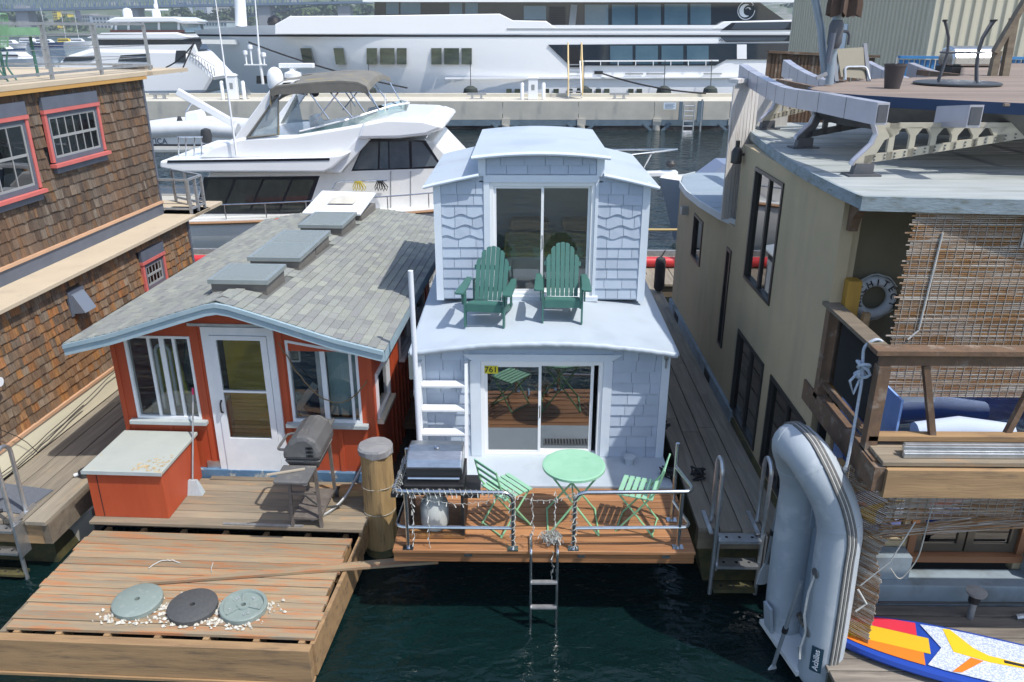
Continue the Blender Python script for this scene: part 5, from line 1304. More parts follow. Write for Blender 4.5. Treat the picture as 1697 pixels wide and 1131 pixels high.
# bimini: arched canvas, thick
rows = []
for px, py in [(442, 146), (452, 140), (480, 137), (520, 133), (560, 131), (590, 133), (604, 140), (607, 147)]:
    x, z = yq(px, py); rows.append([(x, YN + .25 + 3.9 * k / 10, z + .17 * math.sin(math.pi * k / 10) - .06) for k in range(11)])
b = MB(); b.shell(rows, (0, 0, -.05)); bim = b.build('bimini', M['canvas'], my, smooth=True)
b = MB(); b.shell([[(r[0][0], r[0][1], r[0][2]) for r in rows], [(r[0][0] + .02, r[0][1] + .02, r[0][2] - .30 + .12 * abs(i - 3.5) / 3.5) for i, r in enumerate(rows)]], (0, .02, 0)); b.build('bimini_valance', M['canvas'], bim, smooth=True)
b = MB(); b.shell([rows[0], [(p[0] - .05, p[1], p[2] - .45) for p in rows[0]]], (.02, 0, 0)); b.build('rear_flap', M['canvas'], bim)
for (a, c) in [((505, 152), (540, 200)), ((560, 150), (515, 207)), ((575, 153), (600, 188)), ((603, 148), (625, 186)), ((540, 152), (580, 198))]:
    for yy in (YN + .35, YN + 4.0):
        b = MB(); b.tube([(yq(*a)[0], yy, yq(*a)[1]), (yq(*c)[0], yy, yq(*c)[1])], .022, 6); b.build('bimini_pole', M['steel'], bim)
# flybridge windscreen and seat
b = MB(); A = [yq(482, 228), yq(560, 215), yq(635, 202)]; Bq = [yq(488, 222), yq(565, 203), yq(637, 183)]
b.grid([[(A[0][0], YN + .5, A[0][1] - .05), (A[1][0], YN + .45, A[1][1]), (A[2][0], YN + 1.3, A[2][1]), (A[2][0] + .3, YN + 2.2, A[2][1]), (A[2][0], YN + 3.1, A[2][1]), (A[1][0], YN + 4.0, A[1][1])],
        [(Bq[0][0], YN + .5, Bq[0][1]), (Bq[1][0], YN + .45, Bq[1][1]), (Bq[2][0], YN + 1.3, Bq[2][1]), (Bq[2][0] + .35, YN + 2.2, Bq[2][1]), (Bq[2][0], YN + 3.1, Bq[2][1]), (Bq[1][0], YN + 4.0, Bq[1][1])]])
b.build('fly_windscreen', glass('greenish_screen', (.62, .78, .72), .12), my, smooth=True)
b = MB(); b.tube([(Bq[0][0], YN + .5, Bq[0][1]), (Bq[1][0], YN + .45, Bq[1][1]), (Bq[2][0], YN + 1.3, Bq[2][1]), (Bq[2][0] + .35, YN + 2.2, Bq[2][1]), (Bq[2][0], YN + 3.1, Bq[2][1])], .025, 6); b.build('screen_rail', M['gel'], my)
slab('helm_seat', [(516, 212), (514, 192), (522, 190), (532, 206)], YN + 1.8, YN + 2.5, M['gel_warm'], bevel=.04, Y=YN + 2)
# radar, dome, mast, antennas
c = yq(456, 128, YN + 1.4)
b = MB(); b.lathe([(.02, -.32), (.04, -.12), (.20, -.10), (.22, .0), (.22, .22), (.17, .36), (.08, .43), (0, .45)], (c[0], YN + 1.4, c[1] - .18), 18); b.build('satellite_dome', M['gel'], my, smooth=True)
c = yq(486, 125, YN + 1.6)
b = MB(); b.lathe([(.12, -.22), (.14, -.1), (.24, -.06), (.24, .06), (.10, .12), (.08, .24)], (c[0], YN + 1.6, c[1]), 18); b.build('radar_base', M['gel'], my, smooth=True)
q = yq(492, 110, YN + 1.6); b = MB(); b.box(q[0] - .48, q[0] + .48, YN + 1.5, YN + 1.7, q[1] - .05, q[1] + .08); b.build('radar_bar', M['gel'], my, bevel=.02)
q = yq(436, 140, YN + 1.8); b = MB(); b.tube([(q[0], YN + 1.8, q[1]), (q[0] - .02, YN + 1.8, q[1] + .95)], .04, 8); b.bar((q[0] - .45, YN + 1.8, q[1] + .52), (q[0] + .15, YN + 1.8, q[1] + .52), .12, .03); b.build('instrument_mast', M['gel_warm'], my)
for dx, h in ((-.40, .35), (-.25, .5), (.1, .3)): b = MB(); b.lathe([(.02, .53), (.03, .53 + h - .1), (.07, .53 + h - .09), (.07, .53 + h), (.0, .53 + h + .02)], (q[0] + dx, YN + 1.8, q[1]), 10); b.build('small_aerial', M['gel'], my, smooth=True)
for (pa, pb, yy) in [((392, 258), (357, 0), YN + .2), ((432, 118), (421, -20), YN + 2.5), ((638, 200), (638, 155), YN + 3)]:
    a, c = yq(*pa, yy), yq(*pb, yy); b = MB(); b.tube([(a[0], yy, a[1]), ((a[0] + c[0]) / 2, yy, (a[1] + c[1]) / 2), (c[0], yy, c[1])], [.03, .026, .012], 6); b.build('whip_antenna', M['gel'], my)
# davit boom
a, c = yq(388, 205, YN + 2.2), yq(294, 152, YN + 2.2); b = MB(); b.bar((a[0], YN + 2.2, a[1]), (c[0], YN + 2.2, c[1]), .16, .2); b.build('davit_boom', M['gel'], my, bevel=.02)
# outboard engine and ladder on the boat deck
c = yq(342, 225, YN + 1.2); b = MB(); b.lathe([(.05, -.22), (.13, -.18), (.16, 0), (.13, .16), (.04, .2)], (c[0], YN + 1.2, c[1]), 12); b.build('small_outboard', M['rubber'], my, smooth=True)
b = MB()
for px in (296, 308, 322, 334): 
    p0, p1 = yq(px, 262, YN + .9), yq(px, 228, YN + .9); b.tube([(p0[0], YN + .9, p0[1]), (p1[0], YN + .9, p1[1])], .02, 6)
p0, p1 = yq(294, 227, YN + .9), yq(336, 227, YN + .9); b.tube([(p0[0], YN + .9, p0[1]), (p1[0], YN + .9, p1[1])], .02, 6); b.build('boarding_rail', M['steel'], my)
# bow pulpit
p0 = yq(1040, 291, YN + 2.2); p1 = yq(1122, 287, YN + 2.2)
b = MB(); b.bar((p0[0] - .8, YN + 2.2, p0[1]), (p1[0], YN + 2.2, p1[1]), .35, .13); b.build('pulpit', M['gel'], my, bevel=.02)
b = MB(); t0, t1 = yq(1040, 258, YN + 1.9), yq(1122, 248, YN + 2.2); b.tube([(t0[0] - .6, YN + 1.5, t0[1]), (t1[0], YN + 2.2, t1[1]), (t0[0] - .6, YN + 2.9, t0[1] + .02)], .028, 6)
m0, m1 = yq(1068, 278, YN + 2), yq(1078, 255, YN + 2); b.tube([(m0[0], YN + 2, m0[1]), (m1[0], YN + 1.9, m1[1])], .022, 6); b.build('pulpit_rail', M['steel'], my)
c = yq(1112, 273, YN + 2.2); b = MB(); b.lathe([(.04, -.1), (.12, -.06), (.16, .03), (.10, .12), (0, .13)], (c[0], YN + 2.2, c[1]), 10); b.build('anchor_roller', M['rubber'], my, smooth=True)

# ================================================================ inflatable tender astern
M['rib_grey'] = mt('pale_grey_tube', (.62, .64, .66), (.55, .57, .59), sc=3, rough=.5)
RY = 28.0
def rq(px, py): p = at(px, py, Y=RY); return (p.x, p.z)
tn = empty('tender', (rq(300, 240)[0], RY, 0), 'white inflatable tender with small console beside the yacht stern', 'boat', world=True)
pts = [rq(215, 222), rq(260, 216), rq(330, 213), rq(395, 218)]
b = MB()
path = [(pts[0][0], RY, pts[0][1]), (pts[1][0], RY, pts[1][1]), (pts[2][0], RY, pts[2][1]), (pts[3][0], RY, pts[3][1])]
b.tube(path, .27, 12); b.tube([(x, y + 1.5, z) for x, y, z in path], .27, 12); b.build('tube', M['rib_grey'], tn, smooth=True)
b = MB(); b.box(pts[0][0], pts[3][0], RY - .1, RY + 1.6, pts[1][1] - .75, pts[1][1] - .15); b.build('hull', M['gel_warm'], tn, bevel=.1)
b = MB(); b.box(pts[0][0], pts[3][0], RY - .27, RY - .24, pts[1][1] - .5, pts[1][1] - .44); b.build('stripe', M['navy'], tn)
text('NAUTICA', .26, M['slate_paint'], tn, (rq(252, 234)[0], RY - .115, rq(252, 234)[1]), (math.pi / 2, 0, 0))
c = rq(315, 210); b = MB(); b.hexa([(c[0] - .42, RY + .4, c[1] - .2), (c[0] + .35, RY + .4, c[1] - .2), (c[0] + .35, RY + 1.1, c[1] - .2), (c[0] - .42, RY + 1.1, c[1] - .2)], [(c[0] - .3, RY + .45, c[1] + .42), (c[0] + .15, RY + .45, c[1] + .5), (c[0] + .15, RY + 1.05, c[1] + .5), (c[0] - .3, RY + 1.05, c[1] + .42)]); co_ = b.build('console', M['gel'], tn, bevel=.06)
b = MB(); b.tube(rounded([(c[0] - .28, RY + .5, c[1] + .42), (c[0] - .05, RY + .5, c[1] + .72), (c[0] + .2, RY + .5, c[1] + .75)], .1), .03, 6); b.build('screen_rail', M['steel'], co_)
c = rq(293, 212); b = MB(); b.lathe([(.10, -.2), (.12, .1), (.05, .3)], (c[0] - .2, RY + .8, c[1]), 10); b.build('seat', M['rubber'], tn, smooth=True)
# white float under the tender
b = MB(); q = rq(240, 245); b.box(q[0] - 1.5, q[0] + 4.6, RY - .9, RY + 2, .0, .42)
single(b, 'tender_float', M['concrete'], (q[0] + 1.5, RY, 0), 'low pale float below the inflatable tender', 'float')

# ================================================================ superyacht behind the pier
M['sgel'] = mt('superyacht_white', (.86, .87, .885), (.84, .85, .87), sc=.2, rough=.18, coat=.4)
M['sdark'] = mt('superyacht_dark_glass', (.018, .028, .042), (.025, .036, .05), sc=.3, rough=.06, coat=.6)
M['spane'] = mt('superyacht_window', (.06, .12, .17), (.09, .16, .21), sc=.4, rough=.05, coat=.8)
SY = 58.0
def sq(px, py, Y=SY): p = at(px, py, Y=Y); return (p.x, p.z)
su = empty('superyacht', (at(800, 100, Y=SY).x, SY + 5, 0), 'long white superyacht with dark glass upper deck behind the concrete pier', 'yacht', world=True)
# hull: sections along x; flared raked bow at the left
x_b = sq(272, 58)[0]; x_e = sq(1480, 58)[0]
rows = []
for i in range(41):
    t = (i / 40) ** 1.35; x = x_b + (x_e - x_b) * t
    s = min(1.0, (x - x_b) / 17.0); w = 5.2 * (1 - (1 - s) ** 2.2) + .04
    zt = sq(300, 50)[1] + (0 if t > .02 else 0)
    zt = sq(300, 51 - 9 * min(1, (x - x_b) / 6.0))[1]
    rake = 5.4 * max(0, 1 - (x - x_b) / 16.0) ** 1.2
    yc = SY + 5.3
    row = []
    for f, wf in ((0, .40), (.25, .60), (.55, .84), (.80, .97), (1, 1.0)):
        z = -.3 + (zt + .3) * f; xx = x + rake * (1 - f) ** 1.05
        ww = w * (wf + (1 - wf) * min(1, (x - x_b) / 26.0)); row.append((xx, yc - ww, z))
    row += [(row[-1][0], yc + w, zt)]
    rows.append(row)
b = MB(); b.grid(rows); b.build('hull', M['sgel'], su, smooth=True)
def sl(nm, pts, y0, y1, mat, par=None, Y=SY, bevel=0):
    b = MB(); b.prism([sq(px, py, Y) for px, py in pts], 'y', y0, y1); return b.build(nm, mat, par or su, bevel=bevel)
# hull stripe
b = MB()
for i in range(40):
    pass
st = []
zst0, zst1 = sq(700, 61.5)[1], sq(700, 58.3)[1]
for r in rows:
    z0 = r[4][2]; zlo = -.3
    def yat(z):
        for (a, c) in zip(r[:4], r[1:5]):
            if a[2] <= z <= c[2] + 1e-6: k = (z - a[2]) / (c[2] - a[2]); return (a[0] + (c[0] - a[0]) * k, a[1] + (c[1] - a[1]) * k)
        return (r[4][0], r[4][1])
    st.append((yat(zst0), yat(zst1)))
b.grid([[(p[0][0], p[0][1] - .03, zst0) for p in st], [(p[1][0], p[1][1] - .03, zst1) for p in st]]); b.build('hull_stripe', M['navy'], su)
# upper bulwark
ub = sl('bulwark', [(455, 41), (480, 27), (610, 26), (828, 23), (850, 34), (905, 35), (922, 47), (1180, 48), (1200, 36), (1320, 33), (1480, 32), (1480, 57.5), (455, 57.5)], SY + .04, SY + 9.8, M['sgel'], bevel=.05)
sl('deck_line', [(840, 47.3), (920, 47.5), (1200, 48.5), (1320, 47), (1320, 48.3), (840, 48.8)], SY + .0, SY + .04, M['galv'], ub)
# upper deck house
uh = sl('upper_house', [(617, 30), (617, 2), (1262, 2), (1310, 36), (1310, 47), (880, 47), (860, 34)], SY + .8, SY + 9, M['sdark'])
sl('upper_overhang', [(600, 3.2), (600, -4), (640, -8), (1290, -8), (1330, 3.5), (1260, 4), (700, 3.5)], SY + .2, SY + 9.6, M['sgel'])
for a, c, z0, z1 in [(640, 661, 24, 4), (664, 697, 24, 4), (745, 766, 24, 5), (771, 792, 24, 5), (868, 905, 33, 10), (969, 1008, 45, 8), (1014, 1052, 45, 8), (1057, 1095, 45, 7.5), (1101, 1139, 45, 7), (1144, 1178, 45, 6.5)]:
    sl('upper_window', [(a, z0), (c, z0), (c, z1), (a, z1)], SY + .74, SY + .80, M['spane'], uh, Y=SY + .78)
for k in range(11): sl('louvre', [(910, 12 + k * 3), (937, 12 + k * 3), (937, 13.6 + k * 3), (910, 13.6 + k * 3)], SY + .73, SY + .79, M['navy'], uh, Y=SY + .78)
sl('grey_pillar', [(942, 46), (953, 46), (957, 8), (946, 8)], SY + .72, SY + .79, mt('mid_grey_panel', (.2, .22, .23), rough=.4), uh, Y=SY + .78)
# crescent logo on the dark panel
lc = sq(1236.5, 17.5, SY + .78); b = MB(); r_ = .57
n = 40
b.tube([(lc[0] + r_ * math.cos(R(40 + 330 * i / n)), SY + .72, lc[1] + r_ * math.sin(R(40 + 330 * i / n))) for i in range(n)], .03, 5)
o_, i_ = [], []
for i in range(25):
    a = R(60 + 250 * i / 24); wdt = .30 * math.sin(math.pi * i / 24) ** .8
    o_.append((lc[0] - .06 + .42 * math.cos(a), SY + .72, lc[1] - .02 + .42 * math.sin(a))); i_.append((lc[0] - .06 + (.42 - wdt) * math.cos(a), SY + .72, lc[1] - .02 + (.42 - wdt) * math.sin(a)))
b.grid([o_, i_])
b.tube([(lc[0] + .1 + .17 * math.cos(R(10 + 150 * i / 12)), SY + .72, lc[1] + .02 + .15 * math.sin(R(10 + 150 * i / 12))) for i in range(13)], [.05 - .003 * i for i in range(13)], 5)
b.add([(lc[0] + .34, SY + .715, lc[1] + .27), (lc[0] + .42, SY + .715, lc[1] + .31), (lc[0] + .46, SY + .715, lc[1] + .42), (lc[0] + .40, SY + .715, lc[1] + .36)], [(0, 1, 2, 3)])
b.build('crescent_logo', mt('silver_logo', (.62, .66, .70), rough=.35), uh)
# louvre panels at the right
for pts, nb in (([(1195, 50.5), (1213, 38), (1312, 36.5), (1312, 50)], 26), ([(1203, 70), (1193, 61), (1312, 61), (1312, 69)], 26)):
    lp = sl('vent_panel', pts, SY - .0, SY + .03, M['navy'])
    b = MB(); z0, z1 = sq(1250, pts[0][1])[1], sq(1250, pts[2][1])[1]; xa, xb = sq(pts[1][0] + 6, 50)[0], sq(1308, 50)[0]
    if z0 > z1: z0, z1 = z1, z0
    for k in range(nb):
        x = xa + (xb - xa) * k / nb; b.bar((x - .25, SY - .02, z0 + .06), (x + .05, SY - .02, z1 - .06), .05, .03, (0, 1, 0))
    b.build('vent_slats', mt('slat_grey_blue', (.10, .13, .17), rough=.4), lp, kind='stuff')
# dark main deck opening and glass
mo = sl('main_deck_glazing', [(908, 74.5), (1330, 71.5), (1330, 99), (1204, 99), (1186, 109), (944, 109)], SY - .02, SY + .03, M['sdark'])
for a, c in [(1011, 1048), (1053, 1090), (1096, 1132), (1138, 1174)]:
    sl('saloon_window', [(a, 107), (c, 107), (c, 76), (a, 76)], SY - .06, SY - .02, M['spane'], mo)
sl('door_opening', [(944, 112), (960, 112), (960, 78), (944, 78)], SY - .05, SY - .02, M['dark'], mo)
sl('white_pillar', [(1221, 98), (1237, 98), (1237, 74), (1221, 74)], SY - .06, SY - .022, M['sgel'], mo)
b = MB(); ra, rb = sq(962, 101.5), sq(1190, 100.5); b.bar((ra[0], SY - .15, ra[1]), (rb[0], SY - .15, rb[1]), .06, .09)
b.build('main_deck_rail', M['sgel'], su)
for k in range(8):
    px = 966 + k * 29; a, c = sq(px, 101), sq(px, 109); b = MB(); b.bar((a[0], SY - .15, a[1]), (c[0], SY - .15, c[1]), .05); b.build('rail_post', M['sgel'], su)
# hull windows
hw = mt('olive_tinted_window', (.035, .045, .035), (.10, .12, .085), sc=.6, st=(1, 1, 3), rough=.06, coat=.7)
for a, c, sl_ in [(503, 520, -5), (557, 573, -4), (608, 625, 0), (630, 654, 0), (658, 674, 0), (715, 732, 0), (736, 761, 0), (765, 782, 0)]:
    px = (a + c) / 2
    # find hull side y here
    X = sq(px, 94)[0]; k = min(range(len(rows)), key=lambda j: abs(rows[j][3][0] - X)); yy = rows[k][3][1]
    yy = min(yy, SY + 3)
    b = MB(); q = [at(a, 107, Y=yy), at(c, 107, Y=yy), at(c + sl_, 80, Y=yy), at(a + sl_, 80, Y=yy)]
    b.prism([(p.x, p.z) for p in q], 'y', yy - .10, yy + .6); wn_ = b.build('hull_window', hw, su)
for a in (839, 853, 901, 917, 940, 972, 987, 1001, 1041, 1055):
    sl('port_light', [(a, 155), (a + 9, 155), (a + 9, 147.5), (a, 147.5)], SY - .03, SY + .02, hw)
b = MB(); ra, rb = sq(738, 130), sq(1240, 128); b.bar((ra[0], SY - .04, ra[1]), (rb[0], SY - .04, rb[1]), .2, .12); b.build('rub_strake', M['sgel'], su)
for px in (1060, 1095, 1190): sl('hull_slot', [(px - 24, 124), (px + 6, 124), (px + 6, 121.5), (px - 24, 121.5)], SY - .02, SY + .01, M['galv'])
sl('mooring_port', [(985, 123), (999, 123), (999, 118), (985, 118)], SY - .03, SY + .01, M['black'])
sl('bow_port', [(425, 139), (450, 139), (447, 126), (425, 126)], SY + .3, SY + .36, M['black'], Y=SY + .3)
# anchor pocket panel on the bow
px = 365; X = sq(px, 70)[0]; k = min(range(len(rows)), key=lambda j: abs(rows[j][3][0] - X)); yb = rows[k][3][1] - .35
sl('bow_plate', [(335, 73), (394, 74), (392, 66), (333, 66)], yb, yb + .05, M['gel_warm'], Y=yb)
# foredeck things: mast, domes, tender cover
a, c = sq(400, 44, SY + 4), sq(396, -30, SY + 4); b = MB(); b.tube([(a[0], SY + 4, a[1]), (c[0], SY + 4, c[1])], [.42, .36], 12); b.build('foremast', M['sgel'], su, smooth=True)
for px, r0 in ((455, .55), (474, .35), (486, .3)): 
    p = sq(px, 38, SY + 5); b = MB(); b.lathe([(r0 * .7, -.4), (r0, 0), (r0 * .8, r0 * .6), (0, r0)], (p[0], SY + 5, p[1]), 12); b.build('black_dome', M['black'], su, smooth=True)
# mooring lines
for (a, c, ya, yb_, dr, lab) in [((412, 70), (675, 146), SY + .2, 55, .25, 'dark mooring line from the superyacht bow down to the pier'), ((995, 121), (1170, 155), SY - .1, 55.2, .25, 'dark mooring line from the superyacht midships to the pier')]:
    b = MB(); P, Q = at(*a, Y=ya), at(*c, Y=yb_); b.tube(sag(P, Q, dr, 14), .055, 5); single(b, 'mooring_line', M['rope_black'], P, lab, 'rope', 'mooring lines of the superyacht')
b = MB(); P, Q = at(322, 71, Y=SY + 1.5), at(275, 112, Y=60); b.tube(sag(P, Q, .2), .05, 5); b.tube([P, at(300, 120, Y=58.5)], .05, 5); single(b, 'mooring_line', M['rope_black'], P, 'pair of dark mooring lines hanging below the bow fairlead', 'rope', 'mooring lines of the superyacht')
# fenders
for px, lab in [(780, 'round dark fender on the hull right of the middle cleat'), (967, 'round dark fender beside the boarding steps'), (1100, 'round dark fender below the saloon windows'), (1177, 'round dark fender furthest right along the hull'), (612, 'round green fender behind the bimini canopy')]:
    p = at(px, 152, Y=57.2); r = empty('fender', p, lab, 'fender', 'fenders of the superyacht')
    b = MB(); b.lathe([(.1, -.6), (.42, -.4), (.52, -.1), (.45, .2), (.2, .36), (0, .4)], n=14); b.build('ball', mt('dark_green_fender', (.035, .045, .04), rough=.7) if px == 780 else bpy.data.materials['dark_green_fender'], r, smooth=True)
    b = MB(); b.tube([(0, 0, .3), (0, .3, 2.0)], .025, 5); b.build('fender_line', M['rope_black'], r)
# ================================================================ second white yacht at the left
LY = 66.0
def lq(px, py, Y=LY): p = at(px, py, Y=Y); return (p.x, p.z)
ly = empty('white_yacht', (at(230, 100, Y=LY).x, LY + 2, 0), 'white flybridge yacht with two domes left of the superyacht bow', 'yacht', world=True)
def ll(nm, pts, y0, y1, mat, par=None, bevel=0, Y=LY):
    b = MB(); b.prism([lq(px, py, Y) for px, py in pts], 'y', y0, y1); return b.build(nm, mat, par or ly, bevel=bevel)
ll('hull', [(95, 104), (112, 92), (150, 80), (300, 82), (330, 100), (356, 128), (340, 156), (95, 160)], LY, LY + 5.5, M['sgel'], bevel=.3)
hs = ll('deckhouse', [(146, 82), (158, 62), (290, 60), (310, 84)], LY + .5, LY + 5, M['sdark'])
ll('deckhouse_roof', [(140, 63), (165, 55), (290, 54), (318, 62), (300, 66), (160, 66)], LY + .2, LY + 5.3, M['sgel'], bevel=.1)
ll('coaming', [(150, 75.5), (320, 74), (325, 88), (140, 88)], LY + .1, LY + .5, M['sgel'], hs)
ll('hull_window', [(196, 102), (248, 103), (248, 89), (200, 92)], LY - .04, LY + .02, M['sdark'])
ll('hull_window', [(103, 102), (150, 102), (165, 92), (110, 95)], LY - .04, LY + .02, M['sdark'])
ll('hull_window', [(290, 104), (308, 104), (308, 84), (292, 84)], LY - .04, LY + .02, M['sdark'])
fb2 = ll('flybridge', [(176, 54), (182, 34), (288, 32), (300, 54)], LY + .8, LY + 4.6, mt('grey_green_glazing', (.22, .30, .31), rough=.1, coat=.5))
for px in (183, 204, 228, 255, 288): ll('fly_post', [(px, 54), (px + 4, 54), (px + 3, 34), (px, 34)], LY + .7, LY + .8, M['sgel'], fb2)
ll('hardtop', [(170, 36), (185, 29), (285, 28), (306, 35), (300, 40), (285, 37), (180, 38)], LY + .4, LY + 5, M['sgel'], bevel=.08)
ll('fly_rail_band', [(176, 54), (300, 54), (300, 50), (176, 50)], LY + .6, LY + .75, mt('maroon_band', (.09, .04, .035), rough=.5))
for px, py, rr_ in ((211, 22, .36), (259, 22, .33), (258, 10, .16)):
    c = lq(px, py, LY + 2); b = MB(); b.lathe([(rr_, -rr_), (rr_, rr_ * .3), (rr_ * .75, rr_ * .85), (0, rr_ * 1.1)], (c[0], LY + 2, c[1]), 14); b.build('dome', M['sgel'], ly, smooth=True)
c = lq(258, 5, LY + 2); b = MB(); b.tube([(c[0], LY + 2, c[1] - 1.6), (c[0], LY + 2, c[1] + .4)], .12, 8); b.bar((c[0] - .9, LY + 2, c[1] - .5), (c[0] + .9, LY + 2, c[1] - .5), .15, .1); b.build('mast', M['sgel'], ly)
b = MB()
for k in range(9):
    a = lq(316 + k * 5, 98 + k * 3.5); b.tube([(a[0], LY - .05, a[1]), (a[0], LY - .05, a[1] + .6)], .035, 5)
a0, a1 = lq(316, 96), lq(358, 122); b.tube([(a0[0], LY - .05, a0[1] + .55), (a1[0], LY - .05, a1[1] + .55)], .04, 5); b.build('bow_rail', M['steel'], ly, kind='stuff')
# ================================================================ boat behind the tan building
sb = empty('small_boat', at(1125, 330, Y=17.9 + 4.2), 'white and blue boat bow poking out behind the tan building', 'boat', world=True)
YB_ = 22.5
p0, p1 = at(1102, 312, Y=YB_), at(1200, 300, Y=YB_)
rows = []
for i in range(13):
    t = i / 12; x = p0.x + t * 4.0; w = 1.05 * (1 - (1 - min(1, t * 1.5)) ** 2.0) + .02; z = p0.z + .12 - .15 * t
    rows.append([(x + .55 * (1 - t), YB_ + 1 - w * .55, .05), (x + .1, YB_ + 1 - w * .95, z - .35), (x, YB_ + 1 - w, z), (x + .05, YB_ + 1 - w * .8, z + .06), (x + .05, YB_ + 1 + w * .8, z + .06), (x, YB_ + 1 + w, z), (x + .55 * (1 - t), YB_ + 1 + w * .55, .05)])
b = MB(); b.grid([r[2:6] for r in rows]); b.build('deck', M['gel'], sb, smooth=True)
b = MB(); b.grid([r[:3] for r in rows]); b.grid([r[5:] for r in rows]); b.build('hull', mt('slate_blue_hull', (.26, .31, .38), rough=.3, coat=.3), sb, smooth=True)
b = MB(); b.hexa([(p0.x + 1.0, YB_ + .3, p0.z), (p0.x + 3.9, YB_ + .3, p0.z), (p0.x + 3.9, YB_ + 1.7, p0.z), (p0.x + 1.0, YB_ + 1.7, p0.z)], [(p0.x + 1.7, YB_ + .45, p0.z + .6), (p0.x + 3.9, YB_ + .45, p0.z + .6), (p0.x + 3.9, YB_ + 1.55, p0.z + .6), (p0.x + 1.7, YB_ + 1.55, p0.z + .6)]); b.build('cover', mt('blue_cover', (.20, .25, .36), rough=.8), sb)
# ================================================================ warehouse at the right
M['corr'] = mt('cream_corrugated_metal', (.60, .56, .43), (.56, .52, .40), sc=1, rough=.5, rnd=.02)
c0 = at(1541, 60, Y=20.0); WXX = c0.x
far = at(1309, 60, X=WXX)
wr = empty('warehouse', (WXX, 20, 0), 'cream corrugated metal warehouse behind the tan building', 'warehouse', world=True)
b = MB(); b.box(WXX, WXX + 14, 20.0, far.y, .5, 7.9); b.build('wall', M['corr'], wr)
m1 = MB().prism([(-.05, 0), (.05, 0), (.028, -.045), (-.028, -.045)], 'z', .5, 7.9).mesh('rib', M['corr'])
m2 = MB().prism([(0, -.05), (0, .05), (-.045, .028), (-.045, -.028)], 'z', .5, 7.9).mesh('rib', M['corr'])
k = 0
x = WXX + .2
while x < WXX + 6: inst(m1, 'rib', wr, (x, 20.0, 0)); x += .24
y = 20.15
while y < far.y - .1: inst(m2, 'rib', wr, (WXX, y, 0)); y += .24
b = MB(); b.prism([(20.0, 7.9), (far.y + .3, 7.9), (far.y + .3, 8.0), (20, 8.0)], 'x', WXX - .25, WXX + 14); b.build('roof', M['galv'], wr)
dd = at(1395, 70, X=WXX); b = MB(); b.box(WXX - .07, WXX - .05, dd.y - .45, dd.y + .45, 3.6, dd.z + .5); b.build('door', mt('pale_blue_door', (.60, .68, .74), rough=.4), wr)
# wooden fence and blue railing beyond the tan building
f0, f1 = at(1277, 86, Y=17.5), at(1452, 94, Y=17.5)
fn = empty('wooden_fence', (f0.x, 17.5, 3.5), 'brown board fence behind the roof ribs', 'fence', world=True)
n = 30
me = MB().box(-.055, .055, -.012, .012, 0, 1.0).mesh('board', M['timber_brown'])
for i in range(n):
    t = i / (n - 1); x = f0.x + (f1.x - f0.x) * t
    if t > .62 and i % 2: continue
    o = inst(me, 'board', fn, (x, 17.5, 3.6), (0, 0, 0), (1, 1, f0.z + (f1.z - f0.z) * t - 3.63))
b = MB(); b.bar((f0.x - .06, 17.48, f0.z), (f1.x + .05, 17.48, f1.z), .12, .045); b.build('cap_rail', M['timber_brown'], fn)
g0, g1 = at(1490, 95, Y=17.0), at(1720, 97, Y=17.0)
bl_ = mt('bright_blue_paint', (.05, .22, .46), (.04, .18, .40), sc=3, rough=.5)
br_ = empty('blue_railing', (g0.x, 17.0, 4.0), 'bright blue painted baluster railing behind the roof terrace', 'railing', world=True)
b = MB(); b.bar((g0.x, 17, g0.z), (g1.x, 17, g1.z), .14, .05); b.build('top_rail', bl_, br_)
me = MB().box(-.03, .03, -.03, .03, 0, 1.0).mesh('baluster', bl_)
for i in range(26): inst(me, 'baluster', br_, (g0.x + .05 + (g1.x - g0.x - .1) * i / 25, 17.0, g0.z - 1.05))
# ================================================================ far shore, bridge, city
shore = MB(); rr = random.Random(101)
rowsT = []
for j, (Y, Zb) in enumerate([(560, -1), (566, 1.5), (620, 2.0), (720, 3.5), (850, 14), (1000, 45), (1200, 95)]):
    rowsT.append([(-1100 + 2300 * i / 40, Y, Zb * (1 if j < 2 else 1 + .35 * math.sin(i * .7) + .2 * math.sin(i * 1.9 + j)) - (0 if j < 3 else .22 * max(0, -1100 + 2300 * i / 40 + 250) ** .82 * .15)) for i in range(41)])
shore.grid(rowsT); tag(shore.build('far_shore', mt('hillside_green', (.05, .085, .035), (.10, .12, .06), c3=(.22, .21, .19), sc=.02, sc3=.04, rough=.95)), kind='structure')
def terr(X, Y):
    i = (X + 1100) / 2300 * 40; i0 = max(0, min(39, int(i)))
    for j in range(len(rowsT) - 1):
        if rowsT[j][0][1] <= Y <= rowsT[j + 1][0][1]:
            k = (Y - rowsT[j][0][1]) / (rowsT[j + 1][0][1] - rowsT[j][0][1]); u = i - i0
            za = rowsT[j][i0][2] * (1 - u) + rowsT[j][i0 + 1][2] * u; zb = rowsT[j + 1][i0][2] * (1 - u) + rowsT[j + 1][i0 + 1][2] * u
            return za * (1 - k) + zb * k
    return 0
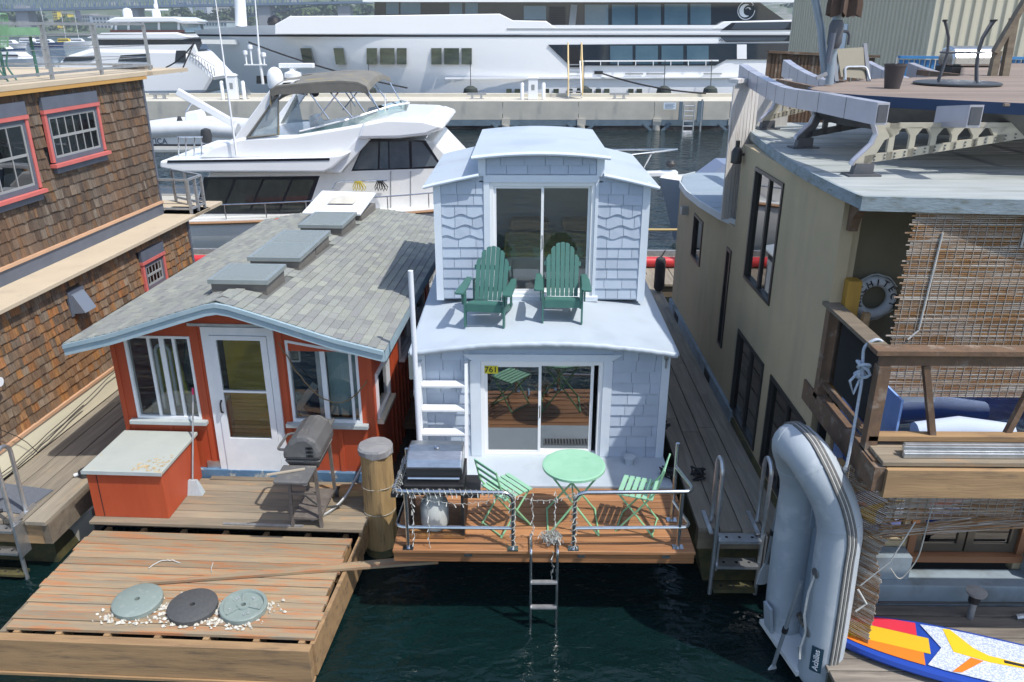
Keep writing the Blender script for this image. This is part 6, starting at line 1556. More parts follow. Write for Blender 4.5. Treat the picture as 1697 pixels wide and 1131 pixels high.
# trees on the far shore
def tree_crown(seed, n=170, h=1.0):
    rr = random.Random(seed); b = MB()
    blobs = [(rr.uniform(-.25, .25), rr.uniform(-.25, .25), rr.uniform(.35, .85), rr.uniform(.2, .34)) for _ in range(9)]
    for _ in range(n):
        bx, by, bz, br = rr.choice(blobs); th, ph = rr.uniform(0, 6.28), math.acos(rr.uniform(-1, 1)); r = br * rr.uniform(.75, 1.05)
        c = Vector((bx + r * math.sin(ph) * math.cos(th), by + r * math.sin(ph) * math.sin(th), bz + r * math.cos(ph) * .85))
        u = Vector((rr.uniform(-1, 1), rr.uniform(-1, 1), rr.uniform(-1, 1))).normalized(); v = u.orthogonal().normalized(); s = rr.uniform(.05, .10)
        b.add([c - u * s - v * s * .6, c + u * s - v * s * .5, c + u * s * .8 + v * s, c - u * s * .7 + v * s * .8], [(0, 1, 2, 3)])
    return b
M['leaf_a'] = mt('tree_foliage', (.045, .085, .028), (.09, .13, .04), sc=4, rough=.8, rnd=.25)
M['leaf_b'] = mt('dark_conifer_foliage', (.028, .058, .03), (.05, .085, .04), sc=4, rough=.8, rnd=.25)
M['bark'] = mt('bark', (.08, .06, .045), rough=.9)
crowns = [tree_crown(s).mesh('crown', M['leaf_a'], fix=False) for s in range(4)]
def conifer(seed):
    rr = random.Random(seed); b = MB()
    for _ in range(200):
        z = rr.uniform(.1, 1) ; r = .27 * (1.03 - z) * rr.uniform(.6, 1.1); a = rr.uniform(0, 6.28); c = Vector((r * math.cos(a), r * math.sin(a), z)); s = .055
        o = Vector((math.cos(a), math.sin(a), -.5)).normalized(); t = Vector((-math.sin(a), math.cos(a), 0))
        b.add([c - t * s, c + t * s, c + o * s * 1.6], [(0, 1, 2)])
    return b
cons = [conifer(s).mesh('crown', M['leaf_b'], fix=False) for s in range(2)]
trunk_me = MB().lathe([(.035, -.05), (.022, .5), (.01, .8)], n=6).mesh('trunk', M['bark'])
rr = random.Random(102)
FT = [(265, 36, 13, 0), (278, 30, 11, 1), (318, 40, 15, 0), (331, 33, 13, 0), (345, 41, 14, 0), (358, 30, 10, 2), (370, 37, 12, 0), (150, 62, 10, 3), (40, 35, 14, 0), (55, 48, 12, 0), (70, 62, 13, 1), (90, 55, 10, 0), (108, 40, 11, 0), (120, 60, 12, 2), (135, 45, 11, 0), (30, 70, 12, 3), (10, 66, 12, 0), (62, 30, 12, 1), (300, 20, 10, 0), (290, 48, 11, 2), (415, 36, 13, 0), (428, 30, 11, 0), (440, 24, 12, 0),
      (470, 18, 11, 0), (485, 21, 12, 2), (500, 17, 11, 0), (515, 20, 13, 0), (530, 16, 12, 1), (545, 20, 13, 0), (553, 14, 12, 2), (565, 18, 12, 0), (580, 22, 11, 0), (595, 20, 12, 3), (606, 16, 13, 0), (615, 24, 11, 0), (456, 26, 11, 0), (400, 26, 11, 0), (384, 22, 11, 1), (5, 20, 12, 0), (22, 26, 12, 0), (1316, 4, 12, 0)]
AREAS = [(58, 'behind the green roof table'), (100, 'by the yellow blocks'), (200, 'right of the yellow blocks'), (310, 'left of the tall towers'), (352, 'under the pale tower'), (395, 'left of the white foremast'), (450, 'right of the white foremast'), (512, 'under the near bridge arch'), (562, 'above the beige house row'), (700, 'left of the superyacht upper deck'), (2000, 'right of the superyacht')]
ORD = ['leftmost', 'second', 'third', 'fourth', 'fifth', 'sixth', 'seventh', 'eighth', 'ninth']
def tree_label(px, kind):
    ar = next(t for m, t in AREAS if px < m); mem = sorted(f[0] for f in FT if next(t for m, t in AREAS if f[0] < m) == ar and (f[3] == 3) == (kind == 3))
    return '%s %s far tree %s' % (ORD[mem.index(px)], 'dark pointed' if kind == 3 else 'round green', ar)
for k, (px, py, s, kind) in enumerate(FT):
    Y = 640 + (k * 37) % 60; p = at(px, py, Y=Y); sz = s * 1.15
    base = p.z - sz * .6
    t = empty('tree', (p.x, Y, base), tree_label(px, kind), 'tree', 'trees on the far shore')
    me = cons[k % 2] if kind == 3 else crowns[(k + kind) % 4]
    o = inst(me, 'crown', t, (0, 0, 0), (0, 0, k), (sz * 1.25, sz * 1.25, sz)); inst(trunk_me, 'trunk', t, (0, 0, 0), (0, 0, 0), (sz, sz, sz))
# city buildings on the far shore
def bld(px0, px1, pyt, pyb, col, lab, floors=3, cols=4, Y=720, win=(.05, .07, .09), roof=None):
    a, c = at(px0, pyt, Y=Y), at(px1, pyb, Y=Y); w = c.x - a.x
    r = empty('city_building', (a.x, Y, c.z - 8), lab, 'building', 'buildings on the far shore', world=True)
    b = MB(); b.box(a.x, c.x, Y, Y + w * .8 + 6, c.z - 8, a.z); b.build('wall', mt('wall_' + lab.replace(' ', '_')[:24], col, rough=.8), r)
    wm = mt('win_' + lab.replace(' ', '_')[:24], win, rough=.2)
    cw, fh = w / cols, (a.z - c.z) / floors
    me = MB().box(-cw * .3, cw * .3, -.25, .05, -fh * .28, fh * .28).mesh('window', wm)
    for i in range(cols):
        for j in range(floors): inst(me, 'window', r, (a.x + (i + .5) * cw, Y, c.z + (j + .5) * fh))
    b = MB(); b.box(a.x - .4, c.x + .4, Y - .4, Y + w * .8 + 6.4, a.z + .01, a.z + 1.0); b.build('roof', mt('roof_' + lab.replace(' ', '_')[:24], roof or (.3, .3, .3), rough=.8), r)
bld(86, 97, 19, 36, (.75, .58, .04), 'bright yellow apartment block, left of the pair across the lake', 4, 3)
bld(102, 114, 23, 38, (.75, .58, .04), 'bright yellow apartment block, right of the pair across the lake', 4, 3, Y=715)
bld(110, 124, 31, 45, (.22, .10, .08), 'brick red block beside the yellow pair', 3, 3, Y=700)
bld(124, 131, 18, 46, (.08, .09, .14), 'dark narrow block right of the brick one', 6, 2, Y=705)
bld(128, 152, 26, 48, (.28, .33, .40), 'blue grey wide block above the marina', 4, 5, Y=730)
bld(152, 185, 28, 48, (.42, .47, .52), 'pale grey block left of the flybridge yacht', 3, 5, Y=735)
bld(296, 312, 5, 22, (.40, .45, .52), 'tall blue grey tower pair above the trees', 6, 5, Y=800)
bld(322, 344, 7, 24, (.45, .48, .52), 'pale blue grey tower right of the tower pair', 6, 7, Y=810, win=(.06, .10, .18))
bld(352, 362, 10, 26, (.48, .44, .34), 'tan block next to the whip antenna', 3, 3, Y=770)
bld(362, 393, 14, 30, (.50, .47, .36), 'cream terraced building left of the white mast', 4, 6, Y=760)
bld(374, 392, 22, 35, (.15, .07, .06), 'dark brown block below the cream building', 3, 5, Y=690)
bld(336, 376, 37, 44, (.38, .46, .50), 'low pale blue building at the waterside', 1, 8, Y=620)
bld(412, 430, 22, 40, (.45, .46, .48), 'grey building behind the mast', 3, 4, Y=700)
bld(495, 520, 22, 29, (.50, .46, .42), 'row of pale houses below the bridge', 2, 7, Y=690)
bld(540, 585, 24, 30, (.52, .47, .44), 'long row of beige houses under the trees', 2, 12, Y=685)
bld(588, 622, 20, 27, (.48, .42, .38), 'row of houses left of the upper deck', 2, 9, Y=690)
# steel bridge
by = 560.0
def bq(px, py): p = at(px, py, Y=by); return Vector((p.x, by, p.z))
bs = mt('bridge_blue_grey_steel', (.13, .19, .26), (.10, .15, .22), sc=.1, rough=.6)
bg = empty('steel_bridge', bq(300, 40), 'long blue grey steel truss bridge across the lake', 'bridge', world=True)
CH = [(-60, 19), (150, 14.5), (290, 10.5), (430, 8), (640, 3.5)]
for (a, c) in zip(CH[:-1], CH[1:]):
    b = MB(); b.bar(bq(*a), bq(*c), 14, 1.5); b.build('road_deck', bs, bg)
b = MB(); N_ = 90; pv = None
def chord(px):
    for (a, c) in zip(CH[:-1], CH[1:]):
        if a[0] <= px <= c[0]: return a[1] + (c[1] - a[1]) * (px - a[0]) / (c[0] - a[0])
for i in range(N_ + 1):
    px = -60 + 560 * i / N_; bot = bq(px, chord(px)); top_ = bot + Vector((0, 0, 8.5))
    b.bar(top_, bot, .45)
    if pv: b.bar(pv[1], bot, .5); b.bar(pv[0], top_, .6); b.bar(pv[0] if i % 2 else pv[1], bot if i % 2 else top_, .45)
    pv = (top_, bot)
pv = None
for i in range(31):          # arched lower chord by the mast
    px = 398 + 170 * i / 30; u = i / 30; bot = bq(px, chord(px)); lowp = bot - Vector((0, 0, 7.5 * (1 - u) ** 1.5 + .3))
    b.bar(bot, lowp, .4)
    if pv: b.bar(pv, lowp, .8)
    pv = lowp
b.build('truss', bs, bg, kind='stuff')
for px in (40, 222, 440, 572):
    q = MB(); p = bq(px, 10); q.box(p.x - 4, p.x + 4, by - 5, by + 5, -2, p.z); q.build('bridge_pier', mt('bridge_concrete', (.28, .29, .30), rough=.8) if px == 40 else bpy.data.materials['bridge_concrete'], bg)
# far marina boats at the left
M['boatw'] = mt('distant_boat_white', (.75, .77, .79), rough=.4)
for k, (px, py, L, colr, lab) in enumerate([(30, 112, 13, None, 'moored motorboat nearest the left edge behind the roof deck'), (80, 78, 11, (.03, .06, .16), 'distant boat with a navy hull beyond the roof deck railing'), (50, 66, 12, None, 'white distant boat in the marina at the far left'), (110, 68, 9, (.55, .42, .03), 'distant boat with a bright yellow cover'), (20, 80, 11, None, 'white distant boat below the green roof terrace table'), (130, 60, 9, None, 'small white distant boat left of the flybridge yacht'), (5, 92, 12, (.05, .10, .22), 'blue covered distant boat at the frame edge')]):
    Y = 6 / max(.02, math.tan(R(21.5) + math.atan((py - 565.5) / FPX)))
    Y = min(Y, 300); p = at(px, py, Y=Y)
    r = empty('marina_boat', (p.x, Y, 0), lab, 'boat', 'boats in the far marina', rz=(k * 37) % 24 - 12)
    b = MB(); rows = []
    for i in range(9):
        t = i / 8; x = -L / 2 + L * t; w = L * .15 * (1 - max(0, (t - .5) / .5) ** 2) + .03
        rows.append([(x - .6 * t, -w * .7, -.2), (x, -w, 1.0 + .5 * t), (x, w, 1.0 + .5 * t), (x - .6 * t, w * .7, -.2)])
    b.grid(rows); b.add(rows[0], [(0, 1, 2, 3)]); b.build('hull', M['boatw'] if (not colr or k == 3) else mt('hull_col_%d' % k, colr, rough=.4), r)
    b = MB(); b.hexa([(-L * .3, -L * .11, 1.1), (L * .2, -L * .1, 1.2), (L * .2, L * .1, 1.2), (-L * .3, L * .11, 1.1)], [(-L * .28, -L * .09, 2.3), (L * .08, -L * .08, 2.3), (L * .08, L * .08, 2.3), (-L * .28, L * .09, 2.3)]); b.build('cabin', M['boatw'] if k != 3 else mt('yellow_cover', colr, rough=.7), r)
    b = MB(); b.box(-L * .27, L * .12, -L * .107, L * .107, 1.6, 1.95); b.build('window_band', M['navy'], r)
    if k % 2: b = MB(); b.tube([(0, 0, 2), (0, 0, 2 + L * .9)], .07, 5); b.build('mast', M['boatw'], r)
# ================================================================ furniture on the pale houseboat
M['adk'] = mt('dark_green_poly_lumber', (.045, .135, .112), (.052, .15, .125), sc=5, rough=.45, rnd=.06)
def adirondack(loc, rz, lab):
    r = empty('adirondack_chair', loc, lab, 'chair', 'green adirondack chairs on the roof terrace', rz=rz); r.scale = (.77, .82, .80)
    # faces -y. back slats: fan with rounded top
    tilt = R(24)
    for k in range(7):
        u = (k - 3) / 3; x = (k - 3) * .078; L = (.86, .845, .79, .66)[abs(k - 3)]; w = .0345
        b = MB(); pts = []
        n = 5
        topw = [(x - w, L - (.012, .02, .045, .06)[abs(k - 3)] if k < 3 else L), (x, L), (x + w, L - (.012, .02, .045, .06)[abs(k - 3)] if k > 3 else L)] if k != 3 else [(x - w, L - .01), (x, L), (x + w, L - .01)]
        poly = [(x * .95 - w * .95, 0), (x * .95 + w * .95, 0)] + list(reversed(topw))
        b.prism(poly, 'y', -.011, .011)
        M4 = Matrix.Translation((0, .15, .27)) @ Matrix.Rotation(-tilt, 4, 'X')
        b.xf(M4); b.build('back_slat', M['adk'], r)
    for zz, hw in ((.18, .27), (.52, .30)):
        b = MB(); b.box(-hw, hw, .012, .035, zz - .035, zz + .035); b.xf(Matrix.Translation((0, .15, .27)) @ Matrix.Rotation(-tilt, 4, 'X')); b.build('back_rail', M['adk'], r)
    # seat slats, sloping down to the rear
    for k in range(5):
        y = -.33 + k * .092; z = .375 - k * .026
        b = MB(); b.box(-.275, .275, y, y + .082, z - .02, z); b.build('seat_slat', M['adk'], r)
    b = MB(); b.box(-.285, .285, -.365, -.34, .255, .375); b.build('apron', M['adk'], r)
    for s in (-1, 1):
        b = MB(); b.box(s * .31 - .014, s * .31 + .014, -.38, -.28, 0, .54); b.build('front_leg', M['adk'], r)
        b = MB(); b.hexa([(s * .285 - .014, -.36, .24), (s * .285 + .014, -.36, .24), (s * .285 + .014, .58, 0), (s * .285 - .014, .58, 0)], [(s * .285 - .014, -.36, .355), (s * .285 + .014, -.36, .355), (s * .285 + .014, .60, .09), (s * .285 - .014, .60, .09)]); b.build('side_rail', M['adk'], r)
        b = MB(); b.prism([(s * .375 - .075, -.42), (s * .375 - .05, -.455), (s * .375 + .05, -.455), (s * .375 + .075, -.42), (s * .375 + .06, .1), (s * .375 + .02, .38), (s * .375 - .06, .38), (s * .375 - .07, 0)], 'z', .545, .568); b.build('armrest', M['adk'], r)
        b = MB(); b.prism([(-.36, .36), (-.30, .36), (-.22, .545), (-.40, .545)], 'x', s * .345 - .012, s * .345 + .012); b.build('arm_bracket', M['adk'], r)
        b = MB(); b.box(s * .31 - .014, s * .31 + .014, .32, .40, .12, .545); b.build('rear_post', M['adk'], r)
    return r
ca = at(808, 537, Z=2.655); cb = at(933, 532, Z=2.66)
zt = lambda p: roofz(p.x) + .045 * min(1, (p.y - 8.62) / 1.3)
adirondack((ca.x, ca.y + .31, zt(ca) + .004), -8, 'dark green adirondack chair on the roof terrace, left one of two')
adirondack((cb.x, cb.y + .31, zt(cb) + .004), -2, 'dark green adirondack chair on the roof terrace, right one of two')
# bistro set
M['mint'] = mt('mint_green_metal', (.26, .50, .34), (.30, .54, .38), c3=(.20, .42, .28), sc=6, sc3=10, ramp3=(.62, .75), rough=.42)
M['mint_b'] = mt('grass_green_metal', (.22, .46, .24), (.28, .52, .30), sc=6, rough=.42, rnd=.06)
tc_ = at(951, 771, Z=1.67)
bt = empty('bistro_table', (tc_.x, tc_.y, .955), 'round mint green metal bistro table on the cedar deck', 'table')
b = MB(); b.lathe([(.325, .690), (.335, .695), (.335, .722), (.322, .727), (.30, .724), (0, .724)], n=40); b.build('table_top', M['mint'], bt, smooth=True)
for s in (-1, 1):
    b = MB()
    for yy in (-.20, .20):
        b.tube([(-s * .24, yy * .9, .69), (s * .27, yy * 1.25, .0)], .0115, 8)
    b.tube([(s * .27, -.25, .012), (s * .27, .25, .012)], .0105, 8); b.tube([(-s * .24, -.18, .685), (-s * .24, .18, .685)], .0105, 8)
    b.build('folding_leg', M['mint_b'], bt, smooth=True)
b = MB(); b.tube([(0, -.23, .36), (0, .23, .36)], .009, 6); b.build('hinge_bar', M['mint_b'], bt)
def bistro_chair(loc, rz, lab):
    r = empty('bistro_chair', loc, lab, 'chair', 'green folding bistro chairs on the cedar deck', rz=rz)   # faces +x
    for s in (-1, 1):
        y = s * .19
        b = MB(); b.tube([(.20, y, 0), (-.02, y, .30), (-.20, y * .98, .56), (-.27, y * .95, .83)], .0105, 8); b.build('back_leg', M['mint_b'], r, smooth=True)
        b = MB(); b.tube([(-.20, y * .88, 0), (.02, y * .88, .26), (.19, y * .88, .45)], .0105, 8); b.build('front_leg', M['mint_b'], r, smooth=True)
        b = MB(); b.bar((-.17, y * .9, .452), (.20, y * .9, .455), .022, .012); b.build('seat_rail', M['mint_b'], r)
    me = MB().box(-.024, .024, -.205, .205, 0, .012).mesh('seat_slat', M['mint'])
    for k in range(6): inst(me, 'seat_slat', r, (-.15 + k * .066, 0, .461))
    for zz, xx in ((.81, -.265), (.72, -.242), (.63, -.219)):
        b = MB(); b.bar((xx, -.185, zz), (xx, .185, zz), .010, .042, (-.25, 0, .96)); b.build('back_slat', M['mint'], r)
    for x in (.195, -.19): b = MB(); b.tube([(x, -.18, .015), (x, .18, .015)], .008, 6); b.build('stretcher', M['mint_b'], r)
    return r
q1 = at(838, 808, Z=1.42); q2 = at(1060, 809, Z=1.42)
bistro_chair((q1.x, q1.y, .955), 40, 'green slatted folding chair left of the round table')
bistro_chair((q2.x, q2.y, .955), 162, 'green slatted folding chair right of the round table')
# grate mat by the door
gm = empty('door_grate', (.60, 8.66, .985), 'dark metal grate mat on the pale slab behind the table', 'mat')
b = MB(); b.box(-.32, .42, -.16, .0, .0, .012); b.build('frame', M['galv'], gm)
b = MB()
for i in range(18): b.box(-.30 + i * .04, -.28 + i * .04, -.145, -.015, .0125, .016)
b.build('bars', M['black'], gm, kind='stuff')
# white boat steps leaning on the front wall
ws = empty('wooden_steps', (-.93, 8.5, .955), 'white painted open steps leaning against the shingled wall left of the door', 'ladder', world=True)
for x in (-1.215, -.665):
    b = MB(); b.hexa([(x - .018, 8.33, .985), (x + .018, 8.33, .985), (x + .018, 8.45, .985), (x - .018, 8.45, .985)], [(x - .018, 8.66, 2.30), (x + .018, 8.66, 2.30), (x + .018, 8.78, 2.30), (x - .018, 8.78, 2.30)]); b.build('side_rail', M['white_paint'], ws)
for k in range(4):
    z = 1.16 + k * .285; y = 8.33 + (z - .985) / 1.315 * .33
    b = MB(); b.box(-1.195, -.685, y, y + .15, z, z + .028); b.build('tread', M['white_paint'], ws, bevel=.004)
for x in (-1.215, -.665): b = MB(); b.tube([(x, 8.70, 2.27), (x, 8.80, 2.27)], .018, 8); b.build('hook', M['black'], ws)
# pvc pole
pp_ = at(689, 600, Y=8.45); b = MB(); b.tube([(pp_.x, 8.45, .2), (pp_.x - .01, 8.45, 3.50)], .030, 12)
single(b, 'white_pole', M['pvc'], (pp_.x, 8.45, .2), 'slim white plastic pole standing between the red and the pale houseboat', 'pole', smooth=True)
# grill with steel hood
M['lid_steel'] = mt('grill_hood_steel', (.55, .56, .57), (.42, .43, .44), sc=7, st=(1, 4, 4), rough=.28, metal=.95)
GX0, GX1, GY0, GY1 = -1.215, -.60, 7.07, 7.62
gr = empty('gas_grill', ((GX0 + GX1) / 2, 7.35, .955), 'black gas grill with stainless hood at the left of the cedar deck', 'grill', world=True)
for x in (GX0, GX1 - .03):
    b = MB(); b.box(x, x + .03, GY0, GY1, 1.0, 1.55); b.build('side_panel', M['black'], gr)
b = MB(); b.box(GX0, GX1, GY0, GY1, .965, 1.0); b.build('base_shelf', mt('rusty_base', (.30, .14, .04), (.16, .08, .04), sc=6, rough=.7), gr)
b = MB(); b.box(GX0, GX1, GY0 + .04, GY1, 1.54, 1.62); b.build('fire_box', M['black'], gr)
b = MB(); b.box(GX0 - .0, GX1 + .0, GY0 - .02, GY0 + .038, 1.50, 1.62); b.build('control_panel', M['black'], gr, bevel=.01)
km = MB().lathe([(.028, 0), (.028, -.02), (.018, -.03)], n=12, axis='y').mesh('knob', M['galv'], True)
for k in range(4): inst(km, 'knob', gr, (GX0 + .12 + k * .125, GY0 - .02, 1.56))
b = MB()
for i in range(15): b.box(GX0 + .03, GX1 - .03, GY0 + .05 + i * .012, GY0 + .054 + i * .012, 1.622, 1.63)
b.build('cooking_grate', M['rubber'], gr, kind='stuff')
prof = [(GY0 + .10, 1.64), (GY0 + .11, 1.76), (GY0 + .15, 1.83), (GY0 + .24, 1.88), (GY0 + .36, 1.89), (GY1 - .04, 1.86), (GY1, 1.78), (GY1, 1.63)]
b = MB(); b.prism(prof, 'x', GX0 + .02, GX1 - .02); b.build('hood', M['lid_steel'], gr, bevel=.015)
b = MB(); b.box(GX0 + .015, GX1 - .015, GY0 + .085, GY0 + .10, 1.645, 1.755); b.build('hood_front', mt('dark_hood_front', (.06, .065, .07), rough=.25, metal=.6), gr)
b = MB(); b.tube([(GX0 + .04, GY0 + .05, 1.665), (GX1 - .04, GY0 + .05, 1.665)], .014, 8); b.build('hood_handle', M['steel'], gr)
b = MB(); b.lathe([(.028, 0), (.03, .012), (.01, .02)], (GX0 + .32, GY0 + .30, 1.888), 12); b.build('thermometer', M['steel'], gr, smooth=True)
b = MB(); b.box(GX1 + .0, GX1 + .16, GY0 + .1, GY1 - .05, 1.40, 1.44); b.build('side_shelf', M['black'], gr)
b = MB(); b.box(GX0 - .16, GX0, GY0 + .1, GY1 - .05, 1.40, 1.44); b.build('side_shelf', M['black'], gr)
# propane tank
M['tank'] = mt('worn_white_tank', (.50, .52, .50), (.42, .44, .42), c3=(.30, .20, .09), sc=5, sc3=6, ramp3=(.63, .75), rough=.5)
pt = empty('propane_tank', ((GX0 + GX1) / 2 - .02, GY0 + .17, 1.0), 'worn white propane tank under the steel hooded grill', 'gas tank')
b = MB(); b.lathe([(.10, 0), (.10, .02), (.145, .05), (.152, .09), (.152, .27), (.135, .33), (.08, .37), (.05, .38), (0, .38)], n=24); b.build('body', M['tank'], pt, smooth=True)
b = MB(); b.lathe([(.095, .36), (.10, .37), (.10, .46), (.095, .46), (.09, .37)], n=20, caps=False); b.build('collar', M['tank'], pt, smooth=True)
b = MB(); b.lathe([(.02, .38), (.025, .43), (.035, .44), (.035, .46)], n=10); b.build('valve', mt('brass_valve', (.35, .25, .10), rough=.4, metal=.8), pt)
# swim ladder at the deck edge
sl1, sl2 = at(880, 915, Z=.95), at(924, 915, Z=.95)
swl = empty('swim_ladder', ((sl1.x + sl2.x) / 2, sl1.y - .03, .95), 'slim steel swim ladder hanging from the cedar deck into the water', 'ladder', world=True)
for p in (sl1, sl2): b = MB(); b.tube(rounded([(p.x, p.y + .25, .985), (p.x, p.y - .03, .985), (p.x, p.y - .04, -.5)], .05), .0165, 8); b.build('side_rail', M['steel'], swl, smooth=True)
for z in (.60, .28, -.02): b = MB(); b.bar((sl1.x, sl1.y - .04, z), (sl2.x, sl2.y - .04, z), .05, .022); b.build('rung', M['galv'], swl)
# string lights twined along the railing
M['wire'] = mt('pale_cable', (.34, .34, .31), rough=.7); M['bulb'] = mt('clear_bulb', (.62, .62, .58), rough=.25)
sg = empty('string_lights', (pA.x, pA.y, .955), 'tangled pale string lights wrapped along the deck railing', 'string lights', world=True)
rr = random.Random(111)
def lights(path, nm='wire', dens=3):
    b = MB(); b.tube(path, .0032, 4); b.build(nm, M['wire'], sg)
    bl = MB()
    for i in range(0, len(path), dens):
        p = Vector(path[i]); bl.tube([p, p + Vector((rr.uniform(-.02, .02), rr.uniform(-.02, .02), -.035))], [.003, .0055], 4)
    bl.build('bulbs', M['bulb'], sg, kind='stuff')
def twine(p, q, r, turns, n=80): 
    p, q = Vector(p), Vector(q); d = (q - p).normalized(); a = d.orthogonal().normalized(); c = d.cross(a)
    return [p.lerp(q, i / n) + (a * math.cos(turns * 6.28 * i / n) + c * math.sin(turns * 6.28 * i / n)) * r * rr.uniform(.9, 1.25) for i in range(n + 1)]
up = Vector((0, 0, H))
lights(twine(pL + up + Vector((-.1, 0, 0)), pA + up, .028, 22, 150))
lights(twine(pA, pA + up, .024, 9)); lights(twine(pB, pB + up, .024, 10))
lights(twine(pLb + up, pL + up + Vector((-.1, 0, 0)), .032, 16)); lights(twine(pLb, pLb + up, .032, 10))
lights(sway(sag(pL + up, pA + up, .14, 40), .012, 1)); lights(sway(sag(pA + up, pB + up, .10, 30), .008, 2))
for p, h in ((pL + Vector((.06, 0, 0)), .6), (pL + Vector((.22, 0, 0)), .66), (pA + Vector((.2, -.02, 0)), .55), (pB + Vector((-.2, .0, 0)), .6)): lights(sway([p + Vector((0, 0, H - h * i / 24)) for i in range(25)], .012, int(p.x * 100)), dens=2)
pile_c = at(912, 905, Z=.96)
for k in range(9):
    c = pile_c + Vector((rr.uniform(-.06, .06), rr.uniform(-.02, .06), .03 + rr.uniform(0, .1))); r0 = rr.uniform(.04, .10)
    lights([c + Vector((r0 * math.cos(a * .4) + rr.uniform(-.02, .02), r0 * .6 * math.sin(a * .4) + rr.uniform(-.02, .02), .012 * math.sin(a) + rr.uniform(-.03, .05))) for a in range(22)], dens=2)
lights(sway([pile_c + Vector((.02, -.05, .0)) + Vector((0, -.03, -.36 * i / 20)) for i in range(21)], .015, 9))
# dark mooring lines and cleats at the right of the slab
for k, (px, py, z) in enumerate([(1097, 712, 1.0), (1155, 790, .86), (1108, 791, .99)]):
    b = MB(); c = at(px, py, Z=z)
    for j in range(5): b.tube(sway([c + Vector((rr.uniform(-.1, .1), rr.uniform(-.1, .1), .02 + .02 * j)) for _ in range(6)], .02, k * 9 + j), .013, 5)
    single(b, 'rope_bundle', M['rope_black'], c, ['small black rope bundle at the corner board of the pale house', 'black rope bundle on the boardwalk beside the railing', 'black rope bundle on the pale slab behind the right chair'][k], 'rope', 'black rope bundles')
# piling with a grey cap
pc = at(634, 910, Z=0.0)
pl_ = empty('wooden_piling', (pc.x, pc.y, 0), 'thick wooden piling with a grey cap between the two houseboats', 'piling')
b = MB(); rr = random.Random(5); rows = []
for j in range(15):
    z = -1.0 + j * .175; rows.append([((.185 + .012 * math.sin(k * 2.3 + 1) + rr.uniform(-.003, .003) + .006 * math.sin(z * 3 + k)) * math.cos(k * 6.2832 / 24), (.185 + .010 * math.cos(k * 1.7) + .006 * math.sin(z * 2.2 + k)) * math.sin(k * 6.2832 / 24), z) for k in range(24)])
for r in rows: r.append(r[0])
b.grid(rows); b.build('shaft', mt('yellowed_piling_wood', (.40, .27, .12), (.28, .185, .085), c3=(.16, .11, .06), sc=3, st=(5, 5, .5), sc3=4, st3=(7, 7, .6), ramp3=(.55, .68), rough=.8, bump=.6, bsc=10, bst=(8, 8, .6)), pl_, smooth=True)
b = MB(); top_ = 1.45
b.lathe([(.205, top_ - .06)] + [(.207, top_ - .01), (.19, top_ + .012), (0, top_ + .02)], n=16); 
b.v = [(x + rr.uniform(-.008, .008), y + rr.uniform(-.008, .008), z + (rr.uniform(-.035, .01) if z < top_ - .05 else rr.uniform(-.004, .004))) for x, y, z in b.v]
b.build('cap', mt('grey_flashing_cap', (.26, .26, .265), (.20, .20, .21), sc=5, rough=.6), pl_)
b = MB(); b.lathe([(.20, -.02), (.203, .02), (.195, .1)], n=24, caps=False); b.build('waterline_growth', M['alga'], pl_, smooth=True)
b = MB(); b.tube([(.193 * math.cos(a * .35), .193 * math.sin(a * .35), .95 + .006 * math.sin(a)) for a in range(19)], .004, 4); b.tube([(.195 * math.cos(a * .35), .195 * math.sin(a * .35), .6) for a in range(19)], .004, 4); b.build('wire_band', M['wire'], pl_)

# ================================================================ things on the red houseboat's deck (local frame of that house)
def red_thing(name, lx, ly, lz, lab, cat, rz=0, group=None):
    a = R(RZ); x = RO[0] + lx * math.cos(a) - ly * math.sin(a); y = RO[1] + lx * math.sin(a) + ly * math.cos(a)
    return empty(name, (x, y, RO[2] + lz), lab, cat, group, rz=RZ + rz)
M['box_lid'] = mt('weathered_lid_paint', (.40, .43, .40), (.36, .39, .37), c3=(.45, .37, .24), sc=2.5, sc3=3.5, ramp3=(.62, .68), rough=.8, bump=.2)
bx = red_thing('storage_box', -1.135, -.53, 0, 'red storage box with a weathered grey lid on the deck', 'box')
b = MB(); b.box(-.45, .45, -.49, .46, .0, .60); b.build('body', M['red'], bx, bevel=.006)
b = MB(); b.box(-.335, -.327, -.494, -.4901, .01, .59); b.build('seam', M['dark'], bx)
b = MB(); b.box(-.475, .475, -.53, .47, .605, .65); b.build('lid', M['box_lid'], bx, bevel=.008)
b = MB(); b.box(-.478, .478, -.535, -.5305, .603, .648); b.build('lid_edge', M['sill_grey'], bx)
rr = random.Random(12); b = MB()
for i in range(60):
    x = rr.uniform(.12, .46); y = -.5 + rr.random() * .75 * (x + .1); s = rr.uniform(.008, .035); a = rr.uniform(0, 3); z = .652 + rr.uniform(0, .002)
    b.add([(x + s * math.cos(a + k * 1.57) * (1 if k % 2 else .4), y + s * math.sin(a + k * 1.57) * (1 if k % 2 else .4), z + (.006 if k == 0 else 0)) for k in range(4)], [(0, 1, 2, 3)])
b.build('paint_flakes', mt('bare_wood_flake', (.50, .40, .24), (.36, .26, .14), sc=20, rough=.9), bx, kind='stuff')
brm = red_thing('broom', -.64, -.42, 0, 'push broom with pink tipped grey handle leaning on the red wall', 'broom')
b = MB(); b.tube([(0, 0, .16), (-.02, .40, 1.15)], .012, 8); b.build('handle', M['galv'], brm, smooth=True)
b = MB(); b.tube([(-.02, .40, 1.15), (-.022, .43, 1.23)], .015, 8); b.build('grip', mt('pink_grip', (.65, .03, .12), rough=.5), brm)
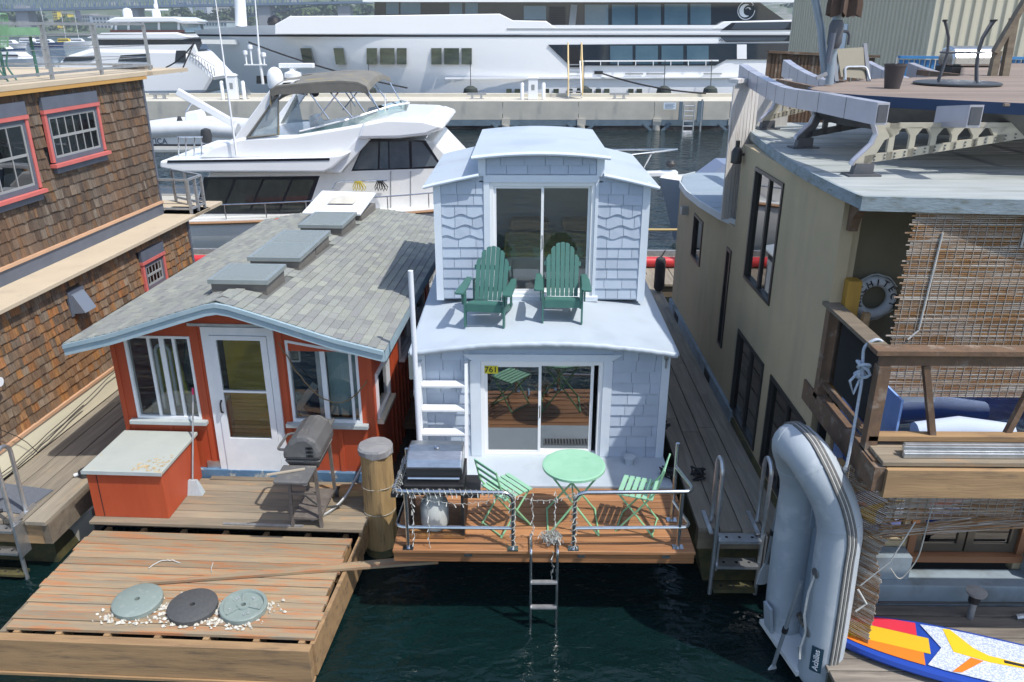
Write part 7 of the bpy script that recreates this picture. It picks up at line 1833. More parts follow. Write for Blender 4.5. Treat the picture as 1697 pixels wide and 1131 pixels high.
b = MB(); b.hexa([(-.13, -.10, 0), (.14, -.10, 0), (.14, .0, 0), (-.13, .0, 0)], [(-.05, -.03, .17), (.06, -.03, .17), (.06, .01, .17), (-.05, .01, .17)]); b.build('bristles', mt('grey_bristles', (.40, .45, .48), (.28, .32, .35), sc=30, st=(6, 1, .3), rough=.9), brm)
# grey gas grill
M['gg'] = mt('sooty_grey_enamel', (.13, .13, .13), (.09, .09, .09), c3=(.19, .18, .165), sc=3, sc3=4, rough=.5)
M['gg_frame'] = mt('rusty_frame', (.10, .085, .075), (.16, .14, .125), sc=8, rough=.7)
gg = red_thing('gas_grill', 1.0, -.80, 0, 'old grey gas grill with rounded lid on the weathered deck', 'grill')
for x, y in ((-.17, -.30), (.17, -.30), (-.17, .33), (.17, .33)):
    b = MB(); b.bar((x, y, 0), (x * .9, y * .95, .80), .035, .035); b.build('leg', M['gg_frame'], gg)
b = MB(); b.bar((-.15, -.29, .45), (.15, -.29, .45), .03, .03); b.build('cross_bar', M['gg_frame'], gg)
b = MB(); b.prism([(-.15, .60), (.15, .60), (.12, .80), (-.12, .80)], 'y', -.295, -.275); b.build('end_panel', M['gg_frame'], gg)
b = MB(); b.box(-.17, .17, -.30, .33, .10, .13); b.build('lower_shelf', M['gg_frame'], gg)
b = MB(); b.hexa([(-.14, -.2, .72), (.16, -.2, .72), (.16, .25, .72), (-.14, .25, .72)], [(-.2, -.27, .86), (.22, -.27, .86), (.22, .30, .86), (-.2, .30, .86)]); b.build('fire_box', M['gg'], gg, bevel=.02)
b = MB(); b.prism([(-.22, .865), (-.20, .98), (-.13, 1.09), (-.03, 1.16), (.08, 1.17), (.18, 1.10), (.23, .98), (.23, .865)], 'y', -.28, .32); b.build('lid', M['gg'], gg, bevel=.05)
for k in range(3): 
    for j in range(2): b = MB(); b.box(.18 - .0 + j * .02 - .11, .24 - .11 + j * .02, -.2865, -.281, .92 + k * .05, .945 + k * .05); b.build('vent_slot', M['dark'], gg)
b = MB(); b.tube(rounded([(-.20, -.18, .95), (-.30, -.16, .94), (-.30, .20, .94), (-.20, .22, .95)], .06), .016, 8); b.build('lid_handle', M['gg'], gg, smooth=True)
b = MB(); b.box(-.20, .18, -.66, -.30, .79, .825); b.build('side_shelf', M['gg'], gg, bevel=.01)
b = MB(); b.box(-.14, .16, .36, .62, .92, .95); b.build('side_shelf', M['gg'], gg, bevel=.01)
b = MB(); b.bar((-.30, -.55, .838), (.08, -.40, .838), .035, .014); b.build('scraper', mt('old_wood_scraper', (.36, .31, .24), rough=.8), gg)
b = MB(); b.tube(sway(rounded([(-.05, -.1, .75), (-.18, -.2, .5), (-.25, -.12, .35), (-.1, -.05, .3), (.1, -.1, .12), (.3, .1, .05)], .12), .005, 3), .012, 6); b.build('gas_hose', M['rubber'], gg, smooth=True)
b = MB(); b.lathe([(.03, -.05), (.05, 0), (.03, .05)], (-.03, -.14, .52), 10); b.build('regulator', mt('pale_regulator', (.5, .52, .55), rough=.4), gg, smooth=True)
for y in (.36,): b = MB(); b.lathe([(.07, -.02), (.07, .02)], (.19, y, .07), 14, 'x'); b.build('wheel', M['rubber'], gg)
# grey hose, pvc stub, timber offcut behind the grill
b = MB(); c = at(685, 700, Z=.9)
pv = red_thing('drain_pipe', 1.50, -.16, 0, 'short white drain pipe stub by the red wall beside the piling', 'pipe')
b = MB(); b.tube(rounded([(0, .14, .42), (0, 0, .40), (-.02, -.05, .0)], .06), .028, 8); b.build('pipe', M['pvc'], pv, smooth=True)
b = MB(); b.lathe([(.03, 0), (.036, .03)], (0, .12, .42), 10, 'y'); b.build('collar', M['rubber'], pv)
oc = red_thing('timber_offcut', 1.28, -.36, 0, 'long raw timber offcut lying behind the old grey grill', 'plank')
b = MB(); b.bar((-.35, -.05, .05), (.42, .02, .05), .15, .09); b.build('plank', M['fir'], oc)
hs_ = red_thing('grey_hose', 1.3, -.7, 0, 'grey hose curving from the wall down behind the old grill', 'hose')
b = MB(); b.tube(rounded([(.22, .45, .42), (.05, .1, .12), (-.1, -.1, .02), (-.28, -.30, .02)], .2, 6), .018, 8); b.build('hose', M['galv'], hs_, smooth=True)
mp_ = red_thing('metal_strip', .45, -1.10, .004, 'thin grey metal strip lying along the gap in the deck', 'strip')
b = MB(); b.box(-.45, .5, -.015, .015, 0, .014); b.build('strip', M['galv'], mp_)
cb_ = red_thing('loose_cable', .55, -.02, 1.7, 'loose brown cable drooping across the right front window', 'cable')
b = MB(); b.tube(sway(sag((-.03, -.02, .18), (1.02, -.05, -.28), .52, 24), .006, 4), .008, 5); b.build('cable', mt('brown_cable', (.20, .14, .07), rough=.7), cb_)
# weight plates and guano on the platform
M['plate_g'] = mt('grey_green_iron', (.22, .27, .25), (.20, .245, .23), c3=(.245, .29, .27), sc=8, sc3=14, rough=.6, bump=.2, bsc=80)
M['plate_d'] = mt('dark_grey_rubber_plate', (.075, .078, .08), (.06, .062, .064), sc=30, rough=.75)
for k, (x, y, m, lab) in enumerate([(-.40, -2.38, 'plate_g', 'smooth grey green round weight plate, leftmost of three'), (.20, -2.43, 'plate_d', 'dark grey round weight plate, middle of three'), (.715, -2.40, 'plate_g', 'grey green weight plate with raised spokes and rim, rightmost of three')]):
    w = red_thing('weight_plate', x, y, -.10, lab, 'weight', 20 * k, 'weight plates on the swim platform')
    rad = .246 if k < 2 else .236
    if k < 2: b = MB(); b.lathe([(.026, .062), (rad - .02, .062), (rad, .05), (rad, .0), (.026, .0), (.026, .062)], n=44, caps=False)
    else: b = MB(); b.lathe([(.026, .055), (.06, .055), (.065, .035), (rad - .045, .035), (rad - .035, .058), (rad - .008, .058), (rad, .05), (rad, 0), (.026, 0), (.026, .055)], n=44, caps=False)
    b.xf(Matrix.Rotation(R(3), 4, 'X')); b.build('disc', M[m], w, smooth=True)
    if k == 2:
        for j in range(3): q = MB(); q.box(.06, .19, -.012, .012, .034, .05); q.xf(Matrix.Rotation(R(3), 4, 'X') @ Matrix.Rotation(R(120 * j + 70), 4, 'Z')); q.build('spoke', M[m], w)
        for j, ch in enumerate(['45', 'LBS', '20.4', 'KG']): 
            a = R(80 * j + 20); text(ch, .045, M['sill_grey'], w, (.13 * math.cos(a), .13 * math.sin(a), .043 + .13 * math.sin(a) * .05), (R(3), 0, a - math.pi / 2))
rr = random.Random(33); b = MB()
for i in range(420):
    g = rr.choice([(-.12, -2.42), (.45, -2.42), (-.35, -2.62), (.2, -2.66), (.75, -2.62), (.95, -2.35), (.1, -2.25), (-.05, -2.6), (.4, -2.6), (.62, -2.63), (-.55, -2.58)])
    x, y = rr.gauss(g[0], .10), rr.gauss(g[1], .045); s = rr.uniform(.006, .03); 
    if y < -2.70: continue
    n = 6; b.add([(x + s * math.cos(k * 1.047) * rr.uniform(.5, 1.2), y + s * math.sin(k * 1.047) * rr.uniform(.4, 1), -.113 + rr.uniform(.0, .012)) for k in range(n)] + [(x, y, -.105 + rr.uniform(.004, .03))], [(k, (k + 1) % n, n) for k in range(n)])
gu = red_thing('white_debris', 0, 0, 0, 'white crusty debris scattered round the weight plates', 'debris')
o = b.build('crust', mt('white_crust', (.62, .60, .54), (.48, .45, .38), sc=12, rough=.95), gu); o['kind'] = 'stuff'; gu['kind'] = 'stuff'
lp = red_thing('loose_plank', 1.03, -1.795, -.105, 'long loose brown plank lying across the swim platform and over the water', 'plank', rz=10.8)
b = MB(); b.hexa([(-1.58, -.01, 0), (1.58, -.07, 0), (1.58, .07, 0), (-1.58, .02, 0)], [(-1.58, -.01, .03), (1.58, -.07, .03), (1.58, .07, .03), (-1.58, .02, .03)]); b.build('plank', M['deck_worn'], lp)
for k, (x, y, lab) in enumerate([(-.42, -1.72, 'white rope scrap with a knot on the swim platform'), (.10, -1.78, 'short straw coloured rope end near the loose plank')]):
    w = red_thing('rope_scrap', x, y, -.10, lab, 'rope')
    b = MB(); b.tube(sway(rounded([(-.15, -.1, 0), (-.1, .02, 0), (.03, .05, .01), (.15, .02, 0)], .06), .006, k) if k == 0 else [(0, .1, 0), (.02, 0, 0), (.05, -.06, 0)], .006 if k == 0 else .004, 5); b.build('rope', M['rope_white'], w)

# ================================================================ walkway and ladder of the shingled house (its local frame)
def brown_thing(name, lx, ly, lz, lab, cat, rz=0, group=None):
    a = R(BZ); x = BO[0] + lx * math.cos(a) - ly * math.sin(a); y = BO[1] + lx * math.sin(a) + ly * math.cos(a)
    return empty(name, (x, y, BO[2] + lz), lab, cat, group, rz=BZ + rz)
lwk = brown_thing('side_walkway', 0, 0, 0, 'grey timber walkway beside the shingled house at the left', 'walkway')
for i, (a, c, y0) in enumerate([(.09, .36, -1.48), (.37, .64, -1.46), (.65, .90, -1.45), (.91, 1.16, -1.46)]):
    y = y0
    for L in (3.1, 4.6):
        me = plank_mesh(L - .008, c - a - .006, .05, M['dock_y'] if i < 3 else M['dock_y'], 'y'); inst(me, 'plank', lwk, ((a + c) / 2, y + L / 2, 0)); y += L
b = MB(); b.box(1.08, 1.165, -1.42, 5, -.32, -.055); b.build('side_beam', M['beam_grey'], lwk)
b = MB(); b.box(-.6, 1.07, -1.40, -1.28, -.34, -.055); b.build('front_beam', M['fir'], lwk)
b = MB(); b.box(-.5, 1.0, -1.2, 5, -.9, -.36); b.build('float', M['alga'], lwk)
b = MB(); b.hexa([(.6, -1.15, -.95), (1.1, -.6, -.95), (1.15, .3, -.95), (.6, .3, -.95)], [(.9, -1.2, -.33), (1.2, -.7, -.33), (1.2, .3, -.33), (.9, .3, -.33)]); b.build('float_edge', M['concrete'], lwk)
b = MB(); b.tube([(.35, -1.40, .02), (.55, -1.30, .03)], .02, 6); b.build('cleat', M['rubber'], lwk)
al = brown_thing('boarding_ladder', .52, -1.52, 0, 'aluminium boarding ladder with hooped handrails at the left edge', 'ladder')
for s in (-.36, .30):
    b = MB(); b.tube([(s, 0, -.98), (s, 0, .80)] + arc((s + .0, .12, .80), .12, 180, 0, 8, 'x') + [(s, .24, .02)], .024, 8); b.build('handrail', M['alu'], al, smooth=True)
    b = MB(); b.box(s - .03, s + .03, .0, .40, .004, .02); b.build('mount_plate', M['alu'], al)
    b = MB(); b.box(s + .03, s + .05, -.05, .12, -.42, .0); b.build('side_plate', M['alu'], al)
for z, m in ((-.06, 'alu'), (-.36, 'alu'), (-.66, 'alga'), (-.86, 'alga')):
    b = MB(); b.box(-.36, .30, -.06, .07, z - .03, z); t = b.build('step', M[m], al)
    for k in range(4): q = MB(); q.lathe([(.017, z + .0005), (.017, z + .002)], (-.27 + k * .16, 0, 0), 10); q.build('hole', M['dark'], t)
mat_ = brown_thing('rubber_mat', .46, -1.02, .004, 'grey blue ribbed mat on the walkway behind the ladder', 'mat', rz=-8)
b = MB(); b.box(-.36, .36, -.26, .26, 0, .01); b.build('base', mt('grey_blue_mat', (.13, .145, .175), (.10, .115, .14), sc=60, rough=.95, bump=.5), mat_)
pc_ = brown_thing('shore_power_cord', 1.05, -.45, 0, 'black shore power plug and cord on the walkway edge', 'cord')
b = MB(); rr = random.Random(3)
for k in range(5): b.tube([(.07 * math.cos(a * .6) + rr.uniform(-.01, .01), .07 * math.sin(a * .6), .02 + .015 * k) for a in range(12)], .013, 6)
b.tube(rounded([(.05, .0, .05), (.3, .15, .1), (.6, .3, .2)], .1), .015, 6); b.tube(rounded([(.03, -.03, .03), (.18, -.02, .05), (.19, .05, -.2)], .06), .012, 6); b.build('cord', M['rubber'], pc_, smooth=True)
b = MB(); b.tube([(-.12, -.05, .03), (-.06, -.02, .04)], .022, 8); b.build('plug', M['pvc'], pc_)
bf = brown_thing('boat_fender', 1.32, -.35, -.5, 'black cylindrical fender hanging between walkway and red houseboat', 'fender')
b = MB(); b.lathe([(.03, .62), (.09, .56), (.125, .46), (.125, -.1), (.09, -.2), (.02, -.25)], n=18); b.build('body', M['rubber'], bf, smooth=True)
b = MB(); b.tube([(0, 0, .6), (-.1, -.02, .75)], .012, 6); b.build('line', M['rope_black'], bf)
wc = brown_thing('wall_cables', .09, -.3, .3, 'thin dark cables draped along the cream skirt of the shingled house', 'cable')
b = MB(); b.tube(sway(sag((.02, -.9, -.22), (.02, 2.6, .05), .03, 14), .008, 5), .006, 5); b.tube(sway(sag((.03, -.9, -.26), (.03, 1.4, -.1), .05, 14), .008, 6), .008, 5); b.tube(sway(rounded([(0, -.35, .9), (.02, -.3, .45), (.03, .1, .05), (.04, .3, -.25)], .1), .006, 8), .005, 5)
b.tube([(.02, -.35 + .16 * math.cos(a * .35), .35 + .16 * math.sin(a * .35)) for a in range(19)], .006, 5); b.build('cable', M['rope_black'], wc)
cord2 = brown_thing('coiled_hose', .30, -1.25, 0, 'dark blue coiled line at the left edge of the walkway', 'rope')
b = MB(); b.tube([((.10 + .012 * (a // 14)) * math.cos(a * .45), (.10 + .012 * (a // 14)) * math.sin(a * .45), .02 + .012 * (a // 14)) for a in range(60)], .012, 6); b.build('coil', mt('navy_line', (.03, .04, .09), rough=.8), cord2, smooth=True)
# green table and chair on the roof deck
M['rgreen'] = mt('pale_green_metal', (.20, .36, .22), (.15, .30, .17), sc=5, rough=.5)
rt_ = brown_thing('roof_table', -1.55, 3.3, 4.54, 'pale green metal table on the roof deck of the shingled house', 'table')
b = MB(); b.box(-.85, .42, -.45, .45, .68, .71); b.box(.40, .425, -.45, .45, .58, .68); b.build('table_top', M['rgreen'], rt_)
for x, y in ((-.7, -.38), (.3, -.38), (.3, .38), (-.7, .38)): b = MB(); b.tube([(x, y, 0), (x, y, .68)], .022, 6); b.build('leg', M['adk'], rt_)
rc = brown_thing('roof_chair', -1.15, 2.55, 4.54, 'green wire garden chair beside the roof deck table', 'chair', rz=200)
for s in (-.2, .2):
    b = MB(); b.tube(rounded([(-.22, s, 0), (-.12, s, .2), (-.2, s, .43), (.2, s, .45), (.27, s, .2), (.32, s, 0)], .08), .013, 6); b.build('leg', M['adk'], rc, smooth=True)
b = MB()
for k in range(9): b.tube([(-.2 + k * .05, -.2, .45), (-.2 + k * .05, .2, .45)], .006, 5)
b.build('seat_wires', M['rgreen'], rc, kind='stuff')
b = MB()
for k in range(7): b.tube(rounded([(-.2, -.18 + k * .06, .45), (-.27, -.18 + k * .06, .85)], .05), .006, 5)
b.tube(rounded([(-.2, -.2, .45), (-.28, -.2, .88), (-.28, .2, .88), (-.2, .2, .45)], .08), .013, 6); b.build('backrest', M['rgreen'], rc, kind='stuff')

# bag lying on the white roof hatch of the red houseboat
bg_ = red_thing('canvas_bag', -.12, 5.72, 2.41, 'pale lumpy bag lying on the white roof hatch', 'bag')
b = MB(); rows = []
for i in range(9):
    u = -1 + 2 * i / 8; rows.append([(u * .24, v * .20, .085 * (1 - u ** 4) * (1 - v ** 4) * (1 + .12 * math.sin(5 * u + 3 * v))) for v in [-1 + 2 * k / 8 for k in range(9)]])
b.grid(rows); b.build('bag', mt('pale_canvas', (.58, .56, .50), (.48, .46, .40), sc=7, rough=.9), bg_, smooth=True)
# ================================================================ things round the tan building
# life ring with lettering on the recess wall
lr_ = empty('life_ring', (3.455, 7.50, 3.525), 'white life ring lettered ARCHITECT hanging on the balcony wall', 'life ring')
b = MB(); b.tube([(.168 * math.cos(a * .1963), 0, .168 * math.sin(a * .1963)) for a in range(32)], .052, 12, closed=True); b.build('ring', mt('worn_white_ring', (.62, .63, .64), (.54, .55, .56), sc=6, rough=.6), lr_, smooth=True)
for i, ch in enumerate('ARCHITECT'):
    a = R(200 - i * 27); text(ch, .088, M['black'], lr_, (.168 * math.cos(a), -.0535, .168 * math.sin(a)), (math.pi / 2, R(90) - a, 0), ext=.003)
b = MB(); b.tube(sway(arc((0, -.0, 0), .235, 30, 330, 20), .008, 2), .008, 5); b.build('grab_line', M['rope_white'], lr_)
# rope hanging from the balcony rail with a knot
rp = empty('hanging_rope', (2.96, 6.2, 3.54), 'pale blue rope knotted over the balcony rail corner and hanging down', 'rope', world=True)
b = MB(); b.tube(rounded([(3.05, 6.30, 3.52), (2.97, 6.25, 3.58), (2.88, 6.28, 3.50), (2.88, 6.2, 3.2), (2.86, 6.15, 2.6), (2.84, 6.12, 2.42)], .06), .013, 6); b.build('rope', M['rope_blue'], rp, smooth=True)
rr = random.Random(8); b = MB(); c = Vector((2.88, 6.22, 3.30))
b.tube([c + Vector((.05 * math.cos(a * .9), .04 * math.sin(a * .7), .07 * math.sin(a * .5))) for a in range(26)], .014, 6); b.tube(sway([c + Vector((-.02, 0, -.0)), c + Vector((-.09, 0, -.1)), c + Vector((-.05, 0, -.22)), c + Vector((0, 0, -.05))], .005), .012, 6); b.build('knot', M['rope_blue'], rp, smooth=True)
b = MB(); b.lathe([(.02, 0), (.028, .03), (.02, .06)], (2.84, 6.12, 2.37), 8); b.build('hook', M['galv'], rp)
# aluminium extrusions on the balcony edge
for k in range(5):
    y = 5.86 + .045 * k; z = 2.66 + (.0 if k < 3 else .05); y -= .11 if k >= 3 else 0
    b = MB(); b.box(3.18 + .03 * (k % 3), 6.2, y, y + .04, z, z + .045)
    single(b, 'aluminium_bar', M['alu'], (3.2, y, z), ['aluminium bar on the balcony edge, lower layer, nearest the outside', 'aluminium bar on the balcony edge, lower layer, middle', 'aluminium bar on the balcony edge, lower layer, nearest the railing', 'aluminium bar on the balcony edge, upper layer, outer', 'aluminium bar on the balcony edge, upper layer, inner'][k], 'metal bar', 'aluminium bars on the balcony edge', bevel=.004)
# rolled and broken blinds below the balcony
bl2 = blind('bamboo_blind', 'ragged half rolled bamboo blind below the balcony beam', 3.20, 5.6, 5.98, 1.98, 2.33, 22, tb, 82, .05)
b = MB()
rr = random.Random(9)
for i in range(40):
    z = 1.98 - rr.random() * .10; x0 = 3.22 + rr.uniform(-.08, .05); b.bar((x0, 5.97 + rr.uniform(-.03, .03), z - .12 * rr.random()), (3.9 + rr.random() * .9, 5.97 + rr.uniform(-.03, .03), z + .06), .006, .007)
b.build('loose_slats', M['bamboo'], bl2, kind='stuff')
b = MB(); b.bar((4.4, 5.95, 2.05), (4.42, 5.95, 2.22), .03, .02); b.build('blue_strap', mt('blue_strap', (.03, .08, .4), rough=.6), bl2)
for x in (3.55, 4.95): b = MB(); b.tube(rounded([(x, 5.93, 2.2), (x - .02, 5.93, 1.6), (x - .14, 5.93, 1.35), (x - .25, 5.93, 1.5)], .1), .006, 5); b.build('cord', M['wire'], bl2)
# broken blind hanging at the side
sb_ = empty('side_blind', (3.02, 6.2, 2.35), 'torn bamboo blind hanging at the corner below the balcony behind the dinghy', 'blind', 'bamboo blinds on the tan building', world=True)
b = MB(); rr = random.Random(10); p0, p1 = Vector((3.02, 6.45, 0)), Vector((3.26, 5.93, 0)); q0, q1 = Vector((3.06, 6.30, 0)), Vector((3.30, 6.02, 0))
for i in range(105):
    t = i / 104; z = 2.38 - 1.95 * t; a = p0.lerp(q0, t); c = p1.lerp(q1, t); c = a.lerp(c, 1 - .06 * rr.random())
    if .30 < t < .55: c = a.lerp(c, .80 + .2 * abs(t - .42) / .12)
    b.bar(Vector((a.x, a.y, z - .12 * t)), Vector((c.x, c.y, z + .05 - .3 * t * (.5))), .006, .0135)
b.build('slats', M['bamboo'], sb_, kind='stuff')
b = MB(); b.tube(sway([(3.1, 6.0, 1.25), (3.3, 5.95, 1.55), (3.42, 5.92, 2.0)], .01), .006, 5); b.tube(sway([(3.08, 6.0, 1.2), (3.2, 6, 1.05), (3.1, 6.02, .95)], .02), .01, 5); b.build('cord', M['rope_white'], sb_)
# low dock in front of the tan building
ld = empty('low_dock', (3.0, 5.8, .43), 'low weathered plank dock at the bottom right corner', 'dock', world=True)
rr = random.Random(11); y = 4.6
i = 0
while y < 6.72:
    me = plank_mesh(6.0, .142, .04, M['dock_x'], 'x'); x0 = 2.86 + .06 * (6.7 - y) - .05; inst(me, 'plank', ld, (x0 + 3.0, y + .075, .43 + rr.uniform(-.004, .004))); y += .152; i += 1
b = MB(); b.box(2.95, 8, 4.6, 4.72, .2, .388); b.box(2.9, 3.02, 4.73, 6.7, .15, .388); b.build('edge_beam', M['alga'], ld)
b = MB(); b.box(3.1, 8, 4.8, 6.7, -.3, .3); b.build('float', M['alga'], ld)
# paddleboard
def pboard_material():
    m = bpy.data.materials.new('paddleboard_graphic'); m.use_nodes = True; N, L = m.node_tree.nodes, m.node_tree.links; bs_ = N['Principled BSDF']; bs_.inputs['Roughness'].default_value = .35
    at_ = N.new('ShaderNodeVertexColor'); at_.layer_name = 'graphic'; L.new(at_.outputs[0], bs_.inputs['Base Color']); return m
pb0, pb1 = at(1372, 1032, Z=.56), at(1720, 1112, Z=.56)
dirv = (pb1 - pb0); ang = math.degrees(math.atan2(dirv.y, dirv.x))
pbr = empty('paddleboard', (pb0.x, pb0.y, .44), 'blue paddleboard with red, yellow and orange stripes lying on the low dock', 'paddleboard', rz=ang)
PL_, PW = 3.1, .40
def half(s): 
    t = s / PL_; return PW * (1 - abs(2 * t - 1) ** 2.6) ** .5 * (1 - .12 * t) + .002 if 0 < t < 1 else .002
b = MB(); n = 40
S_ = [PL_ * (1 - math.cos(math.pi * i / n)) / 2 for i in range(n + 1)]
ring = []
for s in S_:
    h = half(s); ring.append([(s, -h * .9, .02), (s, -h, .06), (s, -h * .96, .10), (s, -h * .8, .115), (s, 0, .12), (s, h * .8, .115), (s, h * .96, .10), (s, h, .06), (s, h * .9, .02)])
b.grid(ring); b.grid([[r[0] for r in ring], [r[8] for r in ring]]); b.build('body', mt('royal_blue_board', (.015, .06, .36), rough=.35), pbr, smooth=True)
def deco(nm, col, pts, z=.1225, mat=None):
    q = MB(); q.prism(pts, 'z', z, z + .003); q.build(nm, mat or mt(nm + '_colour', col, rough=.4), pbr)
def stripe(nm, col, y0, y1, s0, s1, k=.0):
    pts = []
    for i in range(13): s = s0 + (s1 - s0) * i / 12; pts.append((s, max(-half(s) * .8, min(half(s) * .8, y0 + k * (s - s0)))))
    for i in range(12, -1, -1): s = s0 + (s1 - s0) * i / 12; pts.append((s, max(-half(s) * .8, min(half(s) * .8, y1 + k * (s - s0)))))
    deco(nm, col, pts)
stripe('orange_band', (.75, .20, .02), -.34, -.12, .06, .84); stripe('yellow_band', (.66, .42, .02), -.118, .10, .06, .90); stripe('red_band', (.62, .03, .06), .102, .34, .06, .80)
padm = mt('dotted_deck_pad', (.36, .42, .60), (.62, .66, .74), sc=60, ramp=(.45, .55), rough=.7)
deco('deck_pad', None, [(.86, -.28), (1.0, .0), (.84, .28)] + [(s, half(s) * .80) for s in (1.0, 1.3, 1.6, 1.9, 2.2, 2.5)] + [(s, -half(s) * .80) for s in (2.5, 2.2, 1.9, 1.6, 1.3, 1.0)], .1262, padm)
deco('yellow_fork', (.80, .52, .02), [(1.10, -.02), (1.40, -.05), (1.8, -.02), (1.8, .03), (1.40, .04), (1.28, .10), (1.10, .30), (1.04, .28)], .1300)
deco('orange_fork', (.75, .20, .02), [(1.06, -.3), (1.14, -.28), (1.34, -.06), (1.24, -.05)], .1335)
deco('red_tail', (.62, .03, .06), [(2.0, .12), (2.6, .16), (2.6, .26), (2.1, .22)], .1300)
deco('carry_handle', (.02, .02, .03), [(1.52, -.015), (1.72, -.01), (1.72, .02), (1.52, .02)], .1340)
# inflatable dinghy standing on its stern
M['hyp'] = mt('pale_grey_hypalon', (.42, .465, .505), (.37, .415, .455), c3=(.47, .505, .535), sc=2.5, sc3=3.5, rough=.55, bump=.08, bsc=30)
M['hyp_in'] = mt('grey_inner_fabric', (.26, .31, .37), (.22, .27, .33), sc=3, rough=.65)
M['strake'] = mt('dark_grey_strake', (.10, .10, .10), (.16, .155, .145), sc=10, rough=.7)
dg = empty('inflatable_dinghy', (2.75, 6.25, .1), 'pale grey inflatable dinghy stood upright on its stern beside the boardwalk', 'dinghy', world=True)
O = Vector((2.90, 6.08, .06)); Bv = Vector((-.20, .98, 0)).normalized(); Lv = Vector((-.01, .03, 1)).normalized(); Nv = Bv.cross(Lv).normalized()
if Nv.x > 0: Nv = -Nv
def DP(h, s, n): return O + Lv * h + Bv * s + Nv * n
prof = [(-.02, 0, .0), (.12, 0, 0), (.5, -.02, 0), (1.0, -.02, 0), (1.45, -.01, 0), (1.72, 0, .0), (1.98, .035, .05), (2.20, .11, .12), (2.345, .24, .17), (2.375, .40, .18), (2.345, .56, .17), (2.20, .69, .12), (1.98, .765, .05), (1.72, .80, 0), (1.0, .82, 0), (.5, .82, 0), (.12, .80, 0), (-.02, .80, 0)]
path = [DP(p[0], p[1] * .86, p[2] * 1.5) for p in prof]; fine = []
for i in range(len(path) - 1):
    p0_, p1_, p2_, p3_ = path[max(i - 1, 0)], path[i], path[i + 1], path[min(i + 2, len(path) - 1)]
    for k in range(4):
        t = k / 4; fine.append(.5 * ((2 * p1_) + (p2_ - p0_) * t + (2 * p0_ - 5 * p1_ + 4 * p2_ - p3_) * t * t + (-p0_ + 3 * p1_ - 3 * p2_ + p3_) * t ** 3))
fine.append(path[-1])
m_ = len(fine); rad = [.195 * min(1, .62 + .38 * min(i, m_ - 1 - i) / 3) for i in range(m_)]
b = MB(); b.tube(fine, rad, 20); b.build('tube', M['hyp'], dg, smooth=True)
cen = DP(.9, .40, 0)
outs = []
for i, p in enumerate(fine):
    d = (fine[min(i + 1, m_ - 1)] - fine[max(i - 1, 0)]).normalized(); o = d.cross(Nv).normalized()
    if o.dot(p - cen) < 0: o = -o
    outs.append(o)
for k, (dn, rs, mm) in enumerate([(-.035, .016, 'strake'), (.0, .018, 'strake'), (.035, .016, 'strake'), (-.018, .010, 'rope_white'), (.018, .010, 'rope_white')]):
    b = MB(); b.tube([p + o * (rad[i] * .985) + Nv * dn for i, (p, o) in enumerate(zip(fine, outs))], rs, 6); b.build('rub_strake', M[mm], dg, smooth=True)
for i in (21, 30, 38, 47): # seams
    b = MB(); d = (fine[i + 1] - fine[i - 1]).normalized(); b.tube([fine[i] - d * .012, fine[i] + d * .012], rad[i] + .004, 20); b.build('seam_band', M['hyp'], dg, smooth=True)
b = MB(); rows = []
for h in (.10, .6, 1.1, 1.6, 1.9, 2.12):
    hw = 0 if h < 1.9 else (h - 1.9) * .6; rows.append([DP(h, hw + (.80 - 2 * hw) * k / 6, -.06 + .02 * math.sin(k * 1.2)) for k in range(7)])
b.grid(rows); b.build('floor', M['hyp_in'], dg, smooth=True)
b = MB(); b.add([DP(.06, .02, -.12), DP(.06, .78, -.12), DP(.06, .78, .22), DP(.06, .02, .22), DP(.11, .02, -.12), DP(.11, .78, -.12), DP(.11, .78, .22), DP(.11, .02, .22)], [(3, 2, 1, 0), (4, 5, 6, 7), (0, 1, 5, 4), (1, 2, 6, 5), (2, 3, 7, 6), (3, 0, 4, 7)]); b.build('transom', M['gel_warm'], dg)
b = MB(); b.bar(DP(.12, .62, .20), DP(.42, .62, .24), .14, .03, Nv); b.build('motor_pad', M['hyp'], dg)
b = MB(); b.bar(DP(1.45, .42, .0), DP(1.85, .42, .0), .04, .03); b.build('inner_strap', M['hyp_in'], dg)
hp = [DP(1.28, -.02, .19), DP(.62, -.02, .19)]
for p in hp: 
    b = MB(); b.lathe([(.0, 0), (.05, .004), (.045, .014), (0, .018)], n=14, axis='x'); b.v = [tuple(p + Nv * x + Bv * y + Lv * z) for x, y, z in b.v]; b.build('rope_patch', M['strake'], dg, smooth=True)
b = MB(); b.tube([hp[0], hp[0].lerp(hp[1], .3) + Nv * .05, hp[0].lerp(hp[1], .7) + Nv * .06, hp[1] + Nv * .02], .012, 6); b.tube(sway([hp[1] + Nv * .02, hp[1] + Nv * .05 - Lv * .16, hp[1] + Nv * .06 - Lv * .28 - Bv * .02, hp[1] + Nv * .05 - Lv * .2 + Bv * .03], .004), .012, 6); b.build('grab_line', M['rope_white'], dg, smooth=True)
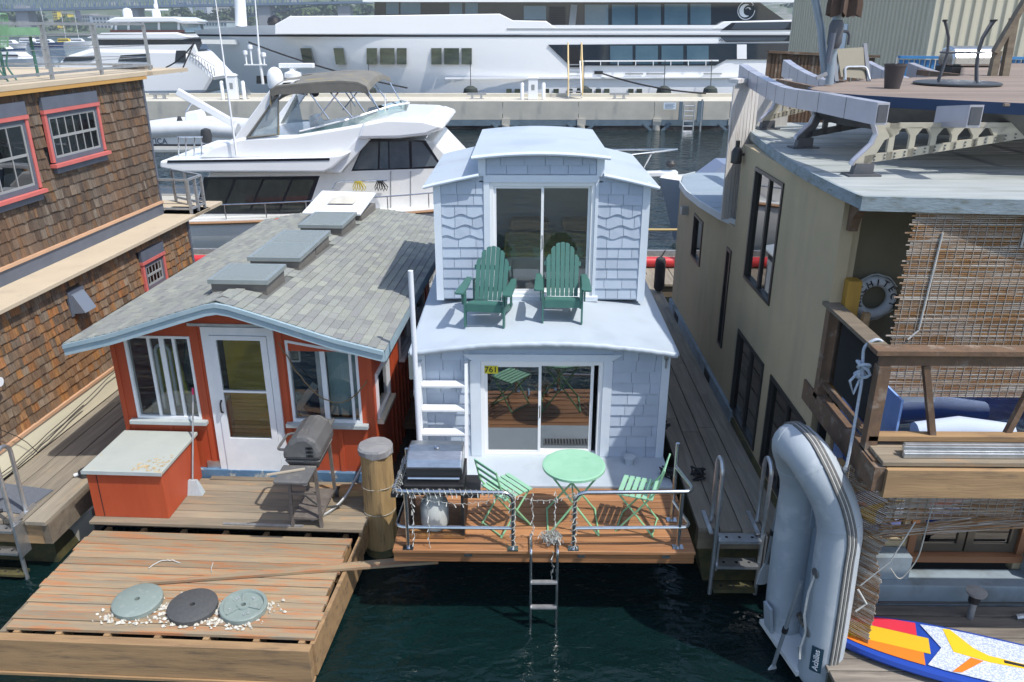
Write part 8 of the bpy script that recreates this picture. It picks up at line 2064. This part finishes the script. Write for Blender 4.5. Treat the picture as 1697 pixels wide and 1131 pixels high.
# maker's patch on the tube, facing the camera side
pt_ = DP(.40, -.02, 0); fdir = (Vector((0, 0, 3.2)) + Vector((0, 0, 0)) - Vector((pt_.x, pt_.y, 0))).normalized()
fdir = (Nv * .75 - Bv * .66).normalized(); side = Lv.cross(fdir).normalized()
def patch(w, h, off, mat, nm):
    q = MB(); c = pt_ + fdir * (rad[8] + off); rowsP = []
    for j in (-1, 1): rowsP.append([c + side * (w * u) + Lv * (h * j) - fdir * (.5 * (w * u) ** 2 / rad[8]) for u in (-1, -.5, 0, .5, 1)])
    q.grid(rowsP); return q.build(nm, mat, dg)
patch(.055, .14, .004, mt('dark_teal_patch', (.02, .06, .09), rough=.5), 'maker_patch')
tx = text('Achilles', .075, M['gel'], None, (0, 0, 0)); tx.parent = dg
Mr = Matrix((Lv, fdir.cross(Lv), fdir)).transposed().to_4x4(); Mr.translation = pt_ + fdir * (rad[8] + .007) - Vector(WORLD[dg.name]); tx.matrix_local = Mr
# oars
M['oar'] = mt('grey_oar', (.33, .36, .38), (.27, .30, .32), sc=6, rough=.45, metal=.4)
for (pa, pb_, lab) in [(DP(1.10, .10, .25), DP(-.28, .30, .34), 'grey oar hanging from the dinghy with its blade at the water'), (DP(1.55, .98, .02), DP(.30, 1.08, .06), 'grey oar hanging between the dinghy and the boarding ladder')]:
    d = (pb_ - pa).normalized(); oa = empty('oar', pb_, lab, 'oar', 'oars of the dinghy', world=True)
    b = MB(); b.tube([pa, pb_ - d * .28], .02, 8); b.build('shaft', M['oar'], oa, smooth=True)
    s = Vector((1, .25, 0)).normalized(); q = [pb_ - d * .28 - s * .022, pb_ - d * .28 + s * .022, pb_ - d * .2 + s * .055, pb_ - d * .02 + s * .07, pb_ + s * .03, pb_ - s * .03, pb_ - d * .02 - s * .07, pb_ - d * .2 - s * .055]
    nn = d.cross(s).normalized() * .008; b = MB(); n = len(q); b.add([v - nn for v in q] + [v + nn for v in q], [tuple(range(n)), tuple(range(2 * n - 1, n - 1, -1))] + [(i, (i + 1) % n, n + (i + 1) % n, n + i) for i in range(n)]); b.build('blade', mt('pale_blade', (.50, .53, .55), rough=.5), oa)
    b = MB(); b.tube([pa.lerp(pb_, .45) - d * .03, pa.lerp(pb_, .45) + d * .03], .03, 8); b.build('oar_collar', M['black'], oa)
# aluminium ladder at the boardwalk end
l2 = empty('boarding_ladder', (2.38, 7.36, .85), 'aluminium boarding ladder with tall hooped rails at the boardwalk end', 'ladder')
for s in (-.26, .25):
    b = MB(); b.tube([(s, -.03, -.78), (s, -.03, .76)] + arc((s, .09, .76), .12, 180, 0, 8, 'x') + [(s, .21, .02)], .024, 8); b.build('handrail', M['alu'], l2, smooth=True)
    b = MB(); b.box(s - .07, s - .025, -.02, .42, .004, .02); b.build('mount_plate', M['alu'], l2)
    b = MB(); b.box(s + .027, s + .045, -.06, .10, -.45, .0); b.build('side_plate', M['alu'], l2)
for z, m in ((-.03, 'alu'), (-.36, 'alu'), (-.68, 'alga')):
    b = MB(); b.box(-.236, .226, -.10, .06, z - .035, z); t = b.build('step', M[m], l2)
    for k in range(3): q = MB(); q.lathe([(.018, z + .0005), (.018, z + .002)], (-.14 + k * .14, -.02, 0), 10); q.build('hole', M['dark'], t)
# coil of hose on the wall behind, fenders by the far dock
hc = empty('hose_coil', (2.88, 7.38, 1.35), 'white hose coil hung on the corner beside the dinghy', 'hose')
b = MB(); b.tube([(0.02 * (a % 3), .11 * math.cos(a * .5), .15 * math.sin(a * .5)) for a in range(40)], .012, 6); b.build('coil', M['rope_white'], hc, smooth=True)
fd = empty('boat_fender', (2.84, 15.9, 1.2), 'dark green fender standing at the rear corner of the tan building', 'fender')
b = MB(); b.lathe([(.02, .42), (.09, .38), (.11, .3), (.11, -.25), (.06, -.32)], n=16); b.build('body', M['rubber'], fd, smooth=True)
b = MB(); b.tube([(0, 0, .4), (.08, .0, .55)], .012, 6); b.build('line', M['rope_black'], fd)
# bracket and pole by the hull
pbk = empty('pole_bracket', (4.55, 6.55, .43), 'grey pole bracket with black clamp beside the pale hull', 'bracket')
b = MB(); b.tube([(0, 0, 0), (0, 0, .30)], .035, 10); b.build('post', M['galv'], pbk, smooth=True)
b = MB(); b.lathe([(.055, .20), (.055, .27)], n=12); b.build('clamp', M['black'], pbk); b = MB(); b.lathe([(.09, .30), (.10, .33), (.05, .335)], n=14); b.build('tray', M['galv'], pbk)
b = MB(); b.tube([(.45, -.02, .03), (1.4, -.02, .22)], .028, 8); b.build('pole', M['alu'], pbk); b = MB(); b.tube([(-.95, 0, .18), (.9, 0, .19)], .012, 6); b.build('rod', M['black'], pbk)
# ---------------- roof terrace things
ZT = ZD + .001
pz = at(1478, 147, Z=ZT); pot = empty('plant_pot', pz, 'empty dark brown plant pot on the roof terrace', 'pot')
b = MB(); b.lathe([(.085, 0), (.12, .25), (.125, .25), (.125, .275), (.11, .275), (.09, .05)], n=20, caps=False); b.build('pot', mt('dark_brown_pot', (.055, .045, .045), rough=.6), pot, smooth=True)
b = MB(); b.tube([(0, 0, .1), (0, 0, .35)], .007, 5); b.build('stick', M['old_white'], pot)
tz = at(1585, 141, Z=ZT); ut = empty('upturned_table', tz, 'upturned round table with four curved metal legs on the roof terrace', 'table')
b = MB(); b.lathe([(.47, .0), (.50, .012), (.50, .03), (.46, .04), (0, .04)], n=36); b.build('table_top', mt('charcoal_table', (.045, .05, .055), rough=.45), ut, smooth=True)
b = MB(); b.tube([(.25 * math.cos(a * .314), .25 * math.sin(a * .314), .38) for a in range(20)], .011, 6, closed=True); b.build('leg_ring', M['rib_dark'], ut, smooth=True)
for a in (20, 110, 200, 290):
    ca_, sa_ = math.cos(R(a)), math.sin(R(a)); b = MB(); b.tube([(rr_ * ca_, rr_ * sa_, zz) for rr_, zz in ((.30, .04), (.26, .2), (.235, .38), (.26, .55), (.33, .68), (.37, .74))], .014, 8); b.build('leg', M['rib_dark'], ut, smooth=True)
    b = MB(); b.tube([(.37 * ca_, .37 * sa_, .735), (.37 * ca_, .37 * sa_, .755)], .026, 8); b.build('leg_foot', M['black'], ut)
uz_ = 9.9
um = empty('folded_umbrella', (at(1372, 140, Y=10.3).x, 10.3, ZT), 'closed brown patio umbrella on a grey side post', 'umbrella', world=True)
pB_, pT_ = at(1374, 140, Y=10.3), at(1388, 20, Y=10.3)
b = MB(); b.tube([pB_, pT_], .05, 10); b.build('pole', mt('grey_blue_pole', (.30, .36, .42), rough=.4, metal=.3), um, smooth=True)
pA2, pB2 = at(1367, 122, Y=10.4), at(1345, -30, Y=10.4)
b = MB(); b.tube([pA2, pA2.lerp(pB2, .5) + Vector((.03, 0, 0)), pB2], .045, 10); b.build('side_mast', bpy.data.materials['grey_blue_pole'], um, smooth=True)
b = MB(); b.tube([at(1372, 105, Y=10.2), at(1381, 55, Y=10.2)], .04, 8); b.build('strut', M['slate_paint'], um)
b = MB(); c = at(1384, 60, Y=10.25); b.lathe([(.06, -.14), (.085, -.08), (.085, .12), (.06, .18)], c, 12); b.build('crank_housing', M['rib_dark'], um, smooth=True)
b = MB(); b.tube(rounded([c + Vector((.06, 0, .06)), c + Vector((.17, 0, .04)), c + Vector((.17, 0, -.1))], .05), .018, 6); b.build('crank', M['rib_dark'], um)
b = MB(); b.bar(at(1353, 130, Y=10.2), at(1370, 122, Y=10.2), .05, .04); b.build('foot_lever', M['galv'], um)
cv = MB(); cc = at(1397, 30, Y=10.25); rows = []
for j, (zz, r0) in enumerate([(0, .20), (.15, .20), (.4, .16), (.9, .09), (1.6, .05)]):
    rows.append([(cc.x + (r0 * (.55 + .45 * (k % 2))) * math.cos(k * .3927), cc.y + (r0 * (.55 + .45 * (k % 2))) * math.sin(k * .3927), cc.z + zz + (.03 * (k % 3) if j == 0 else 0)) for k in range(17)])
cv.grid(rows); cv.build('canopy', mt('faded_brown_canvas', (.115, .075, .055), (.085, .055, .042), sc=5, rough=.95), um, smooth=False)
fc = at(1418, 134, Y=11.2); ch = empty('folding_chair', (fc.x, 11.2, ZT), 'tan mesh garden chair tilted on the roof terrace beside the umbrella', 'chair', rz=15)
b = MB(); b.hexa([(-.23, .0, .06), (.20, .0, .02), (.20, .02, .02), (-.23, .02, .06)], [(-.20, .22, .40), (.22, .22, .42), (.22, .24, .42), (-.20, .24, .40)]); b.build('sling', mt('tan_mesh', (.22, .20, .155), rough=.8), ch)
for s in (-.25, .24): b = MB(); b.bar((s - .06, -.03, .0), (s, .25, .46), .05, .03); b.build('side_frame', M['slate_paint'], ch)
b = MB(); b.tube(rounded([(-.18, -.03, .02), (-.16, .05, .18), (.17, .05, .18), (.19, -.03, .02)], .06), .016, 8); b.build('arm_bar', M['alu'], ch, smooth=True)
# stair rail and covered grill at the far side of the terrace
s0, s1 = at(1648, 88, Y=12.5), at(1690, 17, Y=12.5)
sr = empty('stair_rail', (s0.x, 12.5, ZT), 'weathered timber stair handrail rising at the top right', 'handrail', world=True)
b = MB(); b.bar(s0, s1 + (s1 - s0) * .3, .12, .07); b.build('handrail', M['beam_grey'], sr)
for px in (1651, 1672): q = at(px, 100, Y=12.5); t = at(px + 10, 30, Y=12.5) if px > 1660 else at(px + 3, 85, Y=12.5); b = MB(); b.bar(Vector((q.x, 12.52, 5.0)), Vector((t.x, 12.52, t.z)), .10, .10); b.build('post', M['beam_grey'], sr)
g = at(1607, 90, Y=15.5); cg = empty('covered_grill', (g.x, 15.5, g.z - .2), 'silver domed grill hood showing above the blue railing', 'grill')
b = MB(); b.prism([(-.3, 0), (-.3, .15), (-.2, .30), (0, .34), (.2, .30), (.3, .15), (.3, 0)], 'x', -.42, .42); b.build('hood', M['steel'], cg, bevel=.04)
b = MB(); b.box(-.42, .42, -.3, .3, -.9, -.005); b.build('cabinet', M['black'], cg)
# ---------------------------------------------------------------- thin summer haze over the lake
def haze_box():
    m = bpy.data.materials.new('thin_haze'); m.use_nodes = True
    N, L = m.node_tree.nodes, m.node_tree.links
    N.remove(N['Principled BSDF'])
    v = N.new('ShaderNodeVolumePrincipled'); v.inputs['Color'].default_value = (.80, .88, 1.0, 1); v.inputs['Density'].default_value = .0004; v.inputs['Anisotropy'].default_value = .2
    L.new(v.outputs[0], N['Material Output'].inputs['Volume'])
    b = MB(); b.box(-2600, 2600, -70, 3600, -2, 140)
    o = b.build('haze', m); tag(o, kind='stuff'); return o
haze_box()
